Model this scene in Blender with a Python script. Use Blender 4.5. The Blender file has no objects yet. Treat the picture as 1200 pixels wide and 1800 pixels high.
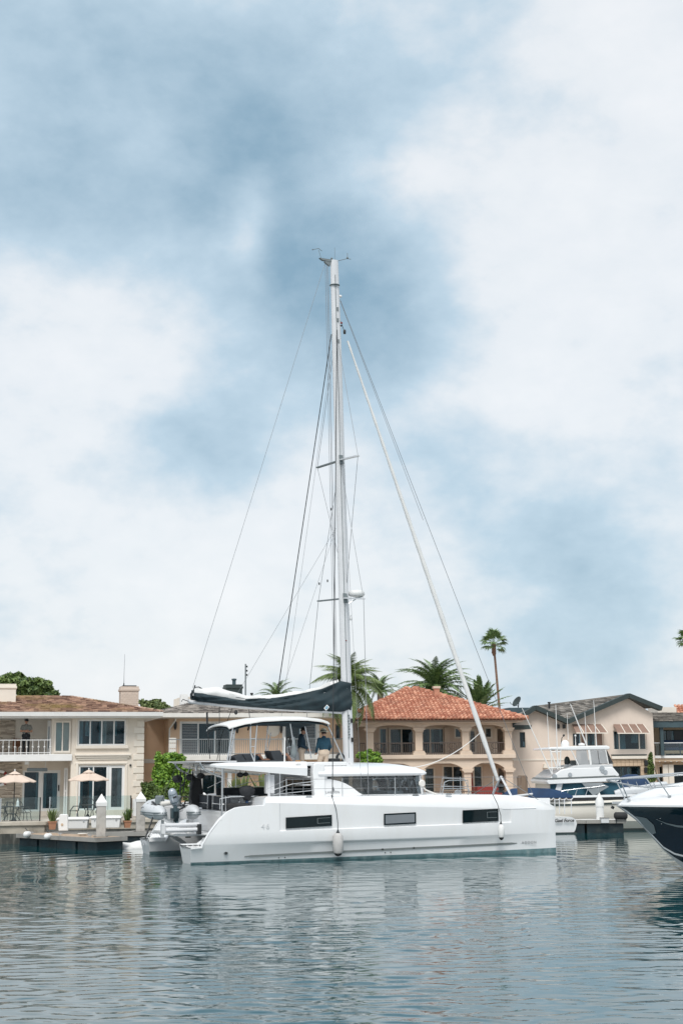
import bpy, bmesh, math, random
import numpy as np
from mathutils import Vector, Matrix, Euler
# ------------------------------------------------------------------ camera
SC = bpy.context.scene
COL = SC.collection
CAM_H, CAM_F, HOR, ROLL = 3.12, 2500.0, 1346.0, math.radians(0.5)   # eye height, focal length in photo pixels, horizon row
_p = math.atan2(HOR - 900, CAM_F)
_F = Vector((0, math.cos(_p), math.sin(_p))); _R0 = Vector((1, 0, 0)); _U0 = _R0.cross(_F)
_R = _R0 * math.cos(ROLL) - _U0 * math.sin(ROLL); _U = _U0 * math.cos(ROLL) + _R0 * math.sin(ROLL)
cd = bpy.data.cameras.new('camera'); cam = bpy.data.objects.new('camera', cd); COL.objects.link(cam)
cd.sensor_fit = 'VERTICAL'; cd.sensor_height = 36; cd.lens = CAM_F / 1800 * 36; cd.clip_end = 3000; cd.clip_start = .5
cam.matrix_world = Matrix(((_R.x, _U.x, -_F.x, 0), (_R.y, _U.y, -_F.y, 0), (_R.z, _U.z, -_F.z, CAM_H), (0, 0, 0, 1)))
SC.camera = cam
def ray(px, py): return (_F + _R * ((px - 600) / CAM_F) + _U * ((900 - py) / CAM_F))
# ------------------------------------------------------------------ world: high cloud over a Nishita sky
SUN_EL, SUN_AZ = math.radians(52), math.radians(186)      # azimuth clockwise from +Y: behind the camera, a little left
w = bpy.data.worlds.new('World'); SC.world = w; w.use_nodes = True
nt = w.node_tree; N = nt.nodes; LK = nt.links; N.clear()
def nd(t, **k):
    n = N.new(t)
    for a, b in k.items(): setattr(n, a, b)
    return n
def mth(op, a, b=None, clamp=False):
    n = nd('ShaderNodeMath', operation=op, use_clamp=clamp)
    for i, q in enumerate((a, b)):
        if q is None: continue
        if isinstance(q, (int, float)): n.inputs[i].default_value = q
        else: LK.new(q, n.inputs[i])
    return n.outputs[0]
out = nd('ShaderNodeOutputWorld'); bg = nd('ShaderNodeBackground'); bg.inputs[1].default_value = .1
LK.new(bg.outputs[0], out.inputs[0])
sky = nd('ShaderNodeTexSky', sky_type='NISHITA'); sky.sun_disc = False
sky.sun_elevation = SUN_EL; sky.sun_rotation = SUN_AZ; sky.air_density = 1.2; sky.dust_density = 2.0
tc = nd('ShaderNodeTexCoord')
mp = nd('ShaderNodeMapping'); mp.inputs['Scale'].default_value = (1, 1, 1.7); LK.new(tc.outputs['Generated'], mp.inputs[0])
n1 = nd('ShaderNodeTexNoise'); n1.inputs['Scale'].default_value = 5.5; n1.inputs['Detail'].default_value = 8; n1.inputs['Roughness'].default_value = .6; n1.inputs['Distortion'].default_value = .1
LK.new(mp.outputs[0], n1.inputs['Vector'])
n2 = nd('ShaderNodeTexNoise'); n2.inputs['Scale'].default_value = 7.0; n2.inputs['Detail'].default_value = 5
LK.new(tc.outputs['Generated'], n2.inputs['Vector'])
# the banks of cloud: thick grey-blue (+) and bright white (-) in given directions of the sky, edges broken up by noise
warp = nd('ShaderNodeMix', data_type='VECTOR'); 
vs = nd('ShaderNodeVectorMath', operation='SUBTRACT'); LK.new(n2.outputs['Color'], vs.inputs[0]); vs.inputs[1].default_value = (.5, .5, .5)
vm = nd('ShaderNodeVectorMath', operation='SCALE'); LK.new(vs.outputs[0], vm.inputs[0]); vm.inputs['Scale'].default_value = .12
va = nd('ShaderNodeVectorMath', operation='ADD'); LK.new(tc.outputs['Generated'], va.inputs[0]); LK.new(vm.outputs[0], va.inputs[1])
vn = nd('ShaderNodeVectorMath', operation='NORMALIZE'); LK.new(va.outputs[0], vn.inputs[0])
SKY_BANKS = [(290, 240, 290, .33), (570, 280, 190, .22), (120, 120, 240, .10), (470, 370, 150, .18), (640, 590, 160, .44), (500, 530, 110, .22),
             (370, 770, 120, .28), (110, 790, 90, .10), (930, 920, 170, .22), (1120, 1000, 150, .18), (830, 150, 110, .10), (780, 830, 100, .05), (40, 330, 110, .14),
             (930, 420, 260, -.16), (1120, 240, 260, -.10), (190, 600, 170, -.22), (450, 420, 70, -.46), (240, 1000, 260, -.10), (720, 730, 100, -.1), (1050, 700, 160, -.06)]
acc = None
for (px, py, r, wgt) in SKY_BANKS:
    d = ray(px, py).normalized()
    dp = nd('ShaderNodeVectorMath', operation='DOT_PRODUCT'); LK.new(vn.outputs[0], dp.inputs[0]); dp.inputs[1].default_value = d
    k = (r / CAM_F) ** 2
    e = mth('EXPONENT', mth('MULTIPLY', mth('SUBTRACT', dp.outputs['Value'], 1.0), 2.0 / k))
    e = mth('MULTIPLY', e, wgt)
    acc = e if acc is None else mth('ADD', acc, e)
mp3 = nd('ShaderNodeMapping'); mp3.inputs['Scale'].default_value = (1, 1, 1.45); mp3.inputs['Rotation'].default_value = (0, .35, 0); LK.new(tc.outputs['Generated'], mp3.inputs[0])
n3 = nd('ShaderNodeTexNoise'); n3.inputs['Scale'].default_value = 12.0; n3.inputs['Detail'].default_value = 8; n3.inputs['Roughness'].default_value = .55; LK.new(mp3.outputs[0], n3.inputs['Vector'])
dens = mth('ADD', acc, mth('MULTIPLY', mth('SUBTRACT', n1.outputs['Fac'], .5), .72))
n4 = nd('ShaderNodeTexNoise'); n4.inputs['Scale'].default_value = 38.0; n4.inputs['Detail'].default_value = 6; LK.new(mp3.outputs[0], n4.inputs['Vector'])
dens = mth('ADD', dens, mth('MULTIPLY', mth('SUBTRACT', n4.outputs['Fac'], .5), .20))
dens = mth('ADD', dens, mth('MULTIPLY', mth('SUBTRACT', n3.outputs['Fac'], .5), .46))
cr = nd('ShaderNodeValToRGB'); LK.new(mth('ADD', dens, .3, True), cr.inputs[0])
els = cr.color_ramp.elements
SKY_RAMP = [(0.0, (.55, .56, .572)), (.24, (.49, .515, .537)), (.48, (.315, .40, .465)), (.9, (.150, .240, .312))]
while len(els) < len(SKY_RAMP): els.new(.5)
for e, (pos, c) in zip(els, SKY_RAMP): e.position = pos; e.color = (*c, 1)
sc10 = nd('ShaderNodeVectorMath', operation='SCALE'); sc10.inputs['Scale'].default_value = 10.0; LK.new(cr.outputs[0], sc10.inputs[0])
mx = nd('ShaderNodeMix', data_type='RGBA'); mx.inputs['Factor'].default_value = .93
LK.new(sky.outputs[0], mx.inputs['A']); LK.new(sc10.outputs[0], mx.inputs['B']); LK.new(mx.outputs['Result'], bg.inputs[0])
sl = bpy.data.lights.new('sun', 'SUN'); sl.energy = 1.5; sl.angle = math.radians(24); sl.color = (1, .965, .91)
so = bpy.data.objects.new('sun', sl); COL.objects.link(so)
sd = Vector((math.sin(SUN_AZ) * math.cos(SUN_EL), math.cos(SUN_AZ) * math.cos(SUN_EL), math.sin(SUN_EL)))
so.rotation_euler = (-sd).to_track_quat('-Z', 'Y').to_euler(); so.location = (0, -20, 60)
SC.view_settings.view_transform = 'Standard'; SC.view_settings.look = 'None'; SC.view_settings.exposure = 0.78; SC.view_settings.gamma = 1
SC.view_settings.use_curve_mapping = False
# ------------------------------------------------------------------ helpers
rnd = random.Random(11)
class Frame:
    """a local frame: x along a front, y into the depth, z up"""
    def __init__(s, x, y, z, deg):
        s.o = Vector((x, y, z)); s.rz = math.radians(deg)
        s.ax = Vector((math.cos(s.rz), math.sin(s.rz), 0)); s.ay = Vector((-math.sin(s.rz), math.cos(s.rz), 0))
    def px(s, px, py, d=0.0):
        r = ray(px, py); p0 = Vector((0, 0, CAM_H)) - s.o
        t = (d - p0.dot(s.ay)) / r.dot(s.ay); p = p0 + r * t
        return p.dot(s.ax), p.z
    def X(s, px, py, d=0.0): return s.px(px, py, d)[0]
    def Z(s, px, py, d=0.0): return s.px(px, py, d)[1]
    def r(s, x0, y0, x1, y1, d=0.0):          # photo rectangle on the front at depth d -> x0,x1,z0,z1
        a = s.px(x0, (y0 + y1) / 2, d)[0]; b = s.px(x1, (y0 + y1) / 2, d)[0]
        c = s.px((x0 + x1) / 2, y1, d)[1]; e = s.px((x0 + x1) / 2, y0, d)[1]
        return a, b, c, e
class MB:
    def __init__(s): s.v = []; s.f = []; s.m = []
    def add(s, vs, fs, m=0):
        n = len(s.v); s.v += [tuple(p) for p in vs]; s.f += [tuple(i + n for i in f) for f in fs]; s.m += [m] * len(fs); return s
    def box(s, x0, x1, y0, y1, z0, z1, m=0):
        return s.add([(x0, y0, z0), (x1, y0, z0), (x1, y1, z0), (x0, y1, z0), (x0, y0, z1), (x1, y0, z1), (x1, y1, z1), (x0, y1, z1)],
                     [(0, 3, 2, 1), (4, 5, 6, 7), (0, 1, 5, 4), (1, 2, 6, 5), (2, 3, 7, 6), (3, 0, 4, 7)], m)
    def quad(s, a, b, c, d, m=0): return s.add([a, b, c, d], [(0, 1, 2, 3)], m)
    def bar(s, p, q, w, t=None, m=0, up=(0, 0, 1)):
        p, q = Vector(p), Vector(q); t = w if t is None else t; d = (q - p).normalized(); u = Vector(up)
        if abs(d.dot(u)) > .99: u = Vector((0, 1, 0))
        a = d.cross(u).normalized() * (w / 2); b = a.cross(d).normalized() * (t / 2)
        vs = [e + i * a + j * b for e in (p, q) for i, j in ((-1, -1), (1, -1), (1, 1), (-1, 1))]
        return s.add(vs, [(0, 3, 2, 1), (4, 5, 6, 7), (0, 1, 5, 4), (1, 2, 6, 5), (2, 3, 7, 6), (3, 0, 4, 7)], m)
    def rings(s, rs, m=0, cap=True, loop=False, mrow=None):
        k = len(rs[0]); n = len(rs); vs = [p for r in rs for p in r]; fs = []; ms = []
        for i in range(n if loop else n - 1):
            j = (i + 1) % n
            for a in range(k):
                b = (a + 1) % k
                fs.append((i * k + a, i * k + b, j * k + b, j * k + a)); ms.append(mrow(i, a) if mrow else m)
        if cap and not loop:
            fs.append(tuple(range(k))[::-1]); ms.append(m); fs.append(tuple((n - 1) * k + a for a in range(k))); ms.append(m)
        s.add(vs, fs); s.m[-len(fs):] = ms; return s
    def tube(s, pts, r, n=6, m=0, loop=False):
        pts = [Vector(p) for p in pts]; rs = []; L = len(pts)
        u = None
        for i, p in enumerate(pts):
            if loop: d = pts[(i + 1) % L] - pts[i - 1]
            else: d = pts[min(i + 1, L - 1)] - pts[max(i - 1, 0)]
            d.normalize()
            if u is None:
                u = Vector((0, 0, 1)) if abs(d.z) < .9 else Vector((1, 0, 0))
            a = d.cross(u).normalized(); u = a.cross(d).normalized()
            rr = r[i] if isinstance(r, (list, tuple)) else r
            rs.append([p + (a * math.cos(2 * math.pi * k / n) + u * math.sin(2 * math.pi * k / n)) * rr for k in range(n)])
        return s.rings(rs, m, True, loop)
    def lathe(s, prof, c=(0, 0, 0), n=12, m=0, axis='z', a0=0):
        c = Vector(c); rs = []
        for r, h in prof:
            ring = []
            for k in range(n):
                a = a0 + 2 * math.pi * k / n; x, y = max(r, 1e-4) * math.cos(a), max(r, 1e-4) * math.sin(a)
                ring.append(c + Vector({'z': (x, y, h), 'x': (h, x, y), 'y': (y, h, x)}[axis]))
            rs.append(ring)
        return s.rings(rs, m)
    def prism(s, poly, a, b, pl='xz', m=0):
        def P(u, v, d): return {'xz': (u, d, v), 'xy': (u, v, d), 'yz': (d, u, v)}[pl]
        k = len(poly); vs = [P(u, v, a) for u, v in poly] + [P(u, v, b) for u, v in poly]
        fs = [tuple(range(k))[::-1], tuple(range(k, 2 * k))] + [(i, (i + 1) % k, k + (i + 1) % k, k + i) for i in range(k)]
        return s.add(vs, fs, m)
    def ball(s, c, r, n=10, m=0):
        r = (r, r, r) if isinstance(r, (int, float)) else r; c = Vector(c); k = max(4, n // 2); rs = []
        for i in range(k + 1):
            th = math.pi * (i / k) ; th = min(max(th, .02), math.pi - .02)
            rs.append([c + Vector((r[0] * math.sin(th) * math.cos(2 * math.pi * j / n), r[1] * math.sin(th) * math.sin(2 * math.pi * j / n), -r[2] * math.cos(th))) for j in range(n)])
        return s.rings(rs, m)
    def xf(s, mat, n0=0):
        for i in range(n0, len(s.v)): s.v[i] = tuple(mat @ Vector(s.v[i]))
        return s
    def mesh(s, name, mats, smooth=None, weld=0, recalc=True, uv=False):
        me = bpy.data.meshes.new(name); me.from_pydata(s.v, [], s.f)
        for q in (mats if isinstance(mats, (list, tuple)) else [mats]): me.materials.append(q)
        if any(s.m): me.polygons.foreach_set('material_index', s.m)
        if recalc or weld:
            b = bmesh.new(); b.from_mesh(me)
            if weld: bmesh.ops.remove_doubles(b, verts=b.verts, dist=weld); bmesh.ops.dissolve_degenerate(b, edges=b.edges, dist=weld * .5)
            bmesh.ops.recalc_face_normals(b, faces=b.faces); b.to_mesh(me); b.free()
        if smooth is not None:
            me.polygons.foreach_set('use_smooth', [True] * len(me.polygons)); me.set_sharp_from_angle(angle=math.radians(smooth))
        me.update(); return me
    def build(s, name, mats, par=None, smooth=None, weld=0, recalc=True, bev=0, kind=None):
        o = bpy.data.objects.new(name, s.mesh(name, mats, smooth, weld, recalc)); COL.objects.link(o)
        if par is not None: o.parent = par
        if bev:
            md = o.modifiers.new('bevel', 'BEVEL'); md.width = bev; md.segments = 2; md.limit_method = 'ANGLE'; md.harden_normals = False
        if kind: o['kind'] = kind
        return o
def inst(o, par=None, loc=None, rot=None, scale=None):
    c = o.copy(); COL.objects.link(c); c.parent = par if par is not None else o.parent
    if loc is not None: c.location = loc
    if rot is not None: c.rotation_euler = rot
    if scale is not None: c.scale = scale
    return c
def tag(o, label, cat, group=None):
    o['label'] = label; o['category'] = cat
    if group: o['group'] = group
    return o
def thing(name, label, cat, loc=(0, 0, 0), rz=0.0, group=None):
    o = bpy.data.objects.new(name, None); COL.objects.link(o); o.location = loc; o.rotation_euler = (0, 0, rz)
    o.empty_display_size = .3
    return tag(o, label, cat, group)
KIDS = {}
def copy_tree(o, label=None, loc=None, rz=None):
    def rec(a, par):
        c = a.copy(); COL.objects.link(c); c.parent = par
        for ch in kids.get(a.name, ()): rec(ch, c)
        return c
    kids = {}
    for q in list(COL.objects):
        if q.parent is not None: kids.setdefault(q.parent.name, []).append(q)
    c = rec(o, None)
    if label: c['label'] = label
    if loc is not None: c.location = loc
    if rz is not None: c.rotation_euler = (0, 0, rz)
    return c
def lerp(a, b, t): return a + (b - a) * t
def itp(x, xs, ys): return float(np.interp(x, xs, ys))
# ------------------------------------------------------------------ materials
def mat(name, col, rough=.6, var=.08, vs=2.0, col2=None, bump=0, bs=30.0, metal=0, island=0, coat=0, spec=.5, stretch=None, emis=None, wear=None):
    m = bpy.data.materials.new(name); m.use_nodes = True; t = m.node_tree; b = t.nodes['Principled BSDF']
    b.inputs['Roughness'].default_value = rough; b.inputs['Metallic'].default_value = metal; b.inputs['Specular IOR Level'].default_value = spec
    if coat: b.inputs['Coat Weight'].default_value = coat; b.inputs['Coat Roughness'].default_value = .05
    c = t.nodes.new('ShaderNodeTexCoord'); oi = t.nodes.new('ShaderNodeObjectInfo'); off = t.nodes.new('ShaderNodeVectorMath'); off.operation = 'ADD'
    sc = t.nodes.new('ShaderNodeVectorMath'); sc.operation = 'SCALE'; sc.inputs['Scale'].default_value = 37.0
    cb = t.nodes.new('ShaderNodeCombineXYZ'); t.links.new(oi.outputs['Random'], cb.inputs[0]); t.links.new(oi.outputs['Random'], cb.inputs[1]); t.links.new(cb.outputs[0], sc.inputs[0])
    t.links.new(c.outputs['Object'], off.inputs[0]); t.links.new(sc.outputs[0], off.inputs[1]); vec = off.outputs[0]
    if stretch:
        mpn = t.nodes.new('ShaderNodeMapping'); mpn.inputs['Scale'].default_value = stretch; t.links.new(vec, mpn.inputs[0]); vec = mpn.outputs[0]
    n = t.nodes.new('ShaderNodeTexNoise'); n.inputs['Scale'].default_value = vs; n.inputs['Detail'].default_value = 5; n.inputs['Roughness'].default_value = .6; t.links.new(vec, n.inputs['Vector'])
    fac = n.outputs['Fac']
    if island:
        g = t.nodes.new('ShaderNodeNewGeometry'); mm = t.nodes.new('ShaderNodeMix'); mm.inputs['Factor'].default_value = island
        t.links.new(fac, mm.inputs['A']); t.links.new(g.outputs['Random Per Island'], mm.inputs['B']); fac = mm.outputs['Result']
    r = t.nodes.new('ShaderNodeValToRGB'); e = r.color_ramp.elements
    c2 = col2 if col2 else tuple(min(1, q * (1 + var)) for q in col); c1 = tuple(q * (1 - var) for q in col) if not col2 else col
    lo, hi = (.08, .92) if island else (.3, .7)
    e[0].position = lo; e[1].position = hi; e[0].color = (*c1, 1); e[1].color = (*c2, 1)
    t.links.new(fac, r.inputs[0]); cout = r.outputs[0]
    if wear:      # (colour, amount, scale): blotches of dirt or moss with a shape of their own
        n3 = t.nodes.new('ShaderNodeTexNoise'); n3.inputs['Scale'].default_value = wear[2]; n3.inputs['Detail'].default_value = 6; n3.inputs['Roughness'].default_value = .65; t.links.new(vec, n3.inputs['Vector'])
        r3 = t.nodes.new('ShaderNodeValToRGB'); r3.color_ramp.elements[0].position = .5; r3.color_ramp.elements[1].position = .68
        r3.color_ramp.elements[1].color = (wear[1],) * 3 + (1,); t.links.new(n3.outputs['Fac'], r3.inputs[0])
        mw = t.nodes.new('ShaderNodeMix'); mw.data_type = 'RGBA'; t.links.new(r3.outputs[0], mw.inputs['Factor']); t.links.new(cout, mw.inputs['A']); mw.inputs['B'].default_value = (*wear[0], 1); cout = mw.outputs['Result']
    t.links.new(cout, b.inputs['Base Color'])
    if bump:
        n2_ = t.nodes.new('ShaderNodeTexNoise'); n2_.inputs['Scale'].default_value = bs; n2_.inputs['Detail'].default_value = 4; t.links.new(vec, n2_.inputs['Vector'])
        bp = t.nodes.new('ShaderNodeBump'); bp.inputs['Strength'].default_value = bump; bp.inputs['Distance'].default_value = .02
        t.links.new(n2_.outputs['Fac'], bp.inputs['Height']); t.links.new(bp.outputs[0], b.inputs['Normal'])
    return m
def glassy(name, tint, see=.8, rough=.02, dk=.5):
    """clear or tinted sheet: partly see-through, mirror-like by Fresnel"""
    m = bpy.data.materials.new(name); m.use_nodes = True; t = m.node_tree; t.nodes.clear()
    o = t.nodes.new('ShaderNodeOutputMaterial'); tr = t.nodes.new('ShaderNodeBsdfTransparent'); tr.inputs[0].default_value = (*tint, 1)
    df = t.nodes.new('ShaderNodeBsdfDiffuse'); df.inputs[0].default_value = (*[q * dk for q in tint], 1)
    gl = t.nodes.new('ShaderNodeBsdfGlossy'); gl.inputs['Roughness'].default_value = rough
    m1 = t.nodes.new('ShaderNodeMixShader'); m1.inputs[0].default_value = see; t.links.new(df.outputs[0], m1.inputs[1]); t.links.new(tr.outputs[0], m1.inputs[2])
    fr = t.nodes.new('ShaderNodeFresnel'); fr.inputs[0].default_value = 1.45
    m2 = t.nodes.new('ShaderNodeMixShader'); t.links.new(fr.outputs[0], m2.inputs[0]); t.links.new(m1.outputs[0], m2.inputs[1]); t.links.new(gl.outputs[0], m2.inputs[2]); t.links.new(m2.outputs[0], o.inputs[0])
    return m
M = {}
M['gel'] = mat('white_gelcoat', (.80, .81, .82), .22, .02, .7, coat=.4)
M['hullgel'] = mat('white_hull_gelcoat', (.80, .81, .82), .20, .02, .7, coat=.5, stretch=(1.6, 1.6, .35), wear=((.72, .715, .69), .28, 1.3))
M['gel2'] = mat('cream_gelcoat', (.74, .71, .64), .25, .03, .7, coat=.3)
M['gelgrey'] = mat('grey_nonslip', (.62, .63, .64), .6, .04, 3)
M['antifoul'] = mat('teal_antifouling', (.14, .235, .25), .6, .25, 4, bump=.2, wear=((.30, .37, .37), .7, 3))
M['stripe'] = mat('grey_stripe', (.16, .18, .18), .4, .05)
M['faint'] = mat('pale_grey_print', (.68, .69, .70), .4, .03)
M['steel'] = mat('stainless_steel', (.62, .63, .64), .22, .03, metal=.9)
M['alu'] = mat('white_painted_alloy', (.66, .67, .69), .35, .04, 3)
M['wpaint'] = mat('white_paint', (.78, .78, .77), .45, .04, 2)
M['offw'] = mat('off_white_paint', (.72, .70, .66), .55, .06, 2, bump=.05)
M['dark'] = mat('black_plastic', (.018, .02, .022), .45, .2)
M['rub'] = mat('black_rubber', (.02, .021, .022), .7, .3, bump=.2)
M['rope'] = mat('dark_rope', (.03, .035, .04), .8, .3, 20)
M['wire'] = mat('rigging_wire', (.24, .25, .26), .45, .05, metal=.4)
M['glass'] = glassy('dark_window_glass', (.66, .82, .88), .88, .02, .06)
M['glass2'] = glassy('pale_window_glass', (.74, .86, .90), .80, .02, .26)
M['hullglass'] = mat('black_hull_glass', (.006, .014, .017), .04, .3, 2.0, spec=.28)
M['greypane'] = mat('grey_hull_blind', (.20, .22, .24), .3, .06, 2)
M['smoke'] = glassy('smoked_saloon_glass', (.80, .84, .86), .95)
M['clear'] = glassy('clear_glass', (.86, .935, .935), .965)
M['vinyl'] = glassy('clear_vinyl', (.93, .94, .95), .62, .1, .9)
M['mesh'] = glassy('grey_sun_mesh', (.60, .66, .70), .42, .5)
M['navy'] = mat('dark_canvas', (.012, .028, .036), .75, .22, 2.5, bump=.25, bs=6)
M['blue'] = mat('blue_canvas', (.006, .034, .095), .7, .25, 2, bump=.3, bs=7)
M['teal'] = mat('teal_canvas', (.014, .075, .115), .7, .15, 2, bump=.2, bs=8)
M['sail'] = mat('white_sailcloth', (.74, .74, .73), .7, .06, 3, bump=.3, bs=8)
M['cush'] = mat('charcoal_cushion', (.035, .042, .05), .8, .15, 6, bump=.2)
M['grey'] = mat('grey_upholstery', (.17, .20, .21), .7, .12, 4)
M['rib'] = mat('grey_inflatable_tube', (.58, .60, .62), .45, .04, 3)
M['skin'] = mat('skin', (.46, .25, .17), .55, .08, 8)
M['teak'] = mat('dock_boards', (.42, .31, .22), .75, .25, 3, bump=.3, bs=20, island=.5)
M['plank'] = mat('grey_dock_timber', (.30, .29, .27), .8, .25, 4, bump=.3, island=.4, wear=((.12, .11, .1), .5, 2))
M['float'] = mat('blue_black_float', (.004, .016, .022), .5, .4, 2, bump=.2, wear=((.045, .055, .05), .5, 3))
M['conc'] = mat('weathered_concrete', (.40, .36, .30), .9, .2, 1.3, bump=.4, bs=9, wear=((.17, .14, .11), .85, 1.6))
M['pile'] = mat('concrete_pile', (.46, .44, .41), .85, .1, 2, bump=.3, bs=14, wear=((.24, .22, .2), .6, 2.5))
M['terra'] = mat('terracotta', (.40, .20, .12), .8, .15)
M['red'] = mat('red_cloth', (.24, .03, .025), .75, .2)
M['orange'] = mat('orange_plastic', (.60, .26, .03), .5, .1)
M['wood'] = mat('weathered_wood', (.17, .12, .085), .85, .3, 3, bump=.5, stretch=(4, 4, .5))
# ------------------------------------------------------------------ water: one sheet, real waves where the photo looks at it
def make_water():
    rg = np.random.default_rng(5)
    ys = np.concatenate([[-300, -60, 0, 8], np.arange(13, 24, .027), np.arange(24, 34, .042), np.arange(34, 50, .075), np.arange(50, 72, .2), [73, 76, 90]])
    u = np.concatenate([[-1], np.linspace(-1, 1, 640), [1]])
    W = 4.5 + .29 * np.clip(ys, 8, 80)
    X = u[None, :] * W[:, None]; X[:, 0] = -500; X[:, -1] = 500; X = X + 0 * ys[:, None]
    Y = np.repeat(ys[:, None], len(u), 1)
    Z = np.zeros_like(X)
    def patch(sc, n=5):
        a = np.zeros_like(X)
        for _ in range(n):
            th = rg.uniform(0, 6.28); k = rg.uniform(.5, 1.3) / sc
            a += np.sin(k * (X * np.cos(th) * .6 + Y * np.sin(th) * .8) + rg.uniform(0, 6.28))
        return a / n
    pa = np.clip(.75 + .9 * patch(.55), .05, 1.8) * np.clip(.8 + 1.5 * patch(3.0), .12, 1.9); pb = np.clip(.75 + .9 * patch(.8), .05, 1.8) * np.clip(.8 + 1.5 * patch(4.0), .12, 1.9)
    for i in range(120):
        lam = math.exp(rg.uniform(math.log(.15), math.log(1.05)))
        th = rg.normal(math.pi / 2 - .06, .36); k = 2 * math.pi / lam
        amp = .0062 * lam / (2 * math.pi) * (1.0 if lam < .6 else .6)
        ph = k * (X * math.cos(th) + Y * math.sin(th)) + rg.uniform(0, 6.28) + 1.5 * np.sin(.21 * X + rg.uniform(0, 6)) * np.sin(.17 * Y + rg.uniform(0, 6))
        cut = np.clip((lam / (.0022 * Y + .022) - 2.0) / 2.0, 0, 1)        # drop waves the grid is too coarse for
        Z += amp * np.sin(ph) * (pa if i % 2 else pb) * cut
    # wash of the passing boat: a few concentric rings spreading from under its stern
    for cx, cy, k, am in ((-2.0, 44, 5.2, .0045), (7.5, 36, 4.1, .0030)):
        R = np.hypot(X - cx, (Y - cy)); Z += am * np.sin(k * R) * np.exp(-((R - 12) / 9) ** 2)
    fade = np.clip((Y - 11) / 3, 0, 1) * np.clip((74 - Y) / 4, 0, 1); fade[:, 0] = fade[:, -1] = 0
    Z *= fade
    nr, nc = X.shape
    me = bpy.data.meshes.new('water')
    co = np.stack([X, Y, Z], -1).reshape(-1, 3).astype(np.float32)
    idx = (np.arange(nr - 1)[:, None] * nc + np.arange(nc - 1)[None, :]).reshape(-1)
    q = np.stack([idx, idx + 1, idx + nc + 1, idx + nc], -1).astype(np.int32)
    me.vertices.add(len(co)); me.vertices.foreach_set('co', co.ravel())
    me.loops.add(q.size); me.loops.foreach_set('vertex_index', q.ravel())
    me.polygons.add(len(q)); me.polygons.foreach_set('loop_start', np.arange(0, q.size, 4, dtype=np.int32)); me.polygons.foreach_set('loop_total', np.full(len(q), 4, np.int32))
    me.polygons.foreach_set('use_smooth', np.ones(len(q), bool)); me.update(calc_edges=True); me.validate()
    m = bpy.data.materials.new('harbour_water'); m.use_nodes = True; t = m.node_tree; b = t.nodes['Principled BSDF']
    b.inputs['Base Color'].default_value = (.004, .052, .060, 1); b.inputs['Roughness'].default_value = .015; b.inputs['IOR'].default_value = 2.3; b.inputs['Specular IOR Level'].default_value = .5
    g = t.nodes.new('ShaderNodeNewGeometry')
    h = None
    for sc, st, am in (((1.2, 2.6, 1), 2.2, .5), ((1.5, 3.0, 1), 5.5, .35)):
        mpn = t.nodes.new('ShaderNodeMapping'); mpn.inputs['Scale'].default_value = sc; mpn.inputs['Rotation'].default_value = (0, 0, .12); t.links.new(g.outputs['Position'], mpn.inputs[0])
        n = t.nodes.new('ShaderNodeTexNoise'); n.inputs['Scale'].default_value = st; n.inputs['Detail'].default_value = 3; n.inputs['Roughness'].default_value = .55; t.links.new(mpn.outputs[0], n.inputs['Vector'])
        a = t.nodes.new('ShaderNodeMath'); a.operation = 'MULTIPLY'; a.inputs[1].default_value = am; t.links.new(n.outputs['Fac'], a.inputs[0])
        if h is None: h = a.outputs[0]
        else:
            s = t.nodes.new('ShaderNodeMath'); s.operation = 'ADD'; t.links.new(h, s.inputs[0]); t.links.new(a.outputs[0], s.inputs[1]); h = s.outputs[0]
    bp = t.nodes.new('ShaderNodeBump'); bp.inputs['Strength'].default_value = .05; bp.inputs['Distance'].default_value = .05
    t.links.new(h, bp.inputs['Height']); t.links.new(bp.outputs[0], b.inputs['Normal'])
    me.materials.append(m)
    o = bpy.data.objects.new('water', me); COL.objects.link(o); o['kind'] = 'structure'
    return o
make_water()
# ------------------------------------------------------------------ land
GZ = .75                                       # height of the patios above the water
YAW = 14.0                                     # the shore runs a little away to the right
S1 = Frame(-13.7, 63.0, 0, YAW); 
M['ground'] = mat('pale_paving', (.40, .36, .31), .9, .12, .6, bump=.2, wear=((.22, .2, .17), .5, .5))
ta = math.tan(math.radians(YAW))
def shore(x): return 64.3 + (x + 13.7) * ta     # line of the main seawall
g = MB(); g.prism([(-260, shore(-260) + .5), (-13.2, shore(-13.2) + .5), (7.0, shore(7.0) + .5), (7.05, shore(7.05) + 3.5), (30, shore(30) + 3.5), (260, shore(260) + 3.5), (260, 620), (-260, 620)], -1.5, GZ, 'xy')
o = g.build('ground', M['ground']); o['kind'] = 'structure'
def seawall(label, x0, y0, x1, y1, top, th=.7, joints=True):
    t = thing('seawall', label, 'seawall', (x0, y0, 0), math.atan2(y1 - y0, x1 - x0), 'concrete seawalls along the shore')
    L = math.hypot(x1 - x0, y1 - y0)
    m = MB(); n = max(1, int(L / 2.4))
    for i in range(n): m.box(i * L / n + .012, (i + 1) * L / n - .012, .06 + .01 * (i % 2), th, -1.6, top - .18)
    m.build('wall_panel', M['conc'], t)
    MB().box(-.05, L + .05, -.02, th + .1, top - .18, top).build('coping', M['cop'], t, bev=.03)
    MB().box(0, L, .03, .07, -1.5, .42).build('tide_band', M['tide'], t)
    return t
M['cop'] = mat('pale_coping', (.50, .45, .38), .85, .15, 1.5, bump=.3, wear=((.3, .26, .21), .6, 1.2))
M['tide'] = mat('wet_tide_band', (.045, .048, .042), .6, .4, 2, bump=.6, bs=7, stretch=(3, 3, .6), wear=((.16, .15, .13), .6, 2))
seawall('stained concrete seawall jutting out below the left patio umbrella', -24.0, 58.75, -12.65, 61.6, .92)
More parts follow.
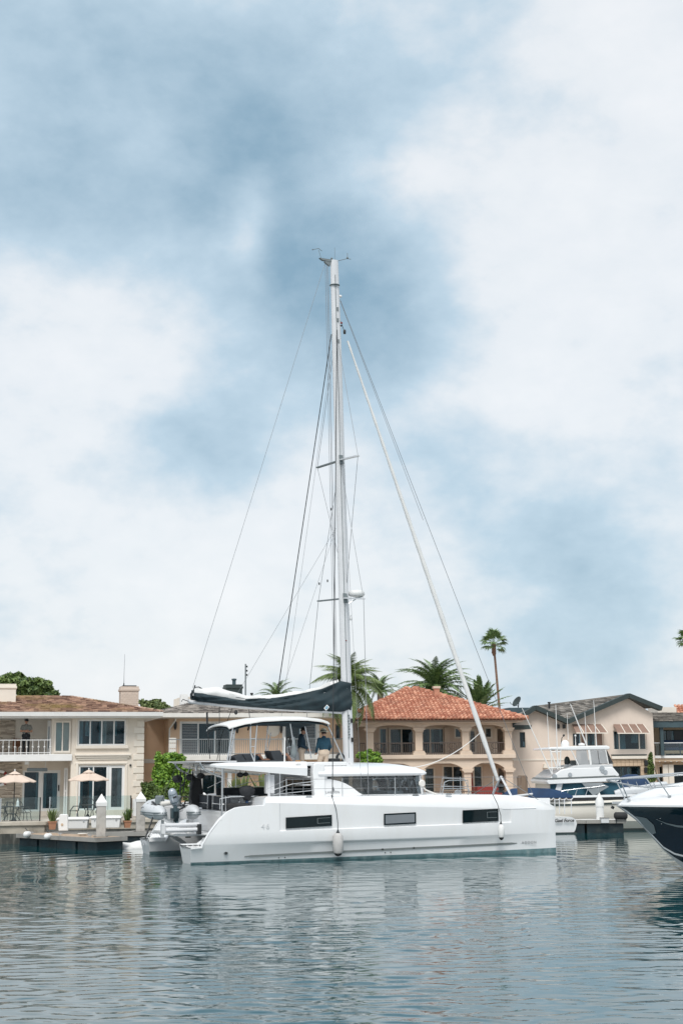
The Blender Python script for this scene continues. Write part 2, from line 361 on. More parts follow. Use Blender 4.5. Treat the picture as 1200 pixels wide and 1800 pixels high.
seawall('short return of the jutting seawall, beside the left potted plant', -12.6, 61.75, -12.5, 64.5, .9, .6)
seawall('long concrete seawall behind the white dock boxes and the catamaran', -12.95, shore(-12.95), 7.0, shore(7.0), .86)
seawall('concrete seawall behind the motor yacht and the right dock', 7.05, shore(7.0) + 3, 60, shore(60) + 3.4, .86)
g = MB(); g.prism([(-60, shore(-60) - 5), (-24.0, 59.3), (-12.9, 62.1), (-13.1, 65.2), (-16.2, shore(-16.2) + 3.6), (-60, shore(-60) + 3.6)], -1.5, GZ - .004, 'xy')
o = g.build('patio_ground', M['ground']); o['kind'] = 'structure'
# ------------------------------------------------------------------ the catamaran (local x forward from the sterns, y to port, z up)
CF = Frame(-6.270, 50.905, 0, 20.3)
cat = thing('catamaran', 'big white sailing catamaran with bare mast and dark boom bag in the channel', 'catamaran', CF.o, CF.rz)
LH = 13.62
def cx_(px, py, d=0): return CF.px(px, py, d)
def z_top(x):
    return itp(x, [0, .34, .36, .59, .91, 1.16, 1.45, 1.7, 2.42, 2.47, 8, 11.2, 12.1, 12.7, 13.1, 13.4, LH],
               [.53, .55, .64, 1.02, 1.43, 1.66, 1.79, 1.83, 1.86, 2.08, 2.09, 2.05, 1.99, 1.90, 1.79, 1.68, 1.58])
def z_stair(x):
    for a, z in ((.75, .5), (1.1, .78), (1.45, 1.06), (1.8, 1.34), (2.15, 1.6)):
        if x < a: return z
    return 1.8
def hull_ring(x, sgn):
    t = max(0, (x - 6) / (LH - 6)); yo = 3.95 - .68 * t ** 2.3; yi = 2.30 + .88 * t ** 1.9
    if x < 2: yo -= .10 * (1 - x / 2) ** 2
    yc = (yo + yi) / 2; zt = z_top(x); w = (1 - t) ** .8
    rec = .045 if 2.95 < x < 11.65 else 0.0
    zc = itp(x, [0, 2.7, 5.1, 7.8, 11.3, 13], [1.95, 1.93, 1.84, 1.72, 1.60, 1.5]); zc = min(zc, zt - .02)
    zs = x / LH; lf = min(1, max(0, (x - 1.2) / 3.5))
    ch = .20 if x > 2.5 else .12
    rows = [(-.5, None), (-.22, .55), (0, .30), (.06 + .09 * zs, .27), (.11 + .09 * zs, .25), (.54 + .07 * zs, lerp(.04, .115, lf)), (.60 + .07 * zs, .02 * lf + .02 * (1 - lf)), (.64 + .07 * zs, 0),
            (.97 + .14 * zs, 0), (.995 + .14 * zs, rec), (1.40, rec * .8), (zc - .02, 0), (zc, .0), (lerp(zc, zt, .55), ch * .45), (zt - .03, ch * .88), (zt, ch * 1.12)]
    pts = []
    for z, ins in rows:
        if ins is None: pts.append((yc, z)); continue
        e = ins * (w if z < .62 + .1 * zs else 1)
        pts.append((max(yo - e, yc + .02), min(z, zt)))
    deck_i = yo - ch * 1.12 - .10
    if x < 2.47:
        s_ = min(z_stair(x), zt - .01); pts += [(deck_i, zt), (deck_i - .03, s_), (yi + .05, s_), (yi, s_ - .04)]
    else:
        pts += [(max(deck_i, yc + .01), zt + .01), (max(yc, yi + .08), zt + .02), (yi + .06, zt), (yi, zt - .05)]
    pts += [(yi + .05 * w, .6), (yi + .16 * w, .1 + .13 * zs), (yi + .2 * w, 0), (yi + .35 * w, -.25)]
    rake = 0
    return [(x, -sgn * y if sgn > 0 else y, z) for y, z in pts]
def make_hull(sgn):                                    # sgn +1: starboard (near side)
    xs = [0, .2, .34, .36, .47, .59, .75, .752, .91, 1.03, 1.1, 1.102, 1.16, 1.3, 1.45, 1.452, 1.6, 1.8, 1.802, 2.0, 2.15, 2.152, 2.3, 2.42, 2.46, 2.48, 2.7, 2.94, 2.96, 3.3] + \
         [3.6 + .42 * i for i in range(19)] + [11.64, 11.66, 11.9, 12.2, 12.5, 12.75, 12.95, 13.1, 13.25, 13.38, 13.48, 13.56, LH]
    rs = []
    for x in xs:
        r = hull_ring(x, sgn)
        if x == 0: r = [(-.04 + .08 * (1 - max(0, z) / .53), y, z) for _, y, z in r]
        if x >= 13.1:                                   # round the stem
            k = math.sqrt(max(0, 1 - ((x - 13.1) / (LH - 13.1)) ** 2)); yc = -sgn * 3.20
            r = [(x, yc + (y - yc) * max(k, .12), z) for x, y, z in r]
        rs.append(r)
    n = len(rs[0])
    m = MB(); m.rings(rs, 0, True, False, lambda i, a: 1 if (a < 3 or a >= n - 3) else 0)
    o = m.build('hull', [M['hullgel'], M['antifoul']], cat, 32, weld=.0004)
    return o
hs = make_hull(1); hp = make_hull(-1)
def on_hull(px, py): return cx_(px, py, -3.95)
# topside windows
for (x0, y0a, x1, y1a, slope, pm) in ((502.7, 1437, 583, 1456.5, .035, 'hullglass'), (675, 1430.5, 731, 1450.5, .025, 'greypane'), (816, 1424.5, 881, 1446.5, .02, 'hullglass')):
    (xa, zb), (xb, zt_) = on_hull(x0, y1a), on_hull(x1, y0a); zb = on_hull(x0, y1a)[1]; zt_ = on_hull(x0, y0a)[1]; dz = slope * (xb - xa)
    f = MB()
    def ys_at(x): 
        t = max(0, (x - 6) / (LH - 6)); return -(3.95 - .68 * t ** 2.3)
    P = lambda u, v, e: (lerp(xa, xb, u), ys_at(lerp(xa, xb, u)) + e, lerp(zb, zt_, v) + dz * u)
    fw = .045; fu = fw / (xb - xa); fv = fw / (zt_ - zb)
    for (u0, u1, v0, v1) in ((0, 1, 0, fv), (0, 1, 1 - fv, 1), (0, fu, fv, 1 - fv), (1 - fu, 1, fv, 1 - fv)):
        f.add([P(u, v, e) for e in (-.012, .06) for u, v in ((u0, v0), (u1, v0), (u1, v1), (u0, v1))], [(0, 3, 2, 1), (4, 5, 6, 7), (0, 1, 5, 4), (1, 2, 6, 5), (2, 3, 7, 6), (3, 0, 4, 7)])
    o = f.build('hull_window', M['hullglass'], cat)
    MB().add([P(u, v, e) for e in (-.004, .05) for u, v in ((fu, fv), (1 - fu, fv), (1 - fu, 1 - fv), (fu, 1 - fv))], [(0, 3, 2, 1), (4, 5, 6, 7), (0, 1, 5, 4), (1, 2, 6, 5), (2, 3, 7, 6), (3, 0, 4, 7)]).build('pane', M[pm], o)
    if pm == 'hullglass':
        q = MB(); 
        for (u0, u1, v0, v1) in ((.68, .96, .28, .31), (.68, .96, .74, .77), (.68, .69, .31, .74)):
            q.add([P(u, v, e) for e in (-.009, .0) for u, v in ((u0, v0), (u1, v0), (u1, v1), (u0, v1))], [(0, 3, 2, 1), (4, 5, 6, 7), (0, 1, 5, 4), (1, 2, 6, 5), (2, 3, 7, 6), (3, 0, 4, 7)])
        q.build('opening_port', M['grey'], o)
def hy(x, z):          # outer skin of the near hull at (x, z)
    r = hull_ring(x, 1)[:16]; zs_ = [p[2] for p in r]; ys_ = [p[1] for p in r]
    return itp(z, zs_, ys_)
# rub strake along the lower topsides
m = MB(); pts = []
xs_ = np.linspace(1.8, 11.9, 40)
rs = []
for x in xs_:
    z = itp(x, [1.8, 7.86, 11.9], [.21, .315, .365]); y = hy(x, z); hh = .034 * min(1, max(.1, (11.98 - x) / .3), max(.1, (x - 1.76) / .1))
    rs.append([(x, y + .03, z - hh), (x, y - .014, z - hh), (x, y - .014, z + hh), (x, y + .03, z + hh)])
m.rings(rs).build('rub_strake', M['stripe'], hs)
m = MB()      # moulded bead under the foredeck
rs = []
for x in np.linspace(11.3, 12.75, 10):
    z = 1.565 + .0 * x; y = hy(x, z - .03); rs.append([(x, y + .03, z - .03), (x, y - .018, z), (x, y + .03, z + .03)])
m.rings(rs).build('moulded_bead', M['gel'], hs, 30)
def skin_fit(name, px, py, r, mt, depth=.03):
    x, z = on_hull(px, py); y = hy(x, z); 
    return MB().lathe([(r, -.03), (r, depth), (r * .75, depth + .01), (.001, depth + .01)][:4], (x, y, z), 12, axis='y').build(name, M[mt], hs)
def fit(px, py, r, mt, name='through_hull'):
    x, z = on_hull(px, py); y = hy(x, z)
    o = MB().lathe([(r, -.014), (r, .03)], (x, y, z), 12, axis='y').build(name, M[mt], hs); 
    MB().lathe([(r * .66, -.020), (r * .66, .02)], (x, y, z), 10, axis='y').build('outlet', M['dark'], hs)
fit(399.5, 1500, .07, 'grey', 'engine_outlet')
for a in ((675.5, 1493.5), (730.5, 1491)): fit(*a, .035, 'dark')
for a in ((494, 1508.5), (505, 1508), (681, 1499.5), (690.5, 1499)): fit(*a, .018, 'dark')
def lettering(txt, px0, px1, py, d, plane_y, mt='stripe', par=None, font_squash=1.0, ylift=.012):
    x0, z0 = cx_(px0, py, d); x1, z1 = cx_(px1, py - 0, d)
    cu = bpy.data.curves.new('lettering', 'FONT'); cu.body = txt; cu.size = 1; cu.extrude = .004; cu.space_character = 1.35
    tmp = bpy.data.objects.new('lettering', cu); COL.objects.link(tmp); bpy.context.view_layer.update()
    wd = max(tmp.dimensions.x, .01); s = (x1 - x0) / wd; me = bpy.data.meshes.new_from_object(tmp.evaluated_get(bpy.context.evaluated_depsgraph_get())); bpy.data.objects.remove(tmp)
    me.materials.clear(); me.materials.append(M[mt]); o = bpy.data.objects.new('lettering', me); COL.objects.link(o); o.parent = par or cat
    o.scale = (s, s * font_squash, 1); o.rotation_euler = (math.pi / 2, 0, 0); o.location = (x0, plane_y - ylift, z0); return o
xa, za = on_hull(936, 1485)
lettering('LAGOON', 922, 951, 1484.5, -3.9, hy(xa, .55) + .002, 'wire', hs)
lettering('46', 459, 473, 1457, -3.95, -3.952, 'faint', hs)
# ---- bridgedeck, cockpit, coachroof
m = MB()
m.prism([(1.75, .95), (2.1, .80), (10.9, .80), (11.0, 1.2), (11.0, 1.97), (4.7, 1.97), (4.7, 1.42), (1.75, 1.42)], -2.45, 2.45)
m.build('bridge_deck', M['gel'], cat, bev=.03)
m = MB(); m.prism([(4.72, 1.97), (10.98, 1.97), (10.9, 2.07), (8.8, 2.12), (4.72, 2.12)], -3.0, 3.0)
m.build('foredeck', M['gel'], cat, bev=.04)
m = MB(); m.box(1.6, 2.0, -2.28, 2.28, .82, 1.62); m.build('aft_bulkhead', M['gel'], cat, bev=.05)
for (y0, y1) in ((-2.1, -.2), (.3, 2.1)):                      # aft cockpit seat backs with steel frames
    s = MB(); s.box(1.68, 1.80, y0, y1, 1.66, 2.12); s.build('seat_back', M['cush'], cat, bev=.05)
    f = MB(); f.tube([(1.64, y0 + .08, 1.6), (1.64, y0 + .08, 2.12), (1.64, y1 - .08, 2.12), (1.64, y1 - .08, 1.6)], .02); f.tube([(1.64, y0 + .08, 1.85), (1.64, y1 - .08, 1.85)], .018); f.build('seat_frame', M['steel'], cat)
MB().box(1.85, 2.4, -2.0, 2.0, 1.55, 1.72).build('cockpit_seat', M['cush'], cat, bev=.04)
MB().box(2.7, 3.5, .2, 1.6, 2.02, 2.08).build('cockpit_table', M['wpaint'], cat, bev=.02)
MB().box(3.0, 3.2, .8, 1.0, 1.42, 2.02).build('table_leg', M['steel'], cat)
MB().box(2.4, 4.6, 1.8, 2.3, 1.42, 2.0).build('side_seat', M['gel'], cat, bev=.05)
MB().box(2.5, 4.5, 2.28, 2.42, 1.9, 2.35).build('side_seat_back', M['cush'], cat, bev=.04)
# coaming of the near side, its cleat and steps
m = MB(); m.prism([(2.46, 2.05), (4.72, 2.05), (4.72, 2.13), (2.9, 2.13), (2.55, 2.11)], -3.72, -2.55); m.build('coaming', M['gel'], cat, bev=.03)
m = MB(); m.prism([(2.46, 2.05), (4.72, 2.05), (4.72, 2.13), (2.9, 2.13), (2.55, 2.11)], 2.55, 3.72); m.build('coaming', M['gel'], cat, bev=.03)
# black gear on the near cockpit corner
m = MB(); m.box(1.55, 2.35, -2.55, -2.3, 1.72, 1.9); m.build('black_cushion_roll', M['rub'], cat, bev=.06)
m = MB(); m.tube([(1.3, -2.5, 1.7), (1.3, -2.5, 2.06), (1.7, -2.5, 2.12), (2.5, -2.5, 2.12), (2.5, -2.5, 1.85)], .018); m.build('push_pit_rail', M['steel'], cat)
# bulkhead with sliding doors at the aft end of the saloon
m = MB(); m.box(4.78, 4.86, 1.25, 2.5, 1.42, 2.9); m.box(4.78, 4.86, -2.5, -2.3, 1.42, 2.9); m.box(4.78, 4.86, -2.3, 1.25, 2.72, 2.9); m.build('saloon_bulkhead', M['gelgrey'], cat)
for (y0, y1) in ((-2.28, -1.12), (-1.08, .08), (.12, 1.23)):
    o = MB().box(4.74, 4.80, y0, y1, 1.45, 2.71).build('saloon_door', M['alu'], cat)
    MB().box(4.735, 4.79, y0 + .05, y1 - .05, 1.5, 2.66).build('pane', M['hullglass'], o)
# coachroof shell
def plan(ins, z, y0=2.72, xa=4.75, xf=8.78, bow=.62):
    """rounded outline, bulging forward"""
    pts = []; yy = y0 - ins; xa += ins * .6; xf -= ins * 1.25
    n = 24
    for i in range(n + 1):
        y = -yy + 2 * yy * i / n; e = 1 - abs(y / yy) ** 2.6
        pts.append((xf + bow * e - (.25 if abs(y) > yy * .97 else 0), y, z))
    for i in range(5): pts.append((xa, yy - 2 * yy * i / 4, z))
    return pts
rr = [plan(.10, 2.755), plan(.02, 2.80), plan(0, 2.84), plan(.05, 2.92), plan(.25, 3.03), plan(.6, 3.13), plan(1.05, 3.2), plan(1.7, 3.235), plan(2.3, 3.24)]
MB().rings(rr).build('coachroof', M['gel'], cat, 40)
# cabin sides and saloon glazing
crv = [(8.75, 2.10), (6.48, 2.10), (6.30, 2.19), (6.06, 2.37), (5.80, 2.51), (5.55, 2.60), (5.3, 2.65), (5.12, 2.68)]
for sg in (-1, 1):
    y = 2.56 * sg
    m = MB(); m.prism([(4.7, 2.05)] + [(6.48, 2.05)] + crv[1:] + [(5.12, 2.78), (4.7, 2.78)], y, y - .12 * sg); m.build('cabin_side', M['gel'], cat)
    m = MB(); m.prism(crv + [(5.12, 2.76), (8.66, 2.76)], y - .02 * sg, y - .035 * sg); m.build('saloon_window', M['smoke'], cat)
    m = MB(); m.bar((8.70, y - .02 * sg, 2.1), (8.62, y - .02 * sg, 2.77), .07, .05); m.build('window_post', M['gelgrey'], cat)
n = 8; pl = [p for p in plan(.14, 0)[:25]]
for k in range(0, 24, 4):
    a, b = pl[k], pl[k + 4]; mid = pl[k + 2]
    m = MB(); vs = [(p[0] + .10, p[1], 2.10) for p in pl[k:k + 5]] + [(p[0], p[1], 2.77) for p in pl[k:k + 5]]
    m.add(vs, [(i, i + 1, 6 + i, 5 + i) for i in range(4)]); o = m.build('windscreen_pane', M['smoke'], cat, 60)
    md = o.modifiers.new('thick', 'SOLIDIFY'); md.thickness = .012
    if k: m = MB(); m.bar((a[0] + .10, a[1], 2.1), (a[0], a[1], 2.77), .05); m.build('window_post', M['gelgrey'], cat)
# inside the saloon: sofa, galley block, table, curtains
MB().box(5.2, 8.4, 1.55, 2.3, 1.42, 2.14).build('saloon_sofa', M['grey'], cat, bev=.06)
MB().box(6.3, 7.4, .1, 1.1, 2.02, 2.08).build('saloon_table', M['teak'], cat)
m = MB(); m.box(7.9, 8.55, -1.2, 1.2, 1.42, 2.2); m.build('chart_console', M['gelgrey'], cat, bev=.04)
m = MB(); m.tube([(7.6, .2, 2.12), (7.62, .2, 2.35), (7.75, .2, 2.38)], .03); m.box(7.55, 7.62, -.1, .5, 2.3, 2.5); m.build('swivel_seat', M['dark'], cat)
for (x0, y0) in ((7.5, 2.36), (8.45, 2.3), (5.6, 2.36)):
    m = MB(); rs = []
    for i in range(13): rs.append((x0 + i * .022, y0 + .035 * math.sin(i * 2.1)))
    m.add([(a, b, z) for z in (2.1, 2.74) for a, b in rs], [(i, i + 1, 14 + i, 13 + i) for i in range(12)]); m.build('curtain', M['offw'], cat)
m = MB(); [m.add([(8.72 - .0 * i, -2.3 + .05 * i, z) for z in (2.1, 2.74) for i in range(1)], []) for _ in ()]
rs = [(8.62 + .03 * math.sin(i * 2.3), -2.42 + i * .06) for i in range(9)]
m.add([(a, b, z) for z in (2.1, 2.74) for a, b in rs], [(i, i + 1, 10 + i, 9 + i) for i in range(8)]); m.build('curtain', M['sail'], cat)
# pillar beside the helm stairs
m = MB(); m.prism([(4.62, 2.08), (5.02, 2.08), (5.02, 2.8), (5.0, 3.16), (4.93, 3.22), (4.72, 3.24), (4.6, 3.2), (4.56, 2.9)], -2.66, -2.34); m.build('stair_pillar', M['gel'], cat, bev=.05)
m = MB(); m.prism([(4.62, 2.08), (5.02, 2.08), (5.02, 2.8), (5.0, 3.16), (4.72, 3.2), (4.56, 2.9)], 2.34, 2.66); m.build('stair_pillar', M['gel'], cat, bev=.05)
for i in range(3): MB().box(4.3 + .18 * i, 4.62 + .18 * i, -2.3, -1.5, 2.45 + .27 * i, 2.5 + .27 * i).build('stair_tread', M['gel'], cat, bev=.015)
lettering('LAGOON', 573, 597, 1394.5, -2.62, -2.562, 'wire')
m = MB(); x, z = cx_(585.5, 1388, -2.56); m.prism([(x - .05, z - .03), (x + .05, z - .03), (x + .005, z + .10)], -2.57, -2.55); m.prism([(x - .05, z - .055), (x + .05, z - .055), (x + .04, z - .04), (x - .04, z - .04)], -2.57, -2.55); m.build('sail_emblem', M['wire'], cat)
# hard top over the cockpit
rs = []
for x, zb, zt_, hw in ((1.02, 3.14, 3.20, 1.7), (1.18, 3.10, 3.225, 2.35), (1.7, 3.03, 3.25, 2.82), (3.0, 2.90, 3.27, 2.86), (4.30, 2.785, 3.27, 2.86)):
    rs.append([(x, -hw, lerp(zb, zt_, .55)), (x, -hw + .02, zb), (x, -hw + .55, zb + .06), (x, hw - .55, zb + .06), (x, hw - .02, zb), (x, hw, lerp(zb, zt_, .55)), (x, hw - .12, zt_), (x, hw - .5, zt_ + .02), (x, -hw + .5, zt_ + .02), (x, -hw + .12, zt_)])
MB().rings(rs).build('hard_top', M['gel'], cat, 28)
MB().box(4.2, 6.0, -2.2, 2.2, 3.12, 3.26).build('flybridge_floor', M['gel'], cat, bev=.03)
m = MB(); m.box(4.0, 4.3, -2.78, -2.5, 2.86, 3.05); m.build('stair_locker', M['gelgrey'], cat, bev=.02)
MB().box(2.92, 3.22, -2.55, -2.3, 2.2, 2.84).build('blind_case', M['alu'], cat, bev=.02)
MB().box(2.96, 3.04, -2.62, -2.54, 2.08, 2.9).build('top_post', M['alu'], cat, bev=.01)
MB().box(3.86, 4.04, -2.9, -2.86, 3.28, 3.31).build('deck_sticker', M['orange'], cat)
# stern posts, davit arms and the solar panels aft
for y in (-1.8, 1.8):
    xb = 1.58
    MB().tube([(xb, y, 1.3), (xb, y, 3.12)], .045, 8).build('davit_post', M['steel'], cat)
    m = MB(); m.tube([(xb, y, 2.76), (1.3, y, 2.86), (1.02, y, 2.98), (.88, y, 3.08), (.80, y, 3.2), (.78, y, 3.28)], .034, 8); m.tube([(1.25, y, 2.88), (1.34, y, 3.1), (1.36, y, 3.26)], .022); m.build('davit_arm', M['steel'], cat)
for x in (.75, 1.75): MB().tube([(x, -1.95, 3.26), (x, 1.95, 3.26)], .025).build('davit_beam', M['steel'], cat)
for y0 in (-2.02, -.67, .68):
    o = MB().box(.56, 2.02, y0, y0 + 1.32, 3.285, 3.32).build('solar_panel', M['alu'], cat)
    MB().box(.60, 1.98, y0 + .04, y0 + 1.28, 3.321, 3.324).build('cell_sheet', M['hullglass'], o)
# clutter hanging under the hard top
for (x, y, z, r) in ((2.15, -2.0, 2.84, .10), (2.35, -2.0, 2.86, .08), (1.3, 1.6, 2.75, .14), (.9, 1.9, 2.7, .16), (1.6, 1.2, 2.8, .12)):
    m = MB(); m.ball((x, y, z), (r * 1.3, r, r * .9), 10); m.tube([(x, y, z + r * .6), (x, y, 3.05)], .012); m.build('stowed_gear', M['rub'], cat, 60)
m = MB()
for i, (x, y) in enumerate(((.95, 1.7), (1.15, 1.9), (1.4, 1.6), (1.0, 1.3))): m.tube([(x, y, 2.95), (x + .03, y, 2.6), (x - .04 * i, y, 2.1 + .1 * i)], .025)
m.build('hanging_lines', M['rope'], cat)
m = MB(); m.prism([(1.5, 2.88), (2.1, 2.9), (2.0, 3.0), (1.55, 3.0)], 1.6, 2.4); m.build('rolled_awning', M['offw'], cat, bev=.05)
m = MB(); m.prism([(1.3, 1.7), (1.9, 1.72), (1.75, 2.7), (1.42, 2.75)], 1.7, 1.9); m.build('wetsuit', M['rub'], cat, bev=.05)
m = MB()
for y0 in (-2.72, 2.72): m.tube([(3.35, y0, 2.1), (3.35, y0, 2.92)], .018); m.tube([(3.0, y0, 2.3), (3.8, y0, 2.52), (4.6, y0, 2.6)], .012); m.tube([(3.0, y0, 2.16), (4.6, y0, 2.3)], .012)
m.build('cockpit_rail', M['steel'], cat)
# flybridge: sun beds, helm, bimini on poles
def sunbed(x0, y0, two):
    c = MB(); c.xf(Matrix())
    for k in range(2 if two else 1):
        q = MB(); q.box(-.04, .06, -.32, .32, 0, .62); q.xf(Matrix.Translation((x0 + (.34 if k else 0) , y0 - .5 * k * (0 if two else 1) + (.0), 3.29)) @ Matrix.Rotation(-.95 if two else -.35, 4, 'Y')); q.build('sunbed_backrest', M['cush'], cat, bev=.04)
    MB().box(x0 + .1, x0 + 1.6, y0 - .35, y0 + .35, 3.27, 3.36).build('sunbed_pad', M['cush'], cat, bev=.03)
def backrest(pxs, d, th):
    pts = [cx_(*p, d) for p in pxs]; MB().prism(pts, d - th / 2, d + th / 2).build('sunbed_backrest', M['cush'], cat, bev=.035)
backrest([(406, 1330), (420, 1325.5), (429, 1340), (411, 1340)], -1.0, .75)
backrest([(420, 1325.5), (440, 1325), (448, 1340), (429, 1340)], -.9, .75)
backrest([(469, 1320), (487, 1319), (496, 1338.5), (476, 1338.5)], -.9, .8)
MB().box(2.05, 3.9, -1.35, .6, 3.275, 3.34).build('sunbed_pad', M['cush'], cat, bev=.02)
for x, y in ((4.95, .75),):
    m = MB(); m.box(4.85, 5.2, .2, 1.2, 3.26, 3.85); m.build('helm_console', M['gel'], cat, bev=.06)
    m = MB(); pts = [(4.78, .7 + .34 * math.cos(a), 3.85 + .34 * math.sin(a)) for a in np.linspace(0, 2 * math.pi, 20)[:-1]]; m.tube(pts, .02, 6, loop=True)
    for a in (0, 2.1, 4.2): m.tube([(4.78, .7, 3.85), (4.78, .7 + .34 * math.cos(a), 3.85 + .34 * math.sin(a))], .014)
    m.build('steering_wheel', M['dark'], cat)
rs = []
for x, z, hw in ((1.88, 4.50, 1.55), (1.98, 4.55, 1.68), (2.4, 4.66, 1.74), (3.0, 4.75, 1.76), (3.9, 4.80, 1.76), (4.7, 4.80, 1.74), (5.3, 4.745, 1.66), (5.62, 4.665, 1.5)):
    ring = []
    for i in range(13):
        y = -hw + 2 * hw * i / 12; ring.append((x, y, z + .10 * (1 - (y / hw) ** 2) - (.05 if i in (0, 12) else 0)))
    rs.append(ring + [(x, y, zz - .045) for (x, y, zz) in ring[::-1]])
MB().rings(rs).build('bimini_top', M['wpaint'], cat, 40)
rs2 = [[(x + (0.05 if x < 3 else -.05), y * .97, z - .05) for (x, y, z) in (r[13:][::-1])] + [(x, y * .97, z - .09) for (x, y, z) in r[13:]] for r in rs]
MB().rings(rs2).build('bimini_lining', M['navy'], cat, 40)
def pole(pts, d, r=.024, mt='steel', n='bimini_pole'):
    P3 = []
    for i, p in enumerate(pts):
        dd = d[i] if isinstance(d, (list, tuple)) else d
        x, z = cx_(p[0], p[1], dd); P3.append((x, dd, z))
    return MB().tube(P3, r, 8).build(n, M[mt], cat, 60)
pole([(410, 1277), (399, 1341)], -1.6); pole([(414, 1278), (403, 1341)], -1.5)
m = MB()
for i in range(7):
    t = i / 6; a = cx_(lerp(410, 399, t), lerp(1280, 1338, t), -1.6); m.tube([(a[0], -1.6, a[1]), (a[0] + .08, -1.5, a[1])], .012)
m.build('pole_rungs', M['steel'], cat)
pole([(440.5, 1272), (440, 1318), (441.5, 1325), (447, 1338)], -1.62); pole([(452, 1271), (447, 1339.5)], -1.62)
m = MB()
for yy in (1312, 1298): a = cx_(441, yy, -1.62); b = cx_(449, yy, -1.62); m.tube([(a[0], -1.62, a[1]), (b[0], -1.62, b[1])], .01)
m.build('pole_rungs', M['steel'], cat)
pole([(471, 1274), (465.5, 1338)], 1.5, .022); pole([(476, 1288), (468, 1338)], 1.5, .02)
pole([(510, 1272), (517, 1318)], -1.6); pole([(536, 1277), (547, 1333)], -1.3); pole([(574, 1271), (606, 1340)], -1.4); 
pole([(500.5, 1296), (500, 1339)], -1.5, .03, 'wpaint', 'hand_hold')
m = MB(); a = cx_(517, 1318, -1.6); m.lathe([(.04, .55), (.09, .2), (.12, 0), (.1, -.12), (.03, -.18)], (a[0], -1.55, a[1] - .1), 10); m.build('rolled_side_curtain', M['grey'], cat, 50)
# ---- mast, boom, rigging
MB0 = Vector((6.87, 0, 3.2)); MT = Vector((6.47, 0, 22.62))
def mastp(z): return MB0.lerp(MT, (z - MB0.z) / (MT.z - MB0.z))
rs = []
for z in (3.15, 8, 14, 19, 20.5, 22.0, 22.62):
    c = mastp(z); k = itp(z, [3, 19, 22.6], [1, .95, .80]); ring = []
    for a in range(14):
        th = 2 * math.pi * a / 14; ring.append((c.x + .21 * k * math.cos(th) * (1 if math.cos(th) > 0 else .95), c.y + .13 * k * math.sin(th), z))
    rs.append(ring)
mast = MB().rings(rs).build('mast', M['alu'], cat, 50)
m = MB()
for z0, z1 in ((3.4, 22.0),):
    a, b = mastp(z0), mastp(z1); m.bar((a.x - .02, -.132, z0), (b.x - .02, -.122, z1), .022, .012)
m.build('mast_groove', M['grey'], mast)
m = MB(); c = mastp(21.9); m.lathe([(.20, -.012), (.205, 0), (.20, .012)], (c.x, 0, 21.6), 14); m.build('mast_band', M['grey'], mast)
for z in (4.05, 4.75):
    c = mastp(z); MB().box(c.x + .09, c.x + .17, -.15, -.10, z - .07, z + .09).build('mast_exit', M['dark'], mast)
m = MB(); c = mastp(4.5)
for i in range(9): m.ball((c.x - .0 + .02 * (i % 2), -.16, 4.15 + .1 * i), .035, 6)
m.build('halyard_clutches', M['grey'], mast)
for z in (19.3, 20.15, 20.6): MB().box(mastp(z).x + .01, mastp(z).x + .07, -.145, -.1, z - .06, z + .08).build('sheave_box', M['grey'], mast)
m = MB(); t = MT
m.prism([(t.x - .50, 22.56), (t.x + .1, 22.50), (t.x + .1, 22.62), (t.x - .62, 22.64)], -.06, .06); m.prism([(t.x - .42, 22.5), (t.x - .2, 22.35), (t.x - .15, 22.5), (t.x - .3, 22.58)], -.05, .05)
m.tube([(t.x + .1, 0, 22.6), (t.x + .5, -.1, 22.72)], .012); m.ball((t.x + .52, -.1, 22.75), .045, 8); m.tube([(t.x + .52, -.1, 22.7), (t.x + .52, -.1, 22.95)], .012); m.tube([(t.x + .52, -.1, 22.72), (t.x + .65, -.14, 22.70)], .012)
m.tube([(t.x + .03, 0, 22.6), (t.x + .03, 0, 23.15)], .006); m.tube([(t.x - .5, .05, 22.6), (t.x - .62, .06, 23.0)], .008); m.tube([(t.x - .85, .1, 23.0), (t.x - .62, .06, 23.06), (t.x - .48, .06, 22.97)], .012); m.ball((t.x - .85, .1, 23.0), .03, 6); m.ball((t.x - .1, 0, 22.68), .05, 8)
m.build('masthead_gear', M['grey'], mast)
m = MB(); c = mastp(21.1); m.ball((c.x + .22, 0, 21.18), .06, 8); m.build('mast_light', M['wpaint'], mast); 
c = mastp(20.4); MB().ball((c.x + .24, 0, 20.1), .045, 8).build('red_shackle', M['red'], mast)
TIP = {}
for z, L, swp in ((14.62, 2.25, .12), (9.32, 2.45, .15)):
    c = mastp(z)
    for sg in (-1, 1):
        tp = Vector((c.x - swp, sg * L, z + (-.30 if sg < 0 else .16))); TIP[(z, sg)] = tp
        m = MB(); m.bar((c.x, sg * .1, z), tp, .13 if sg < 0 else .12, .05); m.build('spreader', M['alu'] if sg < 0 else M['grey'], mast)
    m = MB(); m.prism([(c.x - .06, z - .16), (c.x + .1, z - .18), (c.x + .06, z + .16), (c.x - .08, z + .17)], -.20, -.13); m.build('spreader_root', M['grey'], mast)
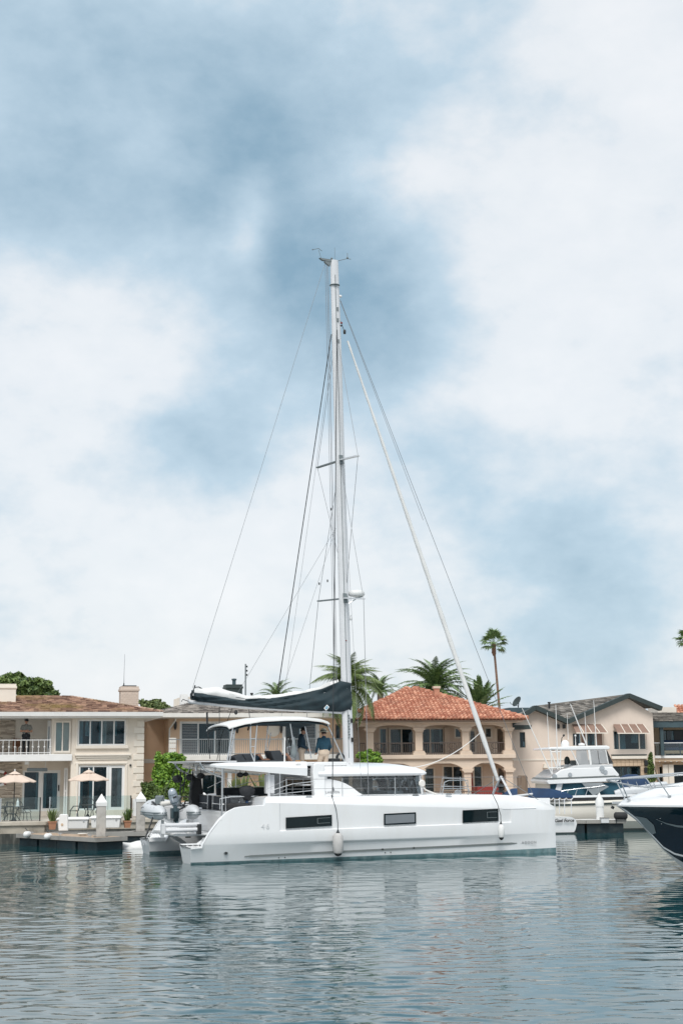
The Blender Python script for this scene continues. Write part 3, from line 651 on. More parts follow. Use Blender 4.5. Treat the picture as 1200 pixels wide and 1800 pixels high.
# radar dome on the lower spreaders' bracket, ahead of the mast
c = mastp(9.4); o = MB().lathe([(.0, .0), (.27, .0), (.31, .05), (.31, .13), (.27, .20), (.0, .235)], (c.x + .52, 0, 9.42), 18).build('radar_dome', M['wpaint'], mast, 40)
m = MB(); m.tube([(c.x + .15, 0, 9.3), (c.x + .75, 0, 9.4)], .025); m.tube([(c.x + .15, 0, 9.1), (c.x + .6, 0, 9.38)], .02); m.build('radar_bracket', M['steel'], mast)
m = MB(); c = mastp(8.6); m.ball((c.x + .27, 0, 8.55), .06, 8); m.tube([(c.x + .2, 0, 8.5), (c.x + .27, 0, 8.7)], .02); m.build('deck_light', M['wpaint'], mast)
MB().ball((mastp(7.7).x, -.14, 7.72), .025, 6).build('mast_marker', M['red'], mast)
def line(name, a, b, r, mt='wire', sag=0, n=2):
    a, b = Vector(a), Vector(b); pts = [a.lerp(b, i / n) - Vector((0, 0, sag * 4 * (i / n) * (1 - i / n))) for i in range(n + 1)]
    return MB().tube(pts, r, 5).build(name, M[mt], cat)
for sg in (-1, 1):
    u, l = TIP[(14.62, sg)], TIP[(9.32, sg)]
    line('cap_shroud', mastp(19.5) + Vector((0, .1 * sg, 0)), u, .009); line('cap_shroud', u, mastp(9.9) + Vector((.1, .1 * sg, 0)), .009)
    line('diagonal_shroud', mastp(14.4) + Vector((0, .1 * sg, 0)), l, .009)
    line('lower_shroud', l, (6.2, 3.72 * sg, 2.1), .011)
    line('main_shroud', mastp(19.6) + Vector((-.05, .1 * sg, 0)), (5.05 + (.9 if sg < 0 else 0), 3.75 * sg, 2.09), .006)
a = mastp(19.75); line('halyard', (a.x - .02, -.15, a.z), (4.86, -3.80, 2.08), .017, 'rope')
# lazy jacks and topping lift to the boom
E1 = Vector((.84, 0, 5.55))
b1 = cx_(487, 1213, 0); line('lazy_jack', mastp(19.6) + Vector((-.2, 0, 0)), (b1[0], -.1, b1[1]), .019, 'rope')
line('topping_lift', (MT.x - .4, 0, 22.4), (.95, 0, 5.9), .0075)
for dx, sg in ((.30, 0), (.36, .03), (.26, -.03)): line('halyard', (MT.x - dx, sg, 22.45), (mastp(6.2).x - dx * .95 - .12, sg, 6.0), .0085 if sg else .011)
line('lazy_jack', mastp(12) + Vector((-.2, .1, 0)), (4.3, .25, 5.6), .006); line('lazy_jack', mastp(12) + Vector((-.2, .1, 0)), (2.6, .25, 5.6), .006)
m = MB()
for px, py in ((581.5, 895), (575.5, 1021), (561, 1026)): x, z = cx_(px, py, .1); m.ball((x, .1, z), (.03, .03, .06), 6)
m.build('line_block', M['dark'], cat)
# boom with its stack bag
m = MB(); rs = []
for x, z in ((.80, 5.40), (.9, 5.37), (3, 5.20), (6.62, 5.04)): rs.append([(x, .09 * math.cos(a) , z + .04 + .075 * math.sin(a)) for a in np.linspace(0, 2 * math.pi, 11)[:-1]])
boom = m.rings(rs).build('boom', M['alu'], cat, 50)
bx = [.93, 1.1, 1.4, 2.0, 2.9, 4.0, 5.0, 5.8, 6.55, 6.95]; bt = [5.82, 5.82, 5.78, 5.66, 5.53, 5.58, 5.74, 5.92, 6.22, 6.14]; bb = [5.50, 5.42, 5.40, 5.33, 5.25, 5.17, 5.12, 5.10, 5.08, 5.15]
for sg in (-1, 1):
    m = MB(); gx = np.linspace(.93, 6.95, 130); G = []
    for x in gx:
        t0, b0 = itp(x, bx, bt), itp(x, bx, bb); row = []
        for k in range(15):
            v = k / 14; z = lerp(b0, t0, v)
            y = .13 + .15 * math.sin(math.pi * min(1, v * 1.25)) * (1 if x < 6.4 else .7)
            y += .034 * math.sin(9 * v + 1.7 * x + 1.3 * math.sin(2.2 * x)) + .024 * math.sin(17 * (v - .35 * x) + 2 * math.sin(1.3 * x)) + .014 * math.sin(40 * v + 11 * x) * (.5 + .5 * math.sin(x * 1.9))
            row.append((x, sg * y, z))
        G.append(row)
    vs = [p for r in G for p in r]; m.add(vs, [(i * 15 + k, (i + 1) * 15 + k, (i + 1) * 15 + k + 1, i * 15 + k + 1) for i in range(129) for k in range(14)])
    o = m.build('boom_bag', M['navy'], cat, 60); md = o.modifiers.new('thick', 'SOLIDIFY'); md.thickness = .012
m = MB(); rs = []                              # furled mainsail heaped in the bag
for i in range(60):
    x = lerp(.98, 6.5, i / 59); t0 = itp(x, bx, bt) + .05 + itp(x, [1, 1.3, 1.9, 2.5, 3.2, 4.2, 6.5], [.02, .06, .20, .13, .06, .05, .03]); b0 = itp(x, bx, bb) + .15
    ring = []
    for a in np.linspace(0, 2 * math.pi, 15)[:-1]:
        wv = 1 + .10 * math.sin(5 * a + 3 * x) + .06 * math.sin(9 * x + 2 * a)
        ring.append((x, itp(x, [.9, 2.6, 3.4, 6.5], [.17, .16, .10, .09]) * math.cos(a) * wv, lerp(b0, t0, .5 + .5 * math.sin(a) * (1 if math.sin(a) < 0 else wv))))
    rs.append(ring)
m.rings(rs).build('furled_mainsail', M['sail'], cat, 60)
m = MB(); m.tube([(.86, -.05, 5.52), (.98, -.1, 5.86), (1.02, -.08, 6.0)], .025); m.tube([(.98, -.1, 5.92), (1.15, -.1, 5.94), (1.35, -.05, 5.85)], .02); m.tube([(.84, 0, 5.42), (.6, 0, 5.5), (.55, 0, 5.42)], .015); m.build('boom_end_gear', M['rope'], cat)
x, z = cx_(573.5, 1244, -.3); o = MB().prism([(x - .105, z - .02), (x - .02, z - .11), (x + .105, z + .02), (x + .02, z + .11)], -.335, -.30).build('bag_patch', M['wpaint'], cat)
M['logo'] = mat('blue_print', (.02, .25, .42), .5); MB().prism([(x - .065, z - .012), (x - .012, z - .068), (x + .065, z + .012), (x + .012, z + .068)], -.34, -.33).build('patch_square', M['logo'], o); MB().prism([(x - .022, z - .004), (x - .004, z - .023), (x + .022, z + .004), (x + .004, z + .023)], -.345, -.33).build('patch_dot', M['wpaint'], o)
m = MB(); a = mastp(5.2); m.tube([(a.x - .22, -.02, 5.0), (a.x - .22, -.02, 6.3)], .03); m.build('gooseneck', M['steel'], cat)
# mainsheet below the boom
m = MB(); m.tube([(3.02, -.1, 5.15), (3.0, -.3, 4.75)], .014); m.tube([(3.0, -.3, 4.75), (2.9, -.4, 4.4)], .03)
m.tube([(2.45, .1, 5.2), (2.3, 1.0, 4.2), (2.2, 1.2, 3.35)], .012); m.tube([(1.95, .0, 5.25), (2.0, .2, 4.0), (2.05, .3, 3.3)], .012); m.build('mainsheet', M['rope'], cat)
MB().ball((2.55, -.05, 5.05), (.07, .05, .09), 8).build('sheet_block', M['dark'], cat)
m = MB(); a0 = cx_(364, 1252, .2); a1 = cx_(364.5, 1275, .2); m.tube([(a0[0], .2, a0[1]), (a1[0], .2, a1[1])], .035); a2 = cx_(369, 1334, .2); m.tube([(a1[0], .2, a1[1]), (a2[0], .2, a2[1])], .014); m.build('mainsheet', M['rope'], cat)
# foresails
fa, fb = Vector((mastp(19.75).x + .35, 0, 19.75)), Vector((13.05, 0, 2.25))
rs = [fa.lerp(fb, t) for t in np.linspace(.02, .985, 60)]
m = MB(); m.tube(rs, [.035 + .055 * min(1, t * 1.6) * (1 - max(0, t - .9) * 4) + .006 * math.sin(i * 1.9) for i, t in enumerate(np.linspace(0, 1, 60))], 10); m.build('furled_jib', M['sail'], cat, 60)
m = MB(); m.tube([mastp(20.2) + Vector((.18, 0, 0)), fa], .012); m.lathe([(.05, -.08), (.06, 0), (.05, .08)], fa, 8); q = fa.lerp(mastp(20.2), .5); m.lathe([(.03, -.03), (.10, 0), (.03, .03)], q, 8); m.build('jib_swivel', M['dark'], cat)
m = MB(); m.lathe([(.06, -.14), (.16, -.10), (.08, -.04), (.08, .04), (.16, .10), (.05, .2)], fb + Vector((.02, 0, -.06)), 12); m.build('furling_drum', M['dark'], cat)
line('forestay', mastp(21.05) + Vector((.2, 0, 0)), (14.40, 0, 2.05), .010); line('forestay', mastp(21.0) + Vector((.2, 0, 0)), mastp(21.0).lerp(Vector((14.4, 0, 2.05)), .45), .008)
for d in (0, .12):
    a = fa.lerp(fb, .88); line('jib_sheet', a, (7.9, -.5 - d, 3.10 + .02), .011, 'sail', .55, 14)
# forward crossbeam, sprit, striker legs, trampoline
m = MB(); m.tube([(13.1, -3.15, 1.72), (13.1, 0, 1.82), (13.1, 3.15, 1.72)], .11, 10); m.build('crossbeam', M['alu'], cat, 50)
m = MB(); m.tube([(10.9, 0, 1.75), (13.1, 0, 1.86), (14.42, 0, 1.98)], .045, 8); m.build('bowsprit', M['alu'], cat, 50)
ap = Vector((13.1, 0, 2.66))
for y in (-.85, .85): line('striker_leg', ap, (13.1, y, 1.9), .045, 'alu')
line('striker_stay', ap, (13.1, -3.1, 1.8), .012, 'wire'); line('striker_stay', ap, (13.1, 3.1, 1.8), .012, 'wire')
for y in (-1.45, 1.45): MB().box(11.05, 13.0, y - 1.3, y + 1.3, 1.80, 1.815).build('trampoline', M['grey'], cat)
# lifelines, stanchions, pulpits on both sides
for sg in (-1, 1):
    def dy(x): 
        t = max(0, (x - 6) / (LH - 6)); return sg * (3.95 - .68 * t ** 2.3 - .30)
    sx = [3.28, 5.28, 7.22, 9.75, 11.1]
    for x in sx:
        o = MB().tube([(x, dy(x), 2.05), (x, dy(x), 2.70)], .014, 8).build('stanchion', M['steel'], cat)
    for z in (2.68, 2.36):
        pts = [(2.5, dy(2.5), z - .35)] + [(x, dy(x), z) for x in sx] + [(12.3, dy(12.3), z - .02)]
        MB().tube(pts, .007, 5).build('lifeline', M['wire'], cat)
    m = MB(); m.tube([(9.0, dy(9.0), 2.05), (9.12, dy(9.1), 2.52), (9.3, dy(9.2), 2.58), (10.05, dy(10), 2.58), (10.05, dy(10), 2.05)], .018); m.tube([(9.05, dy(9.05), 2.3), (10.05, dy(10), 2.3)], .014); m.build('gate_rail', M['steel'], cat)
    m = MB(); m.tube([(12.0, dy(12), 2.0), (12.1, dy(12.1), 2.6), (13.0, dy(13), 2.56), (13.3, dy(13.3) - sg * .1, 2.0 - .3)], .018); m.tube([(12.05, dy(12.05), 2.28), (13.15, dy(13.1), 2.25)], .014); 
    if sg > 0: m.build('pulpit', M['steel'], cat)
    for x in (4.05, 7.95, 9.2):
        m = MB(); m.prism([(x - .12, 2.085), (x - .07, 2.14), (x + .07, 2.14), (x + .12, 2.085)], sg * 3.72 - .03, sg * 3.72 + .03); m.build('deck_cleat', M['steel'], cat)
m = MB(); a = cx_(739, 1377, -3.2); m.lathe([(.10, -.05), (.13, 0), (.10, .05)], (a[0] + .05, -3.2, a[1]), 10, axis='y'); m.tube([(a[0] + .05, -3.2, a[1] - .1), (a[0] + .2, -3.2, 2.25), (a[0] + .6, -3.2, 2.1)], .03); m.build('shower_hose', M['offw'], cat)
m = MB(); a = cx_(804, 1395, -2.9); m.lathe([(.13, -.04), (.14, 0), (.10, .04)], (a[0], -2.9, a[1]), 14, axis='y'); m.build('deck_winch', M['steel'], cat)
m = MB(); a = cx_(599, 1332, -.4); 
for k in range(4): m.tube([(a[0] + .13 * math.cos(t), -.4 + .05 * k, a[1] + .15 * math.sin(t)) for t in np.linspace(0, 2 * math.pi, 14)[:-1]], .025, 6, loop=True)
m.build('coiled_rope', M['rope'], cat)
m = MB(); a = cx_(585, 1336, -.6); m.box(a[0] - .2, a[0] + .22, -.8, -.4, 3.24, a[1] + .06); m.build('winch_base', M['dark'], cat, bev=.03)
# stern: swim platform with its rollers, steps, grab loops
m = MB(); m.box(.0, 1.5, -1.45, 1.85, .80, .88); m.build('swim_platform', M['gel'], cat, bev=.03)
for dz, yy in ((0, -1.62), (.18, -1.58)):
    a = cx_(289, 1460 - dz * 50, yy); b = cx_(350, 1459 - dz * 50, yy)
    o = MB().tube([(a[0], yy, a[1]), (b[0], yy, b[1] + .02)], .07, 10).build('platform_roller', M['alu'], cat, 50)
for px in (288, 351):
    a = cx_(px, 1456, -1.7); MB().box(a[0] - .07, a[0] + .07, -1.72, -1.5, a[1] - .2, a[1] + .14).build('roller_cap', M['dark'] if px > 300 else M['gelgrey'], cat, bev=.02)
m = MB(); q = [cx_(*p, 1.9) for p in ((268, 1462), (283, 1460), (300, 1464), (318, 1473), (330, 1483), (336, 1487), (326, 1487), (316, 1480), (296, 1467))]; m.prism(q, 1.9, 2.25); m.build('inner_stern_wing', M['gelgrey'], cat, bev=.02)
m = MB(); m.prism([(.1, .55), (.55, .60), (1.2, .98), (1.75, 1.5), (1.75, .9), (.9, .5)], -2.34, -2.26); m.build('inner_stern_step', M['gel'], cat)
for i, (px, py) in enumerate(((312, 1463), (322, 1466), (330, 1471.5))): a = cx_(px, py, 1.0); MB().box(a[0] - .09, a[0] + .09, .9, 1.0, a[1] - .02, a[1] + .02).build('step_slot', M['dark'], cat)
for dy_ in (0, .5):
    m = MB(); m.tube([(.10, 2.6 + dy_, .45), (.06, 2.6 + dy_, .62), (.16, 2.6 + dy_, .74), (.38, 2.6 + dy_, .74), (.50, 2.6 + dy_, .62), (.54, 2.6 + dy_, .48)], .02); m.build('grab_loop', M['steel'], cat)
m = MB(); m.tube([(.0, 3.0, .52), (-.08, 3.0, .3), (-.08, 3.3, .3), (.0, 3.3, .52)], .02); m.build('swim_ladder', M['steel'], cat)
for k in range(4): MB().box(.02 + .19 * k, .15 + .19 * k, -2.62, -2.42, .535, .56).build('ladder_tread', M['dark'], cat)
# ------------------------------------------------------------------ house kit
M['stucco'] = mat('cream_stucco', (.73, .66, .575), .9, .05, 1.2, bump=.25, bs=30, stretch=(1, 1, .4), wear=((.60, .52, .43), .45, .7))
M['trim'] = mat('cream_trim', (.76, .70, .62), .8, .05, 1.5)
M['peach'] = mat('peach_stucco', (.74, .53, .37), .9, .06, 1.2, bump=.25, bs=30, stretch=(1, 1, .4), wear=((.62, .44, .31), .45, .8))
M['tan'] = mat('tan_stucco', (.66, .545, .445), .9, .06, 1.2, bump=.25, bs=30, stretch=(1, 1, .4), wear=((.54, .43, .34), .5, .8))
M['pinkst'] = mat('pale_pink_stucco', (.71, .61, .53), .9, .05, 1.0, bump=.25, bs=30, stretch=(1, 1, .35), wear=((.60, .51, .44), .5, .6))
M['sandst'] = mat('sandstone_block', (.55, .42, .30), .85, .14, 2, bump=.3, island=.5)
M['ledge'] = mat('ledge_stone', (.34, .27, .21), .9, .3, 4, bump=.4, island=.8, col2=(.80, .70, .58))
M['brickp'] = mat('painted_brick', (.58, .49, .42), .85, .1, 3, bump=.4, island=.4)
M['shake'] = mat('brown_roof_shingle', (.12, .065, .05), .9, .3, 3, bump=.4, island=.85, col2=(.52, .35, .26), wear=((.30, .24, .07), .7, .28))
M['greysh'] = mat('grey_roof_shake', (.11, .10, .095), .9, .3, 3, bump=.4, island=.85, col2=(.48, .44, .40))
M['slate'] = mat('grey_brown_roof_tile', (.075, .07, .062), .85, .3, 3, bump=.3, island=.85, col2=(.30, .275, .245))
M['clay'] = mat('red_clay_tile', (.36, .12, .07), .8, .3, 4, bump=.3, island=.8, col2=(.68, .36, .24), wear=((.22, .11, .08), .5, 1.6))
M['fasc'] = mat('dark_green_fascia', (.030, .045, .045), .6, .15)
M['teal_m'] = mat('grey_blue_steel', (.05, .085, .10), .5, .15)
M['iron'] = mat('wrought_iron', (.035, .036, .036), .55, .2)
M['irong'] = mat('grey_rail_paint', (.22, .24, .25), .5, .1)
M['ironb'] = mat('bronze_rail_paint', (.13, .10, .085), .5, .1)
M['copper'] = mat('copper_awning', (.27, .175, .135), .5, .15, 2, bump=.1)
M['shadeint'] = mat('painted_room_shade', (.016, .040, .048), .9, .3, 1.0, col2=(.045, .075, .08))
def wall(par, name, x0, x1, z0, z1, holes, y, mt, depth=.25, m_=None):
    """flat wall with real openings and their reveals"""
    xs = sorted({x0, x1, *[h[0] for h in holes], *[h[1] for h in holes]}); zs = sorted({z0, z1, *[h[2] for h in holes], *[h[3] for h in holes]})
    xs = [x for x in xs if x0 <= x <= x1]; zs = [z for z in zs if z0 <= z <= z1]
    m = MB()
    for i in range(len(xs) - 1):
        for j in range(len(zs) - 1):
            cx, cz = (xs[i] + xs[i + 1]) / 2, (zs[j] + zs[j + 1]) / 2
            if any(h[0] < cx < h[1] and h[2] < cz < h[3] for h in holes): continue
            m.quad((xs[i], y, zs[j]), (xs[i + 1], y, zs[j]), (xs[i + 1], y, zs[j + 1]), (xs[i], y, zs[j + 1]))
    for a, b, c, d in holes:
        for p, q in (((a, c), (b, c)), ((b, c), (b, d)), ((b, d), (a, d)), ((a, d), (a, c))):
            m.quad((p[0], y, p[1]), (q[0], y, q[1]), (q[0], y + depth, q[1]), (p[0], y + depth, p[1]))
    m.quad((x0, y, z0), (x0, y + depth, z0), (x0, y + depth, z1), (x0, y, z1)); m.quad((x1, y, z0), (x1, y + depth, z0), (x1, y + depth, z1), (x1, y, z1))
    return m.build(name, M[mt], par, recalc=False)
def window(par, x0, x1, z0, z1, y, cols=(1, 1), rows=(1,), fw=.07, mt='wpaint', gl='glass', mull=.06, name='window', depth=.09, blinds=False):
    """frame with mullions as a part, every pane a sub-part"""
    f = MB()
    f.box(x0, x1, y, y + depth, z0, z0 + fw); f.box(x0, x1, y, y + depth, z1 - fw, z1); f.box(x0, x0 + fw, y, y + depth, z0 + fw, z1 - fw); f.box(x1 - fw, x1, y, y + depth, z0 + fw, z1 - fw)
    W = x1 - x0 - 2 * fw - mull * (len(cols) - 1); Hh = z1 - z0 - 2 * fw - mull * (len(rows) - 1)
    X = []; x = x0 + fw
    for c in cols:
        wd = W * c / sum(cols); X.append((x, x + wd)); x += wd + mull
    Z = []; z = z0 + fw
    for c in rows:
        hh = Hh * c / sum(rows); Z.append((z, z + hh)); z += hh + mull
    for i in range(len(X) - 1): f.box(X[i][1], X[i + 1][0], y + .005, y + depth - .01, z0 + fw, z1 - fw)
    for j in range(len(Z) - 1):
        for a, b in X: f.box(a, b, y + .008, y + depth - .012, Z[j][1], Z[j + 1][0])
    o = f.build(name, M[mt], par)
    for i, (a, b) in enumerate(X):
        for c, d in Z:
            g = gl if isinstance(gl, str) else gl[i % len(gl)]
            tl = [rnd.uniform(-.012, .012) for _ in range(2)]
            yy = y + depth * .6
            MB().add([(a, yy + tl[0], c), (b, yy + tl[1], c), (b, yy + tl[1] * .3, d), (a, yy + tl[0] * .3, d), (a, yy + .03, c), (b, yy + .03, c), (b, yy + .03, d), (a, yy + .03, d)],
                     [(0, 1, 2, 3), (7, 6, 5, 4), (0, 4, 5, 1), (1, 5, 6, 2), (2, 6, 7, 3), (3, 7, 4, 0)]).build('pane', M[g], o)
            if g in ('glass', 'glass2'):
                MB().box(a, b, yy + .10, yy + .11, c, d).build('room_shade_sheet', M['shadeint'], o)  # dark sheet close behind the pane, its colour standing in for room shade
                for side in (0, 1):
                    if rnd.random() < .5 and not blinds:
                        wq = (b - a) * rnd.uniform(.16, .42); x0_ = a if side == 0 else b - wq; q = MB(); n_ = max(4, int(wq / .07)); zb_ = c + (0 if rnd.random() < .7 else (d - c) * .35)
                        pr_ = [(x0_ + wq * k / n_, yy + .065 + (.022 if k % 2 else -.012)) for k in range(n_ + 1)]
                        q.add([(p_[0], p_[1], zz) for zz in (zb_, d) for p_ in pr_], [(k, k + 1, n_ + 2 + k, n_ + 1 + k) for k in range(n_)]); q.build('curtain', M['curt'], o)
            if blinds and i in blinds:
                q = MB(); n = int((d - c) / .085)
                for k in range(n): q.box(a + .01, b - .01, yy - .022, yy - .016, c + .02 + k * .085, c + .06 + k * .085)
                q.build('blind_slats', M['greypane'], o, kind='stuff')
    return o
def roofpatch(par, name, eL, eR, rR, rL, tw, ex, mt, style='flat', under=None, jit=.15, seed=3):
    """courses of tiles on the slope between an eave line and a ridge line"""
    r_ = random.Random(seed); eL, eR, rR, rL = map(Vector, (eL, eR, rR, rL))
    along = ((eR - eL) + (rR - rL)).normalized(); nrm = along.cross(((rL + rR) / 2 - (eL + eR) / 2)).normalized()
    if nrm.z < 0: nrm = -nrm
    ud = along; sl = nrm.cross(ud).normalized()
    if sl.z < 0: sl = -sl
    LL = ((rL - eL).dot(sl) + (rR - eR).dot(sl)) / 2; n = max(1, int(LL / ex)); m = MB()
    for j in range(n):
        t = j / n; t2 = (j + 1) / n
        a, b = eL.lerp(rL, t), eR.lerp(rR, t); a2, b2 = eL.lerp(rL, t2), eR.lerp(rR, t2)
        base = a; L0 = (b - a).dot(ud); s2 = (a2 - a).dot(ud); e2 = (b2 - a).dot(ud)
        x = -r_.random() * tw if style == 'flat' else -(j % 2) * 0
        while x < L0:
            wd = tw * (1 + r_.uniform(-jit, jit)) if style == 'flat' else tw
            q0, q1 = max(x, min(0, s2)), min(x + wd, max(L0, e2)); q0 = max(q0, 0); q1 = min(q1, L0)
            p0, p1 = min(max(q0, s2), e2), max(min(q1, e2), s2)
            if q1 - q0 > .04:
                if style == 'flat':
                    th = .045 + r_.uniform(-.012, .02); g_ = .01
                    lo = -.02 + r_.uniform(-.015, .015)
                    vs = [base + ud * (q0 + g_) + sl * lo + nrm * (th + .012), base + ud * (q1 - g_) + sl * lo + nrm * (th + .012), base + ud * (max(p1, p0 + .001) - g_) + sl * ex + nrm * .02, base + ud * (p0 + g_) + sl * ex + nrm * .02]
                    vs += [vs[0] - nrm * th, vs[1] - nrm * th]
                    m.add(vs, [(0, 1, 2, 3), (0, 4, 5, 1), (0, 3, 4), (1, 5, 2)])
                else:
                    w2 = (q1 - q0); k = 5; rg1 = []; rg2 = []; lo = r_.uniform(-.02, .02)
                    for i in range(k + 1):
                        aa = math.pi * i / k; u_ = q0 + w2 * (.5 - .46 * math.cos(aa)); h_ = .035 + w2 * .42 * math.sin(aa)
                        rg1.append(base + ud * u_ + sl * (lo - .03) + nrm * (h_ + .035)); rg2.append(base + ud * min(max(u_, s2), e2) + sl * ex + nrm * h_ * .9)
                    vs = rg1 + rg2 + [p - nrm * (.06) for p in (rg1[0], rg1[-1])]
                    fs = [(i, i + 1, k + 2 + i, k + 1 + i) for i in range(k)] + [tuple(range(k + 1))]
                    m.add(vs, fs)
            x += wd
    o = m.build(name, M[mt], par, recalc=False, smooth=40 if style != 'flat' else None, kind='stuff')
    return o
def balusters(par, x0, x1, y, z0, z1, step, r, mt, single=False, knob=False):
    """railing part with its balusters; told apart in the photo -> one object each"""
    o = MB().box(x0, x1, y - .025, y + .025, z1 - .05, z1).box(x0, x1, y - .02, y + .02, z0 + .06, z0 + .10).build('railing', M[mt], par)
    n = max(2, int(round((x1 - x0) / step)))
    if single:
        b = MB(); b.lathe([(r, z0), (r, z1)], (0, 0, 0), 6)
        if knob: b.lathe([(r, -.05), (r * 3, -.02), (r * 3, .02), (r, .05)], (0, 0, (z0 + z1) / 2), 8)
        for i in range(n + 1):
            if i == 0: k = b.build('baluster', M[mt], o); k.location = (x0, y, 0)
            else: inst(k, o, (lerp(x0, x1, i / n), y, 0))
    else:
        b = MB()
        for i in range(n + 1):
            x = lerp(x0, x1, i / n); b.box(x - r, x + r, y - r, y + r, z0, z1 - .05)
        b.build('baluster_row', M[mt], o, kind='stuff')
    return o
M['curt'] = mat('window_curtain', (.55, .56, .54), .9, .1, 3)
def house(name, label, F): return thing(name, label, 'house', F.o, F.rz)
def local(F, px, py, d=0): return F.px(px, py, d)
def gz(F): return GZ - F.o.z
# ------------------------------------------------------------------ 1 the cream house, far left
F1 = Frame(-13.7, 72, 0, YAW); h1 = house('stucco_house', 'cream two storey stucco house with brown hip roof and white balcony, left edge', F1)
R1 = lambda *a, d=0: F1.r(*a, d)
xr = F1.X(252, 1340); xl = xr - 15.5; ze = F1.Z(125, 1262); zf = GZ
w_up = R1(137, 1264.5, 222, 1310.5); w_dn = R1(138, 1345, 219.5, 1424); xb = F1.X(126, 1340)     # right bay begins here
w_n = R1(93, 1266, 126, 1324)
slab = R1(0, 1326, 127, 1338)
wall(h1, 'wall', xb, xr, zf, ze, [w_up, w_dn], 0, 'stucco')
D = 1.9                                        # the balcony part sits back
wall(h1, 'wall', xl, xb - .02, slab[3], ze, [], D, 'trim'); 
sl_ = R1(40, 1354, 106, 1426, d=D); 
wall(h1, 'wall', xl, xb - .02, zf, slab[2], [sl_], D, 'stucco')
MB().box(xb - .02, xb, 0.01, D, zf, ze).build('wall_return', M['stucco'], h1)
MB().box(xr - .02, xr, .01, 9, zf, ze).build('side_wall', M['stucco'], h1)
MB().box(xl, xb + .02, -.12, D, slab[2], slab[3]).build('balcony_slab', M['wpaint'], h1, bev=.02)
b0 = R1(88, 1262, 127, 1326, d=.5)                # corner bay of the upper room with the two light window
MB().box(F1.X(91, 1300, .15), xb + .005, .15, D - .01, slab[3], ze - .02).build('corner_bay', M['trim'], h1)
ww = R1(95.5, 1267, 125, 1323, d=.1); window(h1, *ww, .08, (1, 1), fw=.09, mt='trim', gl=('glass', 'glass2'))
q = R1(83, 1270, 90, 1322, d=.9); m = MB(); o = MB().box(F1.X(83, 1300, 1.2), F1.X(91, 1300, .15), .9, 1.0, slab[3], ze - .1).build('balcony_door', M['wpaint'], h1); MB().box(F1.X(85, 1300, 1.2), F1.X(88, 1300, .15), .88, .9, slab[3] + .3, ze - .4).build('pane', M['glass'], o)
window(h1, *w_up, .05, (1, 1, 1.08, .95), fw=.08, gl=('glass', 'glass', 'glass2', 'glass'))
# sill and the moulding between the storeys
def band(F, par, x0, y0, x1, y1, out, mt, name, d=0):
    a = F.r(x0, y0, x1, y1, d); return MB().box(a[0], a[1], d - out, d + .02, a[2], a[3]).build(name, M[mt], par, bev=.015)
band(F1, h1, 133.5, 1311, 226, 1316, .14, 'trim', 'sill')
band(F1, h1, 132, 1325.5, 230, 1328.5, .16, 'trim', 'moulding'); band(F1, h1, 134, 1329, 227, 1332, .11, 'trim', 'moulding'); band(F1, h1, 137, 1332.5, 224, 1335.5, .06, 'trim', 'moulding')
for a in ((134, 1264, 137, 1312), (222, 1264, 225, 1312)): band(F1, h1, *a, .04, 'trim', 'window_trim')
for a in ((133, 1343, 137, 1424), (221, 1343, 224, 1424), (133, 1340, 224, 1343)): band(F1, h1, *a, .05, 'trim', 'window_trim')
x0, x1, z0, z1 = w_dn; xm = F1.X(191, 1390)
window(h1, x0, xm - .02, z0, z1, .06, (1, 1), fw=.09, gl=('glass', 'glass'), name='sliding_door'); window(h1, xm + .0, x1, z0, z1, .06, (1,), (1,), fw=.14, gl='glass2', name='sliding_door')
x0, x1, z0, z1 = sl_; xm = F1.X(71, 1390, D)
o = window(h1, x0, xm, z0, z1, D + .05, (1,), fw=.09, name='sliding_door'); o = window(h1, xm + .01, x1, z0, z1, D + .05, (1,), fw=.14, name='sliding_door')
MB().box(x1 - .1, x1 - .05, D - .02, D + .05, z0 + 1.0, z0 + 1.3).build('door_handle', M['dark'], o)
o = window(h1, F1.X(112.5, 1390, 1.0), F1.X(119, 1390, 1.0), zf, F1.Z(115, 1350, 1.0), 1.0, (1,), (1.1, 1), fw=.08, name='side_light')
# ledge stone on the recessed walls
def ledge(par, x0, x1, z0, z1, y, seed):
    r_ = random.Random(seed); m = MB(); z = z0
    while z < z1 - .03:
        hh = r_.uniform(.04, .08); x = x0 - r_.random() * .3
        while x < x1:
            wd = r_.uniform(.15, .45); a, b = max(x, x0), min(x + wd, x1); pr = r_.uniform(.02, .09)
            if b - a > .03: m.add([(a + .006, y - pr, z + .006), (b - .006, y - pr, z + .006), (b - .006, y - pr, min(z + hh, z1) - .006), (a + .006, y - pr, min(z + hh, z1) - .006), (a + .006, y, z + .006), (b - .006, y, z + .006), (b - .006, y, min(z + hh, z1) - .006), (a + .006, y, min(z + hh, z1) - .006)], [(0, 1, 2, 3), (0, 4, 5, 1), (1, 5, 6, 2), (2, 6, 7, 3), (3, 7, 4, 0)])
            x += wd
        z += hh
    return m.build('ledge_stones', M['ledge'], par, recalc=False, kind='stuff')
ledge(h1, xl, F1.X(27, 1300, D), slab[3], ze - .05, D - .005, 4); ledge(h1, xl, F1.X(38.5, 1390, D), zf, slab[2] - .02, D - .005, 5)
# quoins on the right corner
zq = zf + .1; k = 0
while zq < ze - .3:
    wq = .34 if k % 2 else .50; MB().box(xr - wq, xr + .03, -.04, .3, zq + .012, zq + .30).build('quoin_stone', M['trim'], h1, bev=.012); zq += .33; k += 1
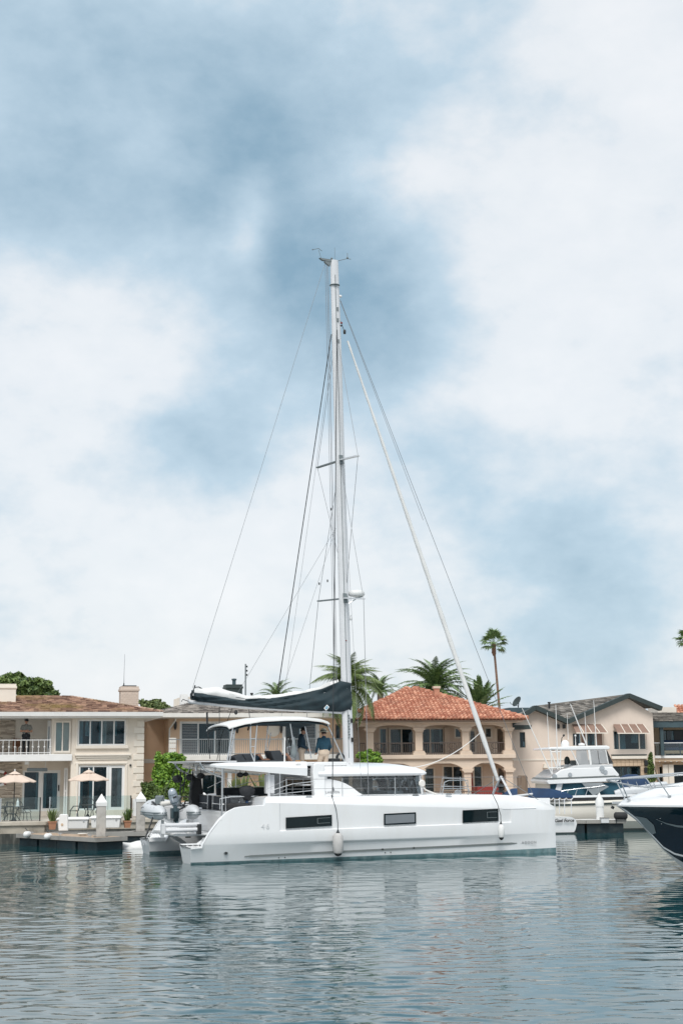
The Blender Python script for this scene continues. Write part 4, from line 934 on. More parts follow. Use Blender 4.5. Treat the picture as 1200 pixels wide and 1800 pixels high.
# eaves, gutter, roof
m = MB(); zo = ze + .0; m.box(xl - .5, xr + .75, -.85, 9.5, ze - .02, ze + .06); m.build('soffit', M['wpaint'], h1)
m = MB(); rs = [[(x, -.86, zo + .03), (x, -1.02, zo + .06), (x, -1.05, zo + .26), (x, -1.0, zo + .26), (x, -.86, zo + .22)] for x in (xl - .6, xr + .85)]; m.rings(rs); m.box(xr + .74, xr + .86, -.86, 9.5, zo + .05, zo + .25); m.build('gutter', M['wpaint'], h1)
zt = F1.Z(60, 1222, 4.5); zr = zt - .1
eL, eR = (xl - .6, -.95, zo + .27), (xr + .8, -.95, zo + .27); xk = F1.X(126, 1222, 4.5)
m = MB(); m.add([eL, eR, (xk, 4.5, zr), (xl - .6, 4.5, zr), (xr + .8, 10, zo + .27), (xl - .6, 10, zo + .27)], [(0, 1, 2, 3), (1, 4, 2), (4, 5, 3, 2), (0, 3, 5), (0, 5, 4, 1)]); m.build('roof', M['shake'], h1)
roofpatch(h1, 'roof_shingles', eL, eR, (xk, 4.5, zr), (xl - .6, 4.5, zr), .26, .20, 'shake', seed=8)
roofpatch(h1, 'roof_shingles', eR, (xr + .8, 10, zo + .27), (xk, 4.52, zr), (xk, 4.48, zr), .26, .24, 'shake', seed=9)
m = MB(); 
for i in range(26):
    a = Vector((xk, 4.5, zr)).lerp(Vector(eR), i / 26); b = Vector((xk, 4.5, zr)).lerp(Vector(eR), (i + .9) / 26); m.bar(a + Vector((0, 0, .05)), b + Vector((0, 0, .01)), .26, .08)
for i in range(20):
    m.bar((xk - i * .5, 4.5, zr + .03), (xk - i * .5 - .49, 4.5, zr + .045), .26, .09)
m.build('ridge_shingles', M['shake'], h1, kind='stuff')
def chimney(F, par, px0, y0, px1, y1, d, th, mt, cap=True, bricks=True):
    x0, x1, z0, z1 = F.r(px0, y0, px1, y1, d); z0 -= 1.2
    o = MB().box(x0, x1, d, d + th, z0, z1 - .12).build('chimney', M[mt], par, bev=.01)
    MB().box(x0 - .05, x1 + .05, d - .05, d + th + .05, z1 - .24, z1 - .12).build('chimney_collar', M[mt], o, bev=.015); MB().box(x0 - .01, x1 + .01, d - .01, d + th + .01, z1 - .12, z1).build('chimney_cap', M[mt], o)
    if bricks:
        b = MB(); nz = int((z1 - .26 - z0) / .11)
        for j in range(nz):
            nx = 5; off = .5 if j % 2 else 0
            for i in range(-1, nx):
                a, c = x0 + (x1 - x0) * max(0, i + off) / nx, x0 + (x1 - x0) * min(nx, i + 1 + off) / nx
                if c - a > .04: b.box(a + .008, c - .008, d - .012, d, z0 + j * .11 + .008, z0 + (j + 1) * .11 - .004)
        b.build('brick_courses', M[mt], o, kind='stuff')
    return o
chimney(F1, h1, -12, 1202, 28.5, 1240, 2.4, 1.2, 'trim', bricks=False); c = chimney(F1, h1, 212.5, 1206.5, 244, 1248, 3.0, 1.0, 'brickp')
MB().box(F1.X(213, 1210, 3) + .1, F1.X(244, 1210, 3) - .1, 3.1, 3.9, F1.Z(228, 1207, 3) - .05, F1.Z(228, 1204.5, 3)).build('chimney_screen', M['dark'], c)
balusters(h1, xl, F1.X(89, 1310, -.02), -.02, slab[3], F1.Z(45, 1300, -.02), .285, .018, 'wpaint', True, True)
MB().lathe([(.03, slab[3]), (.03, F1.Z(88, 1298))], (F1.X(89, 1310, -.02), -.02, 0), 8).build('railing_post', M['wpaint'], h1)
a = F1.px(229.5, 1345); MB().ball((a[0], -.05, a[1]), .06, 8).build('wall_light', M['dark'], h1)
x0, x1, z0, z1 = R1(48, 1348.5, 84, 1356, d=.6); MB().box(x0, x1, .5, .8, z0, z1 - .04).build('patio_heater', M['grey'], h1, bev=.03)
m = MB(); [m.tube([(x, .65, z1 - .05), (x, .65, slab[2])], .012, 5) for x in (x0 + .1, x1 - .1)]; m.build('heater_hanger', M['alu'], h1, kind='stuff')
x0, x1, z0, z1 = R1(44, 1338, 51, 1344, d=.3); MB().box(x0, x1, .2, .5, z0, z1).build('speaker_box', M['wpaint'], h1, bev=.02)
t = thing('whip_antenna', 'thin whip antenna standing above the brick chimney of the cream house', 'antenna', (0, 0, 0)); a = F1.o + F1.ax * F1.X(218, 1207, 3.4) + F1.ay * 3.4
zt_ = F1.Z(218, 1150, 3.4); zb_ = F1.Z(218, 1207, 3.4) - .02; t.location = (a.x, a.y, zb_); MB().tube([(0, 0, 0), (0, 0, .6), (.02, 0, zt_ - zb_)], [.02, .012, .008], 5).build('whip', M['wire'], t); MB().lathe([(.03, 0), (.03, .2)], (0, 0, 0), 6).build('mount', M['dark'], t)
# ------------------------------------------------------------------ 2 the peach house behind the catamaran's stern
F2 = Frame(-7.3, 79, 0, YAW); h2 = house('stucco_house', 'peach stucco house with grey shake roof and long grey balcony railing behind the boom', F2)
R2 = lambda *a, d=0: F2.r(*a, d)
xl, xr = F2.X(296, 1330), F2.X(621, 1330); ze = F2.Z(370, 1263); zs = F2.Z(400, 1327)
U = [R2(316, 1268, 408, 1328), R2(499, 1268, 558, 1328), R2(589, 1273, 599, 1300)]
Lw = [R2(333, 1352, 398, 1428), R2(471, 1355, 480, 1375)]
wall(h2, 'wall', xl, xr, zs, ze, U, 0, 'peach'); 
Lw = [R2(330, 1358, 398, 1424)]
wall(h2, 'wall', xl, xr, GZ, zs - .02, Lw, .3, 'peach')
window(h2, *U[0], .03, (1, 1, .9), fw=.12, gl=('glass2', 'glass', 'glass2'), blinds=(0,), name='sliding_door'); window(h2, *U[1], .03, (1, 1), fw=.1, gl=('glass', 'glass2'), blinds=(1,), name='sliding_door'); window(h2, *U[2], .03, (1,), fw=.06, mt='copper')
window(h2, *Lw[0], .33, (1, 1, .6), fw=.14, gl=('glass2', 'glass', 'glass'), name='sliding_door')
for x0, x1 in ((408, 413), (496, 500), (556, 561)): band(F2, h2, x0, 1266, x1, 1328, .05, 'wpaint', 'door_trim')
for x0 in (399, 466): band(F2, h2, x0, 1350, x0 + 7, 1424, .25, 'wpaint', 'column')
band(F2, h2, 399, 1350, 473, 1356, .25, 'offw', 'lintel')
MB().box(xl + .4, xr, -1.0, .3, zs - .30, zs - .02).build('balcony_slab', M['offw'], h2, bev=.03)
balusters(h2, F2.X(297, 1310, -.95), xr - .2, -.95, zs - .02, F2.Z(420, 1298.5, -.95), .105, .012, 'irong')
rp = F2.X(297, 1310, -.95); 
for i in range(3): MB().box(rp, rp + .38, -.97, -.94, zs + .06 + i * .3, zs + .32 + i * .3).build('slatted_screen', M['offw'], h2)
# left wing set back, with a mid band
xw = F2.X(245, 1330, 3.5)
MB().box(xw, xl, 2.0, 9, GZ, ze + .1).build('side_wing', M['peach'], h2); a = R2(254, 1334, 294, 1341.5, d=2.0); MB().box(xw, xl, 1.95, 2.0, a[2], a[3]).build('band_course', M['offw'], h2)
MB().box(xl, xl + .02, .02, 2.0, GZ, ze).build('wing_return', M['peach'], h2)
m = MB(); a = F2.px(296.5, 1266); x = a[0] + .05; m.tube([(x + .25, -.75, ze + .1), (x + .25, -.7, ze - .1), (x, -.1, ze - .55), (x, -.08, ze - .8), (x, -.08, GZ)], .045, 6); m.build('downspout', M['offw'], h2)
def lantern(F, par, px, py, d, s=1.0):
    x, z = F.px(px, py, d); o = MB().lathe([(.03, .22), (.09, .16), (.08, -.12), (.05, -.2), (.02, -.26)], (x, d - .2, z), 6).build('wall_lantern', M['iron'], par); m = MB().tube([(x, d, z + .28), (x, d - .2, z + .3), (x, d - .2, z + .2)], .018, 5).build('lantern_arm', M['iron'], o); return o
lantern(F2, h2, 307.5, 1275, 0); lantern(F2, h2, 493, 1281, 0); lantern(F2, h2, 416, 1281, 0)
x, z = F2.px(480, 1283); f = MB().lathe([(.30, -.05), (.38, -.05), (.38, .03), (.30, .03)], (x, 0, z), 20, axis='y').build('round_window', M['trim'], h2); MB().lathe([(.31, -.02), (.31, .03)], (x, 0, z), 20, axis='y').build('pane', M['glass'], f); MB().box(x - .3, x + .3, -.045, -.02, z - .02, z + .02).box(x - .02, x + .02, -.045, -.021, z - .3, z + .3).build('glazing_bar', M['wpaint'], f, kind='stuff')
MB().box(xl - .5, xr + .15, -1.15, 9, ze, ze + .08).build('soffit', M['offw'], h2); m = MB(); m.box(xl - .5, xr + .15, -1.30, -1.15, ze + .02, ze + .24); m.build('gutter', M['offw'], h2, bev=.02)
m = MB(); m.bar((xl - .48, -1.25, ze + .13), (xw - .2, 1.4, ze + .05), .1, .2); m.build('gutter', M['offw'], h2)
zr = F2.Z(360, 1233, 4); xk = F2.X(350, 1233, 4)
eL, eR = (xl - .5, -1.25, ze + .24), (xr + .15, -1.25, ze + .24); rL, rR = (xk, 4, zr), (xr - 1.5, 4, zr)
m = MB(); m.add([eL, eR, rR, rL, (xw - .3, 4, ze + .22)], [(0, 1, 2, 3), (0, 3, 4)]); m.build('roof', M['greysh'], h2)
roofpatch(h2, 'roof_shakes', eL, eR, rR, rL, .22, .26, 'greysh', jit=.4, seed=12); roofpatch(h2, 'roof_shakes', (xw - .3, 4, ze + .22), eL, rL, (xk, 4.02, zr), .22, .26, 'greysh', jit=.4, seed=13)
m = MB()
for i in range(14):
    a = Vector(eL).lerp(Vector(rL), i / 14); b = Vector(eL).lerp(Vector(rL), (i + .8) / 14); m.bar(a + Vector((0, 0, .08)), b + Vector((0, 0, .02)), .3, .06)
m.build('ridge_caps', M['greysh'], h2, kind='stuff')
x0, x1, z0, z1 = F2.r(317, 1226, 620, 1236, d=5); MB().box(x0, x1, 4.4, 8, zr - .8, z1).build('parapet', M['trim'], h2); x0, x1, z0, z1 = F2.r(317, 1224, 330, 1240, d=4.3); MB().box(x0, x1, 4.1, 4.5, zr - .9, z1 + .1).build('parapet_pier', M['wpaint'], h2)
m = MB(); 
for px in range(336, 460, 14): x = F2.X(px, 1230, 4.3); m.tube([(x, 4.3, zr - .2), (x, 4.3, zr + .34)], .02, 5)
m.build('roof_vents', M['offw'], h2, kind='stuff')
o = chimney(F2, h2, 398, 1203, 426, 1235, 4.6, 1.1, 'fasc', bricks=False); x0, x1, z0, z1 = F2.r(408, 1193, 416, 1204, d=5); MB().lathe([(.11, z0 - .1), (.11, z1 - .1), (.15, z1 - .08), (.15, z1), (.02, z1 + .02)], ((x0 + x1) / 2, 5.1, 0), 10).build('flue', M['teal_m'], o)
x0, x1, z0, z1 = F2.r(441, 1218, 444, 1232, d=4); MB().lathe([(.05, z0 - .3), (.05, z1 - .1), (.09, z1 - .1), (.09, z1)], ((x0 + x1) / 2, 4, 0), 8).build('vent_pipe', M['dark'], h2)
# ground floor terrace rail and planting boxes, seen through the cockpit
o = balusters(h2, F2.X(330, 1405, -4.5), F2.X(475, 1405, -4.5), -4.5, GZ + .02, GZ + .98, .13, .013, 'irong')
# ------------------------------------------------------------------ 3 the red tiled house
F3 = Frame(5.9, 82, 0, YAW - 6); h3 = house('villa', 'tan villa with red clay tile hip roof and two storeys of arched columns', F3)
R3 = lambda *a, d=0: F3.r(*a, d); W = 2.2
xl, xr = F3.X(629, 1300), F3.X(899, 1300); xi = F3.X(893, 1300)
ze = F3.Z(780, 1271); zsl = F3.Z(780, 1333.5); zst = F3.Z(780, 1327); zlc = F3.Z(780, 1346)
# recessed back walls with doors and windows
up = [R3(666, 1279, 728, 1326, d=W), R3(741, 1279, 781, 1326, d=W), R3(798, 1279, 812, 1298, d=W), R3(823, 1281, 838, 1326, d=W), R3(851, 1278, 865, 1298, d=W)]
dn = [R3(744, 1348, 765, 1405, d=W), R3(777, 1345, 815, 1391, d=W), R3(831, 1345, 849, 1405, d=W), R3(680, 1350, 730, 1405, d=W)]
wall(h3, 'back_wall', xl, xr - .3, zst, ze + .3, up, W, 'tan', .2); wall(h3, 'back_wall', xl, xr - .3, GZ, zsl - .3, dn, W, 'tan', .2)
x0, x1, z0, z1 = up[0]; xm = lerp(x0, x1, .28); window(h3, x0, xm - .08, z0, z1, W + .03, (1,), fw=.08, mt='trim', gl='glass2'); window(h3, xm, x1, z0, z1, W + .03, (1, 1), fw=.1, mt='trim', gl=('glass2', 'glass'), name='sliding_door')
window(h3, *up[1], W + .03, (.55, 1), fw=.09, mt='trim', gl=('glass2', 'glass2'), name='sliding_door'); 
for k in (2, 4): window(h3, *up[k], W + .03, (1,), fw=.09, mt='trim', gl='glass2')
window(h3, *up[3], W + .03, (1,), fw=.14, mt='trim', gl='glass2', name='shutter_door', blinds=(0,))
for k, c in ((0, (1,)), (1, (1, 1)), (2, (1,)), (3, (1, 1))): window(h3, *dn[k], W + .03, c, fw=.10, mt='trim', gl=('glass2', 'glass'), name='french_door')
q = R3(781, 1279, 790, 1326, d=W - .3); MB().box(q[0], q[1], W - .3, W, q[2], q[3]).build('wall_pier', M['tan'], h3)
MB().box(xl, xr - .3, W + .21, W + 6, GZ, ze).build('core_walls', M['tan'], h3)
MB().box(xl, xr, .02, W + 1, zsl - .28, zst - .02).build('balcony_slab', M['tan'], h3); band(F3, h3, 636, 1326.5, 905, 1333.5, .16, 'tan', 'slab_moulding')
MB().box(xl, xr, .0, W, GZ - .02, GZ + .03).build('terrace_step', M['tan'], h3)
cols_u = [650, 736, 818, 893]; cols_l = [650, 736, 820, 893]
def arch_beam(par, centers, z_spring, z_top, y, name):
    xs = [F3.X(c, 1300) for c in centers]; m = MB(); hw = .26; spans = list(zip(xs[:-1], xs[1:]))
    poly = []
    segs = [(xl, xs[0])] if xs[0] - xl > .4 else []
    for a, b in spans:
        a += hw; b -= hw; n = 12; top = z_top - .12
        for i in range(n):
            u, v = i / n, (i + 1) / n; fz = lambda t: z_spring + (top - z_spring) * (1 - abs(2 * t - 1) ** 2.6)
            m.add([(lerp(a, b, u), y + e, fz(u)) for e in (0, .4)] + [(lerp(a, b, v), y + e, fz(v)) for e in (0, .4)] + [(lerp(a, b, u), y + e, z_top) for e in (0, .4)] + [(lerp(a, b, v), y + e, z_top) for e in (0, .4)],
                  [(0, 2, 6, 4), (1, 5, 7, 3), (0, 1, 3, 2)])
    for x in xs: m.box(x - hw, x + hw, y, y + .4, z_spring, z_top)
    m.box(xs[-1] + hw, xr, y, y + .4, z_spring + .05, z_top)
    if segs: m.box(xl, xs[0] - hw, y, y + .4, z_spring + .1, z_top)
    return m.build(name, M['tan'], par, recalc=False)
zsu = F3.Z(780, 1279.5); zsd = F3.Z(780, 1351.5)
arch_beam(h3, cols_u, zsu, ze + .02, .0, 'arched_beam'); arch_beam(h3, cols_l, zsd, zlc + .28, .0, 'arched_beam')
MB().box(xr - .4, xr, .42, W + .2, zsu, ze).build('side_beam', M['tan'], h3); MB().box(xr - .4, xr, .42, W + .2, zsd, zlc + .2).build('side_beam', M['tan'], h3)
M['colm'] = mat('cast_stone_column', (.66, .53, .42), .8, .06, 2, bump=.15)
for cs, z0, z1 in ((cols_u, zst, zsu), (cols_l, GZ, zsd)):
    for c in cs:
        x = F3.X(c, 1300); m = MB(); hw = .21
        o = MB().box(x - hw, x + hw, -.01, .41, z0 + .24, z1 - .22).build('column', M['colm'], h3, bev=.02)
        MB().prism([(x - .36, z0), (x + .36, z0), (x + .36, z0 + .09), (x + .26, z0 + .24), (x - .26, z0 + .24), (x - .36, z0 + .09)], -.12, .52).build('column_base', M['colm'], o); MB().prism([(x - .24, z1 - .22), (x + .24, z1 - .22), (x + .26, z1 - .12), (x + .34, z1 - .10), (x + .34, z1), (x - .34, z1), (x - .34, z1 - .10), (x - .26, z1 - .12)], -.11, .51).build('column_capital', M['colm'], o)
for a, b in zip(cols_u[:-1], cols_u[1:]):
    x0, x1 = F3.X(a, 1300) + .24, F3.X(b, 1300) - .24; zt_ = F3.Z(780, 1305, .2); balusters(h3, x0, x1, .2, zst, zt_, .13, .012, 'ironb')
    for xx in (x0 + .35,) if a == 650 else (x1 - .5,):
        m = MB()
        for k in range(2): m.tube([(xx + .22 * math.cos(t), .2, (zst + zt_) / 2 + .17 * math.sin(t) * (1 if k else -1) + (.16 if k else -.16)) for t in np.linspace(0, 2 * math.pi, 11)[:-1]], .018, 4, loop=True)
        m.build('scroll_panel', M['ironb'], h3, kind='stuff')
x0, x1 = F3.X(630, 1300) + .1, F3.X(650, 1300) - .25; balusters(h3, x0, x1, .2, zst, F3.Z(780, 1305, .2), .13, .012, 'ironb')
MB().box(xl - .45, xr + .55, -.55, W + 7, ze + .02, ze + .12).build('soffit', M['tan'], h3); band(F3, h3, 634, 1266.5, 905, 1271, .55, 'tan', 'eave_moulding')
zeR = ze + .16; eL, eR = (xl - .5, -.85, zeR), (xr + .75, -.85, zeR); zr = F3.Z(716, 1211, 4.2); xk = F3.X(717, 1211, 4.2)
rA = (xk - .05, 4.2, zr); rB = (xk + .35, 4.2, zr); bR = (xr + .75, 9.2, zeR); bL = (xl - .5, 9.2, zeR)
# front slope, the lower left wing, right hip
m = MB(); m.add([eL, eR, rB, rA, bR, bL], [(0, 1, 2, 3), (1, 4, 2), (5, 0, 3), (4, 5, 3, 2)]); m.build('roof', M['clay'], h3)
roofpatch(h3, 'roof_tiles', eL, eR, rB, rA, .225, .30, 'clay', 'barrel', seed=21); roofpatch(h3, 'roof_tiles', eR, bR, rB, (rB[0], 4.22, zr), .225, .30, 'clay', 'barrel', seed=22); roofpatch(h3, 'roof_tiles', bL, eL, rA, (rA[0], 4.22, zr), .225, .30, 'clay', 'barrel', seed=23)
m = MB()
for p, q_ in ((eR, rB), (eL, rA)):
    n = 20
    for i in range(n):
        a = Vector(p).lerp(Vector(q_), i / n); b = Vector(p).lerp(Vector(q_), (i + 1.1) / n); m.tube([a + Vector((0, 0, .10)), b + Vector((0, 0, .06))], [.13, .10], 8)
m.build('hip_tiles', M['clay'], h3, kind='stuff')
x0, x1, z0, z1 = F3.r(762, 1208, 771, 1224, d=3.0); o = MB().box(x0, x1, 2.8, 3.15, z0 - .8, z1 - .08).build('chimney', M['clay'], h3); MB().box(x0 - .05, x1 + .05, 2.75, 3.2, z1 - .08, z1 + .05).build('chimney_cap', M['tan'], o)
MB().box(F3.X(899, 1277), F3.X(899, 1277) + 1.3, .5, 2.5, F3.Z(905, 1281), F3.Z(905, 1274)).build('side_gutter', M['fasc'], h3)
# ------------------------------------------------------------------ 4 the double gabled house
F4 = Frame(15.1, 86, 0, 8); h4 = house('gabled_house', 'pale pink stucco house with two gables, green fascia and copper awnings behind the yacht', F4)
R4 = lambda *a, d=0: F4.r(*a, d)
P4 = lambda px, py, d=0: F4.px(px, py, d)
xl, xr, xv = F4.X(897, 1300), F4.X(1148, 1300), F4.X(995, 1300)
wA = R4(1005, 1287.5, 1060, 1312); wB = R4(1077, 1284, 1135.5, 1318.5); wC = R4(1076, 1347, 1125, 1372); wD = R4(913, 1287, 922.5, 1314)
zv = P4(995, 1272)[1]
wall(h4, 'wall', xl, xv, GZ, zv - .3, [wD], 0, 'pinkst', .2); wall(h4, 'wall', xv + .001, xr, GZ, zv - .3, [wA, wB, wC], -.02, 'pinkst', .22)
pk1, pk2 = P4(937, 1247), P4(1100, 1226); lo1, lo2 = P4(905, 1270), P4(1152, 1251.5)
MB().prism([(xl, zv - .3), (xv, zv - .3), (xv, zv), (pk1[0], pk1[1]), (xl, lo1[1])], 0, .2).build('gable_wall', M['pinkst'], h4); MB().prism([(xv + .001, zv - .3), (xr, zv - .3), (xr, lo2[1] - .1), (pk2[0], pk2[1]), (xv + .001, zv)], -.02, .2).build('gable_wall', M['pinkst'], h4)
MB().box(xr - .01, xr, .2, 9, GZ, lo2[1] - .2).build('side_wall', M['pinkst'], h4); MB().box(xl, xl + .01, .2, 9, GZ, lo1[1] - .1).build('side_wall', M['pinkst'], h4)
m = MB()
for p, q_ in ((P4(895, 1275), pk1), (pk1, (xv, zv)), ((xv, zv), pk2), (pk2, P4(1157.5, 1249))):
    m.bar((p[0], -.28, p[1] + .10), (q_[0], -.28, q_[1] + .10), .55, .26, up=(0, 0, 1))
m.build('barge_board', M['fasc'], h4)
# roof planes: two gable roofs running back and the main slope between their ridges
dB = 8
m = MB()
def plane(p, q_): m.quad((p[0], -.5, p[1] + .2), (q_[0], -.5, q_[1] + .2), (q_[0], dB, q_[1] + .2), (p[0], dB, p[1] + .2))
pass
rdg1, rdg2 = (P4(936, 1243, 4.6)[0], 4.6, P4(936, 1242.5, 4.6)[1]), (P4(1101, 1223, 4.6)[0], 4.6, P4(1101, 1221.5, 4.6)[1])
e_, f_ = P4(895, 1275), P4(1157.5, 1249)
m = MB(); m.add([(e_[0], -.5, e_[1] + .2), (pk1[0], -.5, pk1[1] + .2), (rdg1[0], rdg1[1], rdg1[2] + .02), (e_[0], 4.6, e_[1] + .2)], [(0, 1, 2, 3)]); m.add([(pk2[0], -.5, pk2[1] + .2), (f_[0], -.5, f_[1] + .2), (f_[0], 4.6, f_[1] + .2), (rdg2[0], rdg2[1], rdg2[2] + .02)], [(0, 1, 2, 3)]); m.build('roof', M['slate'], h4)
m = MB(); m.add([(xv, .0, zv + .1), rdg1, rdg2], [(0, 1, 2)]); m.build('valley_roof', M['slate'], h4)
roofpatch(h4, 'roof_tiles', (xv - .02, .0, zv + .1), (xv + .02, .0, zv + .1), rdg2, rdg1, .34, .42, 'slate', 'flat', seed=31)
m = MB(); m.bar(rdg1, rdg2, .3, .1); m.build('ridge_caps', M['slate'], h4)
for px in (909 + 0, 974, 996): 
    a = F4.px(px, 1240, 3); 
m = MB(); a = F4.px(964.5, 1239, 3.5); m.lathe([(.06, -.6), (.06, .1), (.10, .1), (.10, .18)], (a[0], 3.5, a[1]), 8); m.build('vent_pipe', M['dark'], h4)
m = MB(); a = F4.px(995, 1262, 1.4); m.lathe([(.16, -.5), (.05, -.1), (.05, .1), (.12, .1), (.12, .16)], (a[0], 1.4, a[1]), 8); m.build('vent_pipe', M['alu'], h4)
window(h4, *wA, .05, (1.1, .8, 1.1, 1.0), fw=.06, mt='trim', gl=('glass', 'copper', 'glass', 'copper')); window(h4, *wB, .05, (.6, 2.4, .7), fw=.06, mt='trim', gl=('glass', 'glass', 'glass2')); window(h4, *wC, .06, (1, 1, 1), fw=.06, mt='fasc', gl='glass'); window(h4, *wD, .05, (1,), fw=.05, mt='fasc')
for (x0, y0, x1, y1, dx) in ((1004, 1274, 1062, 1288.5, 8), (1076.5, 1274, 1136, 1289, 8)):
    a0 = F4.px(x0, y0, 0); a1 = F4.px(x1 - dx + 2, y0, 0); b0 = F4.px(x0 + dx, y1, -.9); b1 = F4.px(x1 + 6, y1, -.9); n = 4
    aw = thing('window_awning', 'copper louvred awning over the %s of the double gabled house' % ('left window' if x0 < 1050 else 'wide right window'), 'awning', F4.o, F4.rz, 'copper awnings on the gabled house')
    for i in range(n):
        u, v = i / n, (i + 1) / n - .02
        A, B = Vector((lerp(a0[0], a1[0], u), -.05, a0[1])), Vector((lerp(a0[0], a1[0], v), -.05, a1[1])); C, Dd = Vector((lerp(b0[0], b1[0], v), -.9, b1[1])), Vector((lerp(b0[0], b1[0], u), -.9, b0[1]))
        k = 7
        s = MB()
        for j in range(k):
            p, q_ = A.lerp(Dd, j / k), B.lerp(C, j / k); p2, q2 = A.lerp(Dd, (j + .92) / k), B.lerp(C, (j + .92) / k); up_ = Vector((0, -.02, .035)); s.add([p + up_, q_ + up_, q2, p2, p + up_ * .2, q_ + up_ * .2, q2 - up_ * .5, p2 - up_ * .5], [(0, 1, 2, 3), (7, 6, 5, 4), (0, 4, 5, 1), (1, 5, 6, 2), (2, 6, 7, 3), (3, 7, 4, 0)])
        s.build('awning_panel', M['copper'], aw)
        MB().bar(B + Vector((0, -.01, .03)), C + Vector((0, -.01, .03)), .05, .06).build('awning_rib', M['trim'], aw)
    MB().bar(Vector((b0[0], -.9, b0[1])), Vector((b1[0], -.9, b1[1])), .06, .06).build('awning_rail', M['trim'], aw)
band(F4, h4, 1073, 1326, 1134, 1328, .25, 'fasc', 'ledge_cap', -.02); band(F4, h4, 1073, 1328.4, 1134, 1334, .22, 'trim', 'ledge', -.02)
x0, x1, z0, z1 = R4(1075, 1334.5, 1140, 1346.5); nb = 9
for j in range(2):
    for i in range(nb):
        MB().box(x0 + (x1 - x0) * i / nb + .008, x0 + (x1 - x0) * (i + 1) / nb - .008, -.10 - .01 * ((i + j) % 2), .0, z0 + (z1 - z0) * j / 2 + .008, z0 + (z1 - z0) * (j + 1) / 2 - .008).build('stone_block', M['sandst'], h4)
x0, x1, z0, z1 = R4(1126, 1346.5, 1142, 1436); z0 = GZ; nb = 8
for j in range(nb): MB().box(x0, x1, -.10 - .012 * (j % 2), .0, z0 + (z1 - z0) * j / nb + .006, z0 + (z1 - z0) * (j + 1) / nb - .006).build('stone_block', M['sandst'], h4)
for py in (1341, 1354): a = F4.px(1134, py, -.12); m = MB().box(a[0] - .12, a[0] + .12, -.3, -.12, a[1] - .16, a[1] + .16).build('wall_sconce', M['dark'], h4, bev=.02)
a = F4.r(958, 1334, 1004, 1336.5); MB().box(xl, F4.X(990, 1335), -.04, .0, a[2], a[3]).build('band_course', M['trim'], h4)
a = F4.px(957, 1347); MB().prism([(a[0] - .16, a[1] - .1), (a[0] + .16, a[1] - .1), (a[0] + .1, a[1] + .14), (a[0] - .1, a[1] + .14)], -.25, 0).build('wall_sconce', M['trim'], h4)
for px, py in ((979.5, 1277), (990, 1277)): a = F4.px(px, py); MB().box(a[0] - .08, a[0] + .08, -.15, 0, a[1] - .12, a[1] + .12).build('camera_light', M['dark'], h4)
# the dark flat roofed unit and satellite dish to its left
x0, x1, z0, z1 = F4.r(887, 1245, 932, 1257, d=5); MB().box(x0, x1, 4, 8, z0 - 1.0, z1).build('roof_penthouse', M['teal_m'], h4)
MB().box(x0 - .2, x0 + 2.4, 3.6, 9, z0 - 1.6, z0 - .95).build('flat_roof', M['slate'], h4)
sd_ = thing('satellite_dish', 'small dark satellite dish on the flat roof beside the double gabled house', 'satellite dish', F4.o + F4.ax * F4.X(910, 1246, 4.4) + F4.ay * 4.4 + Vector((0, 0, z1)), 0)
m = MB(); m.lathe([(.01, 0), (.2, .03), (.36, .12), (.37, .12), (.2, .05), (.01, .02)], (0, 0, 0), 14); m.xf(Matrix.Translation((0, 0, .34)) @ Matrix.Rotation(math.radians(-55), 4, 'Y') @ Matrix.Rotation(math.radians(25), 4, 'X')); m.build('dish', M['fasc'], sd_, 40)
MB().tube([(.0, 0, 0), (.05, 0, .3)], .03).build('dish_mast', M['fasc'], sd_); MB().tube([(.05, 0, .1), (-.45, -.05, .25), (-.5, -.05, .36)], .02).build('feed_arm', M['fasc'], sd_)
# ------------------------------------------------------------------ 5 the porch house at the right edge
F5 = Frame(20.6, 88, 0, 6); h5 = house('porch_house', 'tan stone house with glass balcony and blue steel porch at the right edge', F5)
R5 = lambda *a, d=0: F5.r(*a, d)
xl = F5.X(1148, 1300); xr = xl + 9; zs = F5.Z(1180, 1332); zt = F5.Z(1180, 1328); zp = F5.Z(1180, 1276)
u5 = R5(1162, 1283, 1240, 1328, d=2.0); wall(h5, 'back_wall', xl, xr, zt, zp + .2, [u5], 2.0, 'sandst', .2); window(h5, *u5, 2.05, (.4, .7, 1, 1, 1), fw=.07, mt='fasc', gl=('glass2', 'glass', 'hullglass', 'glass2'))
MB().box(xl, xr, 0, 2.1, zs - .22, zt - .02).build('balcony_slab', M['sandst'], h5); MB().box(xl, xr, -.1, 0.02, zs - .02, zt).build('slab_edge', M['wpaint'], h5)
d5 = [R5(1160, 1348, 1167, 1440, d=.5), R5(1184, 1344, 1240, 1440, d=.5)]; d5 = [(a, b, GZ, d) for a, b, c, d in d5]; wall(h5, 'front_wall', xl, xr, GZ, zs - .24, d5, .5, 'sandst', .4)
for a in d5: window(h5, *a, .85, (1,) if a[1] - a[0] < 1 else (1, 1), fw=.06, mt='fasc', gl='hullglass')
for i in range(8): MB().box(xl + .15 + i * .36, xl + .40 + i * .36, .44, .5, F5.Z(1180, 1341.5), F5.Z(1180, 1336.5)).build('stone_block', M['sandst'], h5)
for px in (1169.5, 1179.5): x = F5.X(px, 1380, .4); MB().box(x - .16, x + .16, .34, .48, GZ, F5.Z(1180, 1344)).build('pilaster', M['trim'], h5)
MB().box(xl - .2, xr, -.4, .0, zp - .1, zp + .2).build('porch_beam', M['teal_m'], h5); MB().box(xl - .2, xr, -.4, 4, zp + .2, zp + .28).build('porch_soffit', M['teal_m'], h5)
x = F5.X(1161.5, 1300, -.1); MB().box(x - .1, x + .1, -.25, -.05, zt, zp - .1).build('porch_post', M['teal_m'], h5)
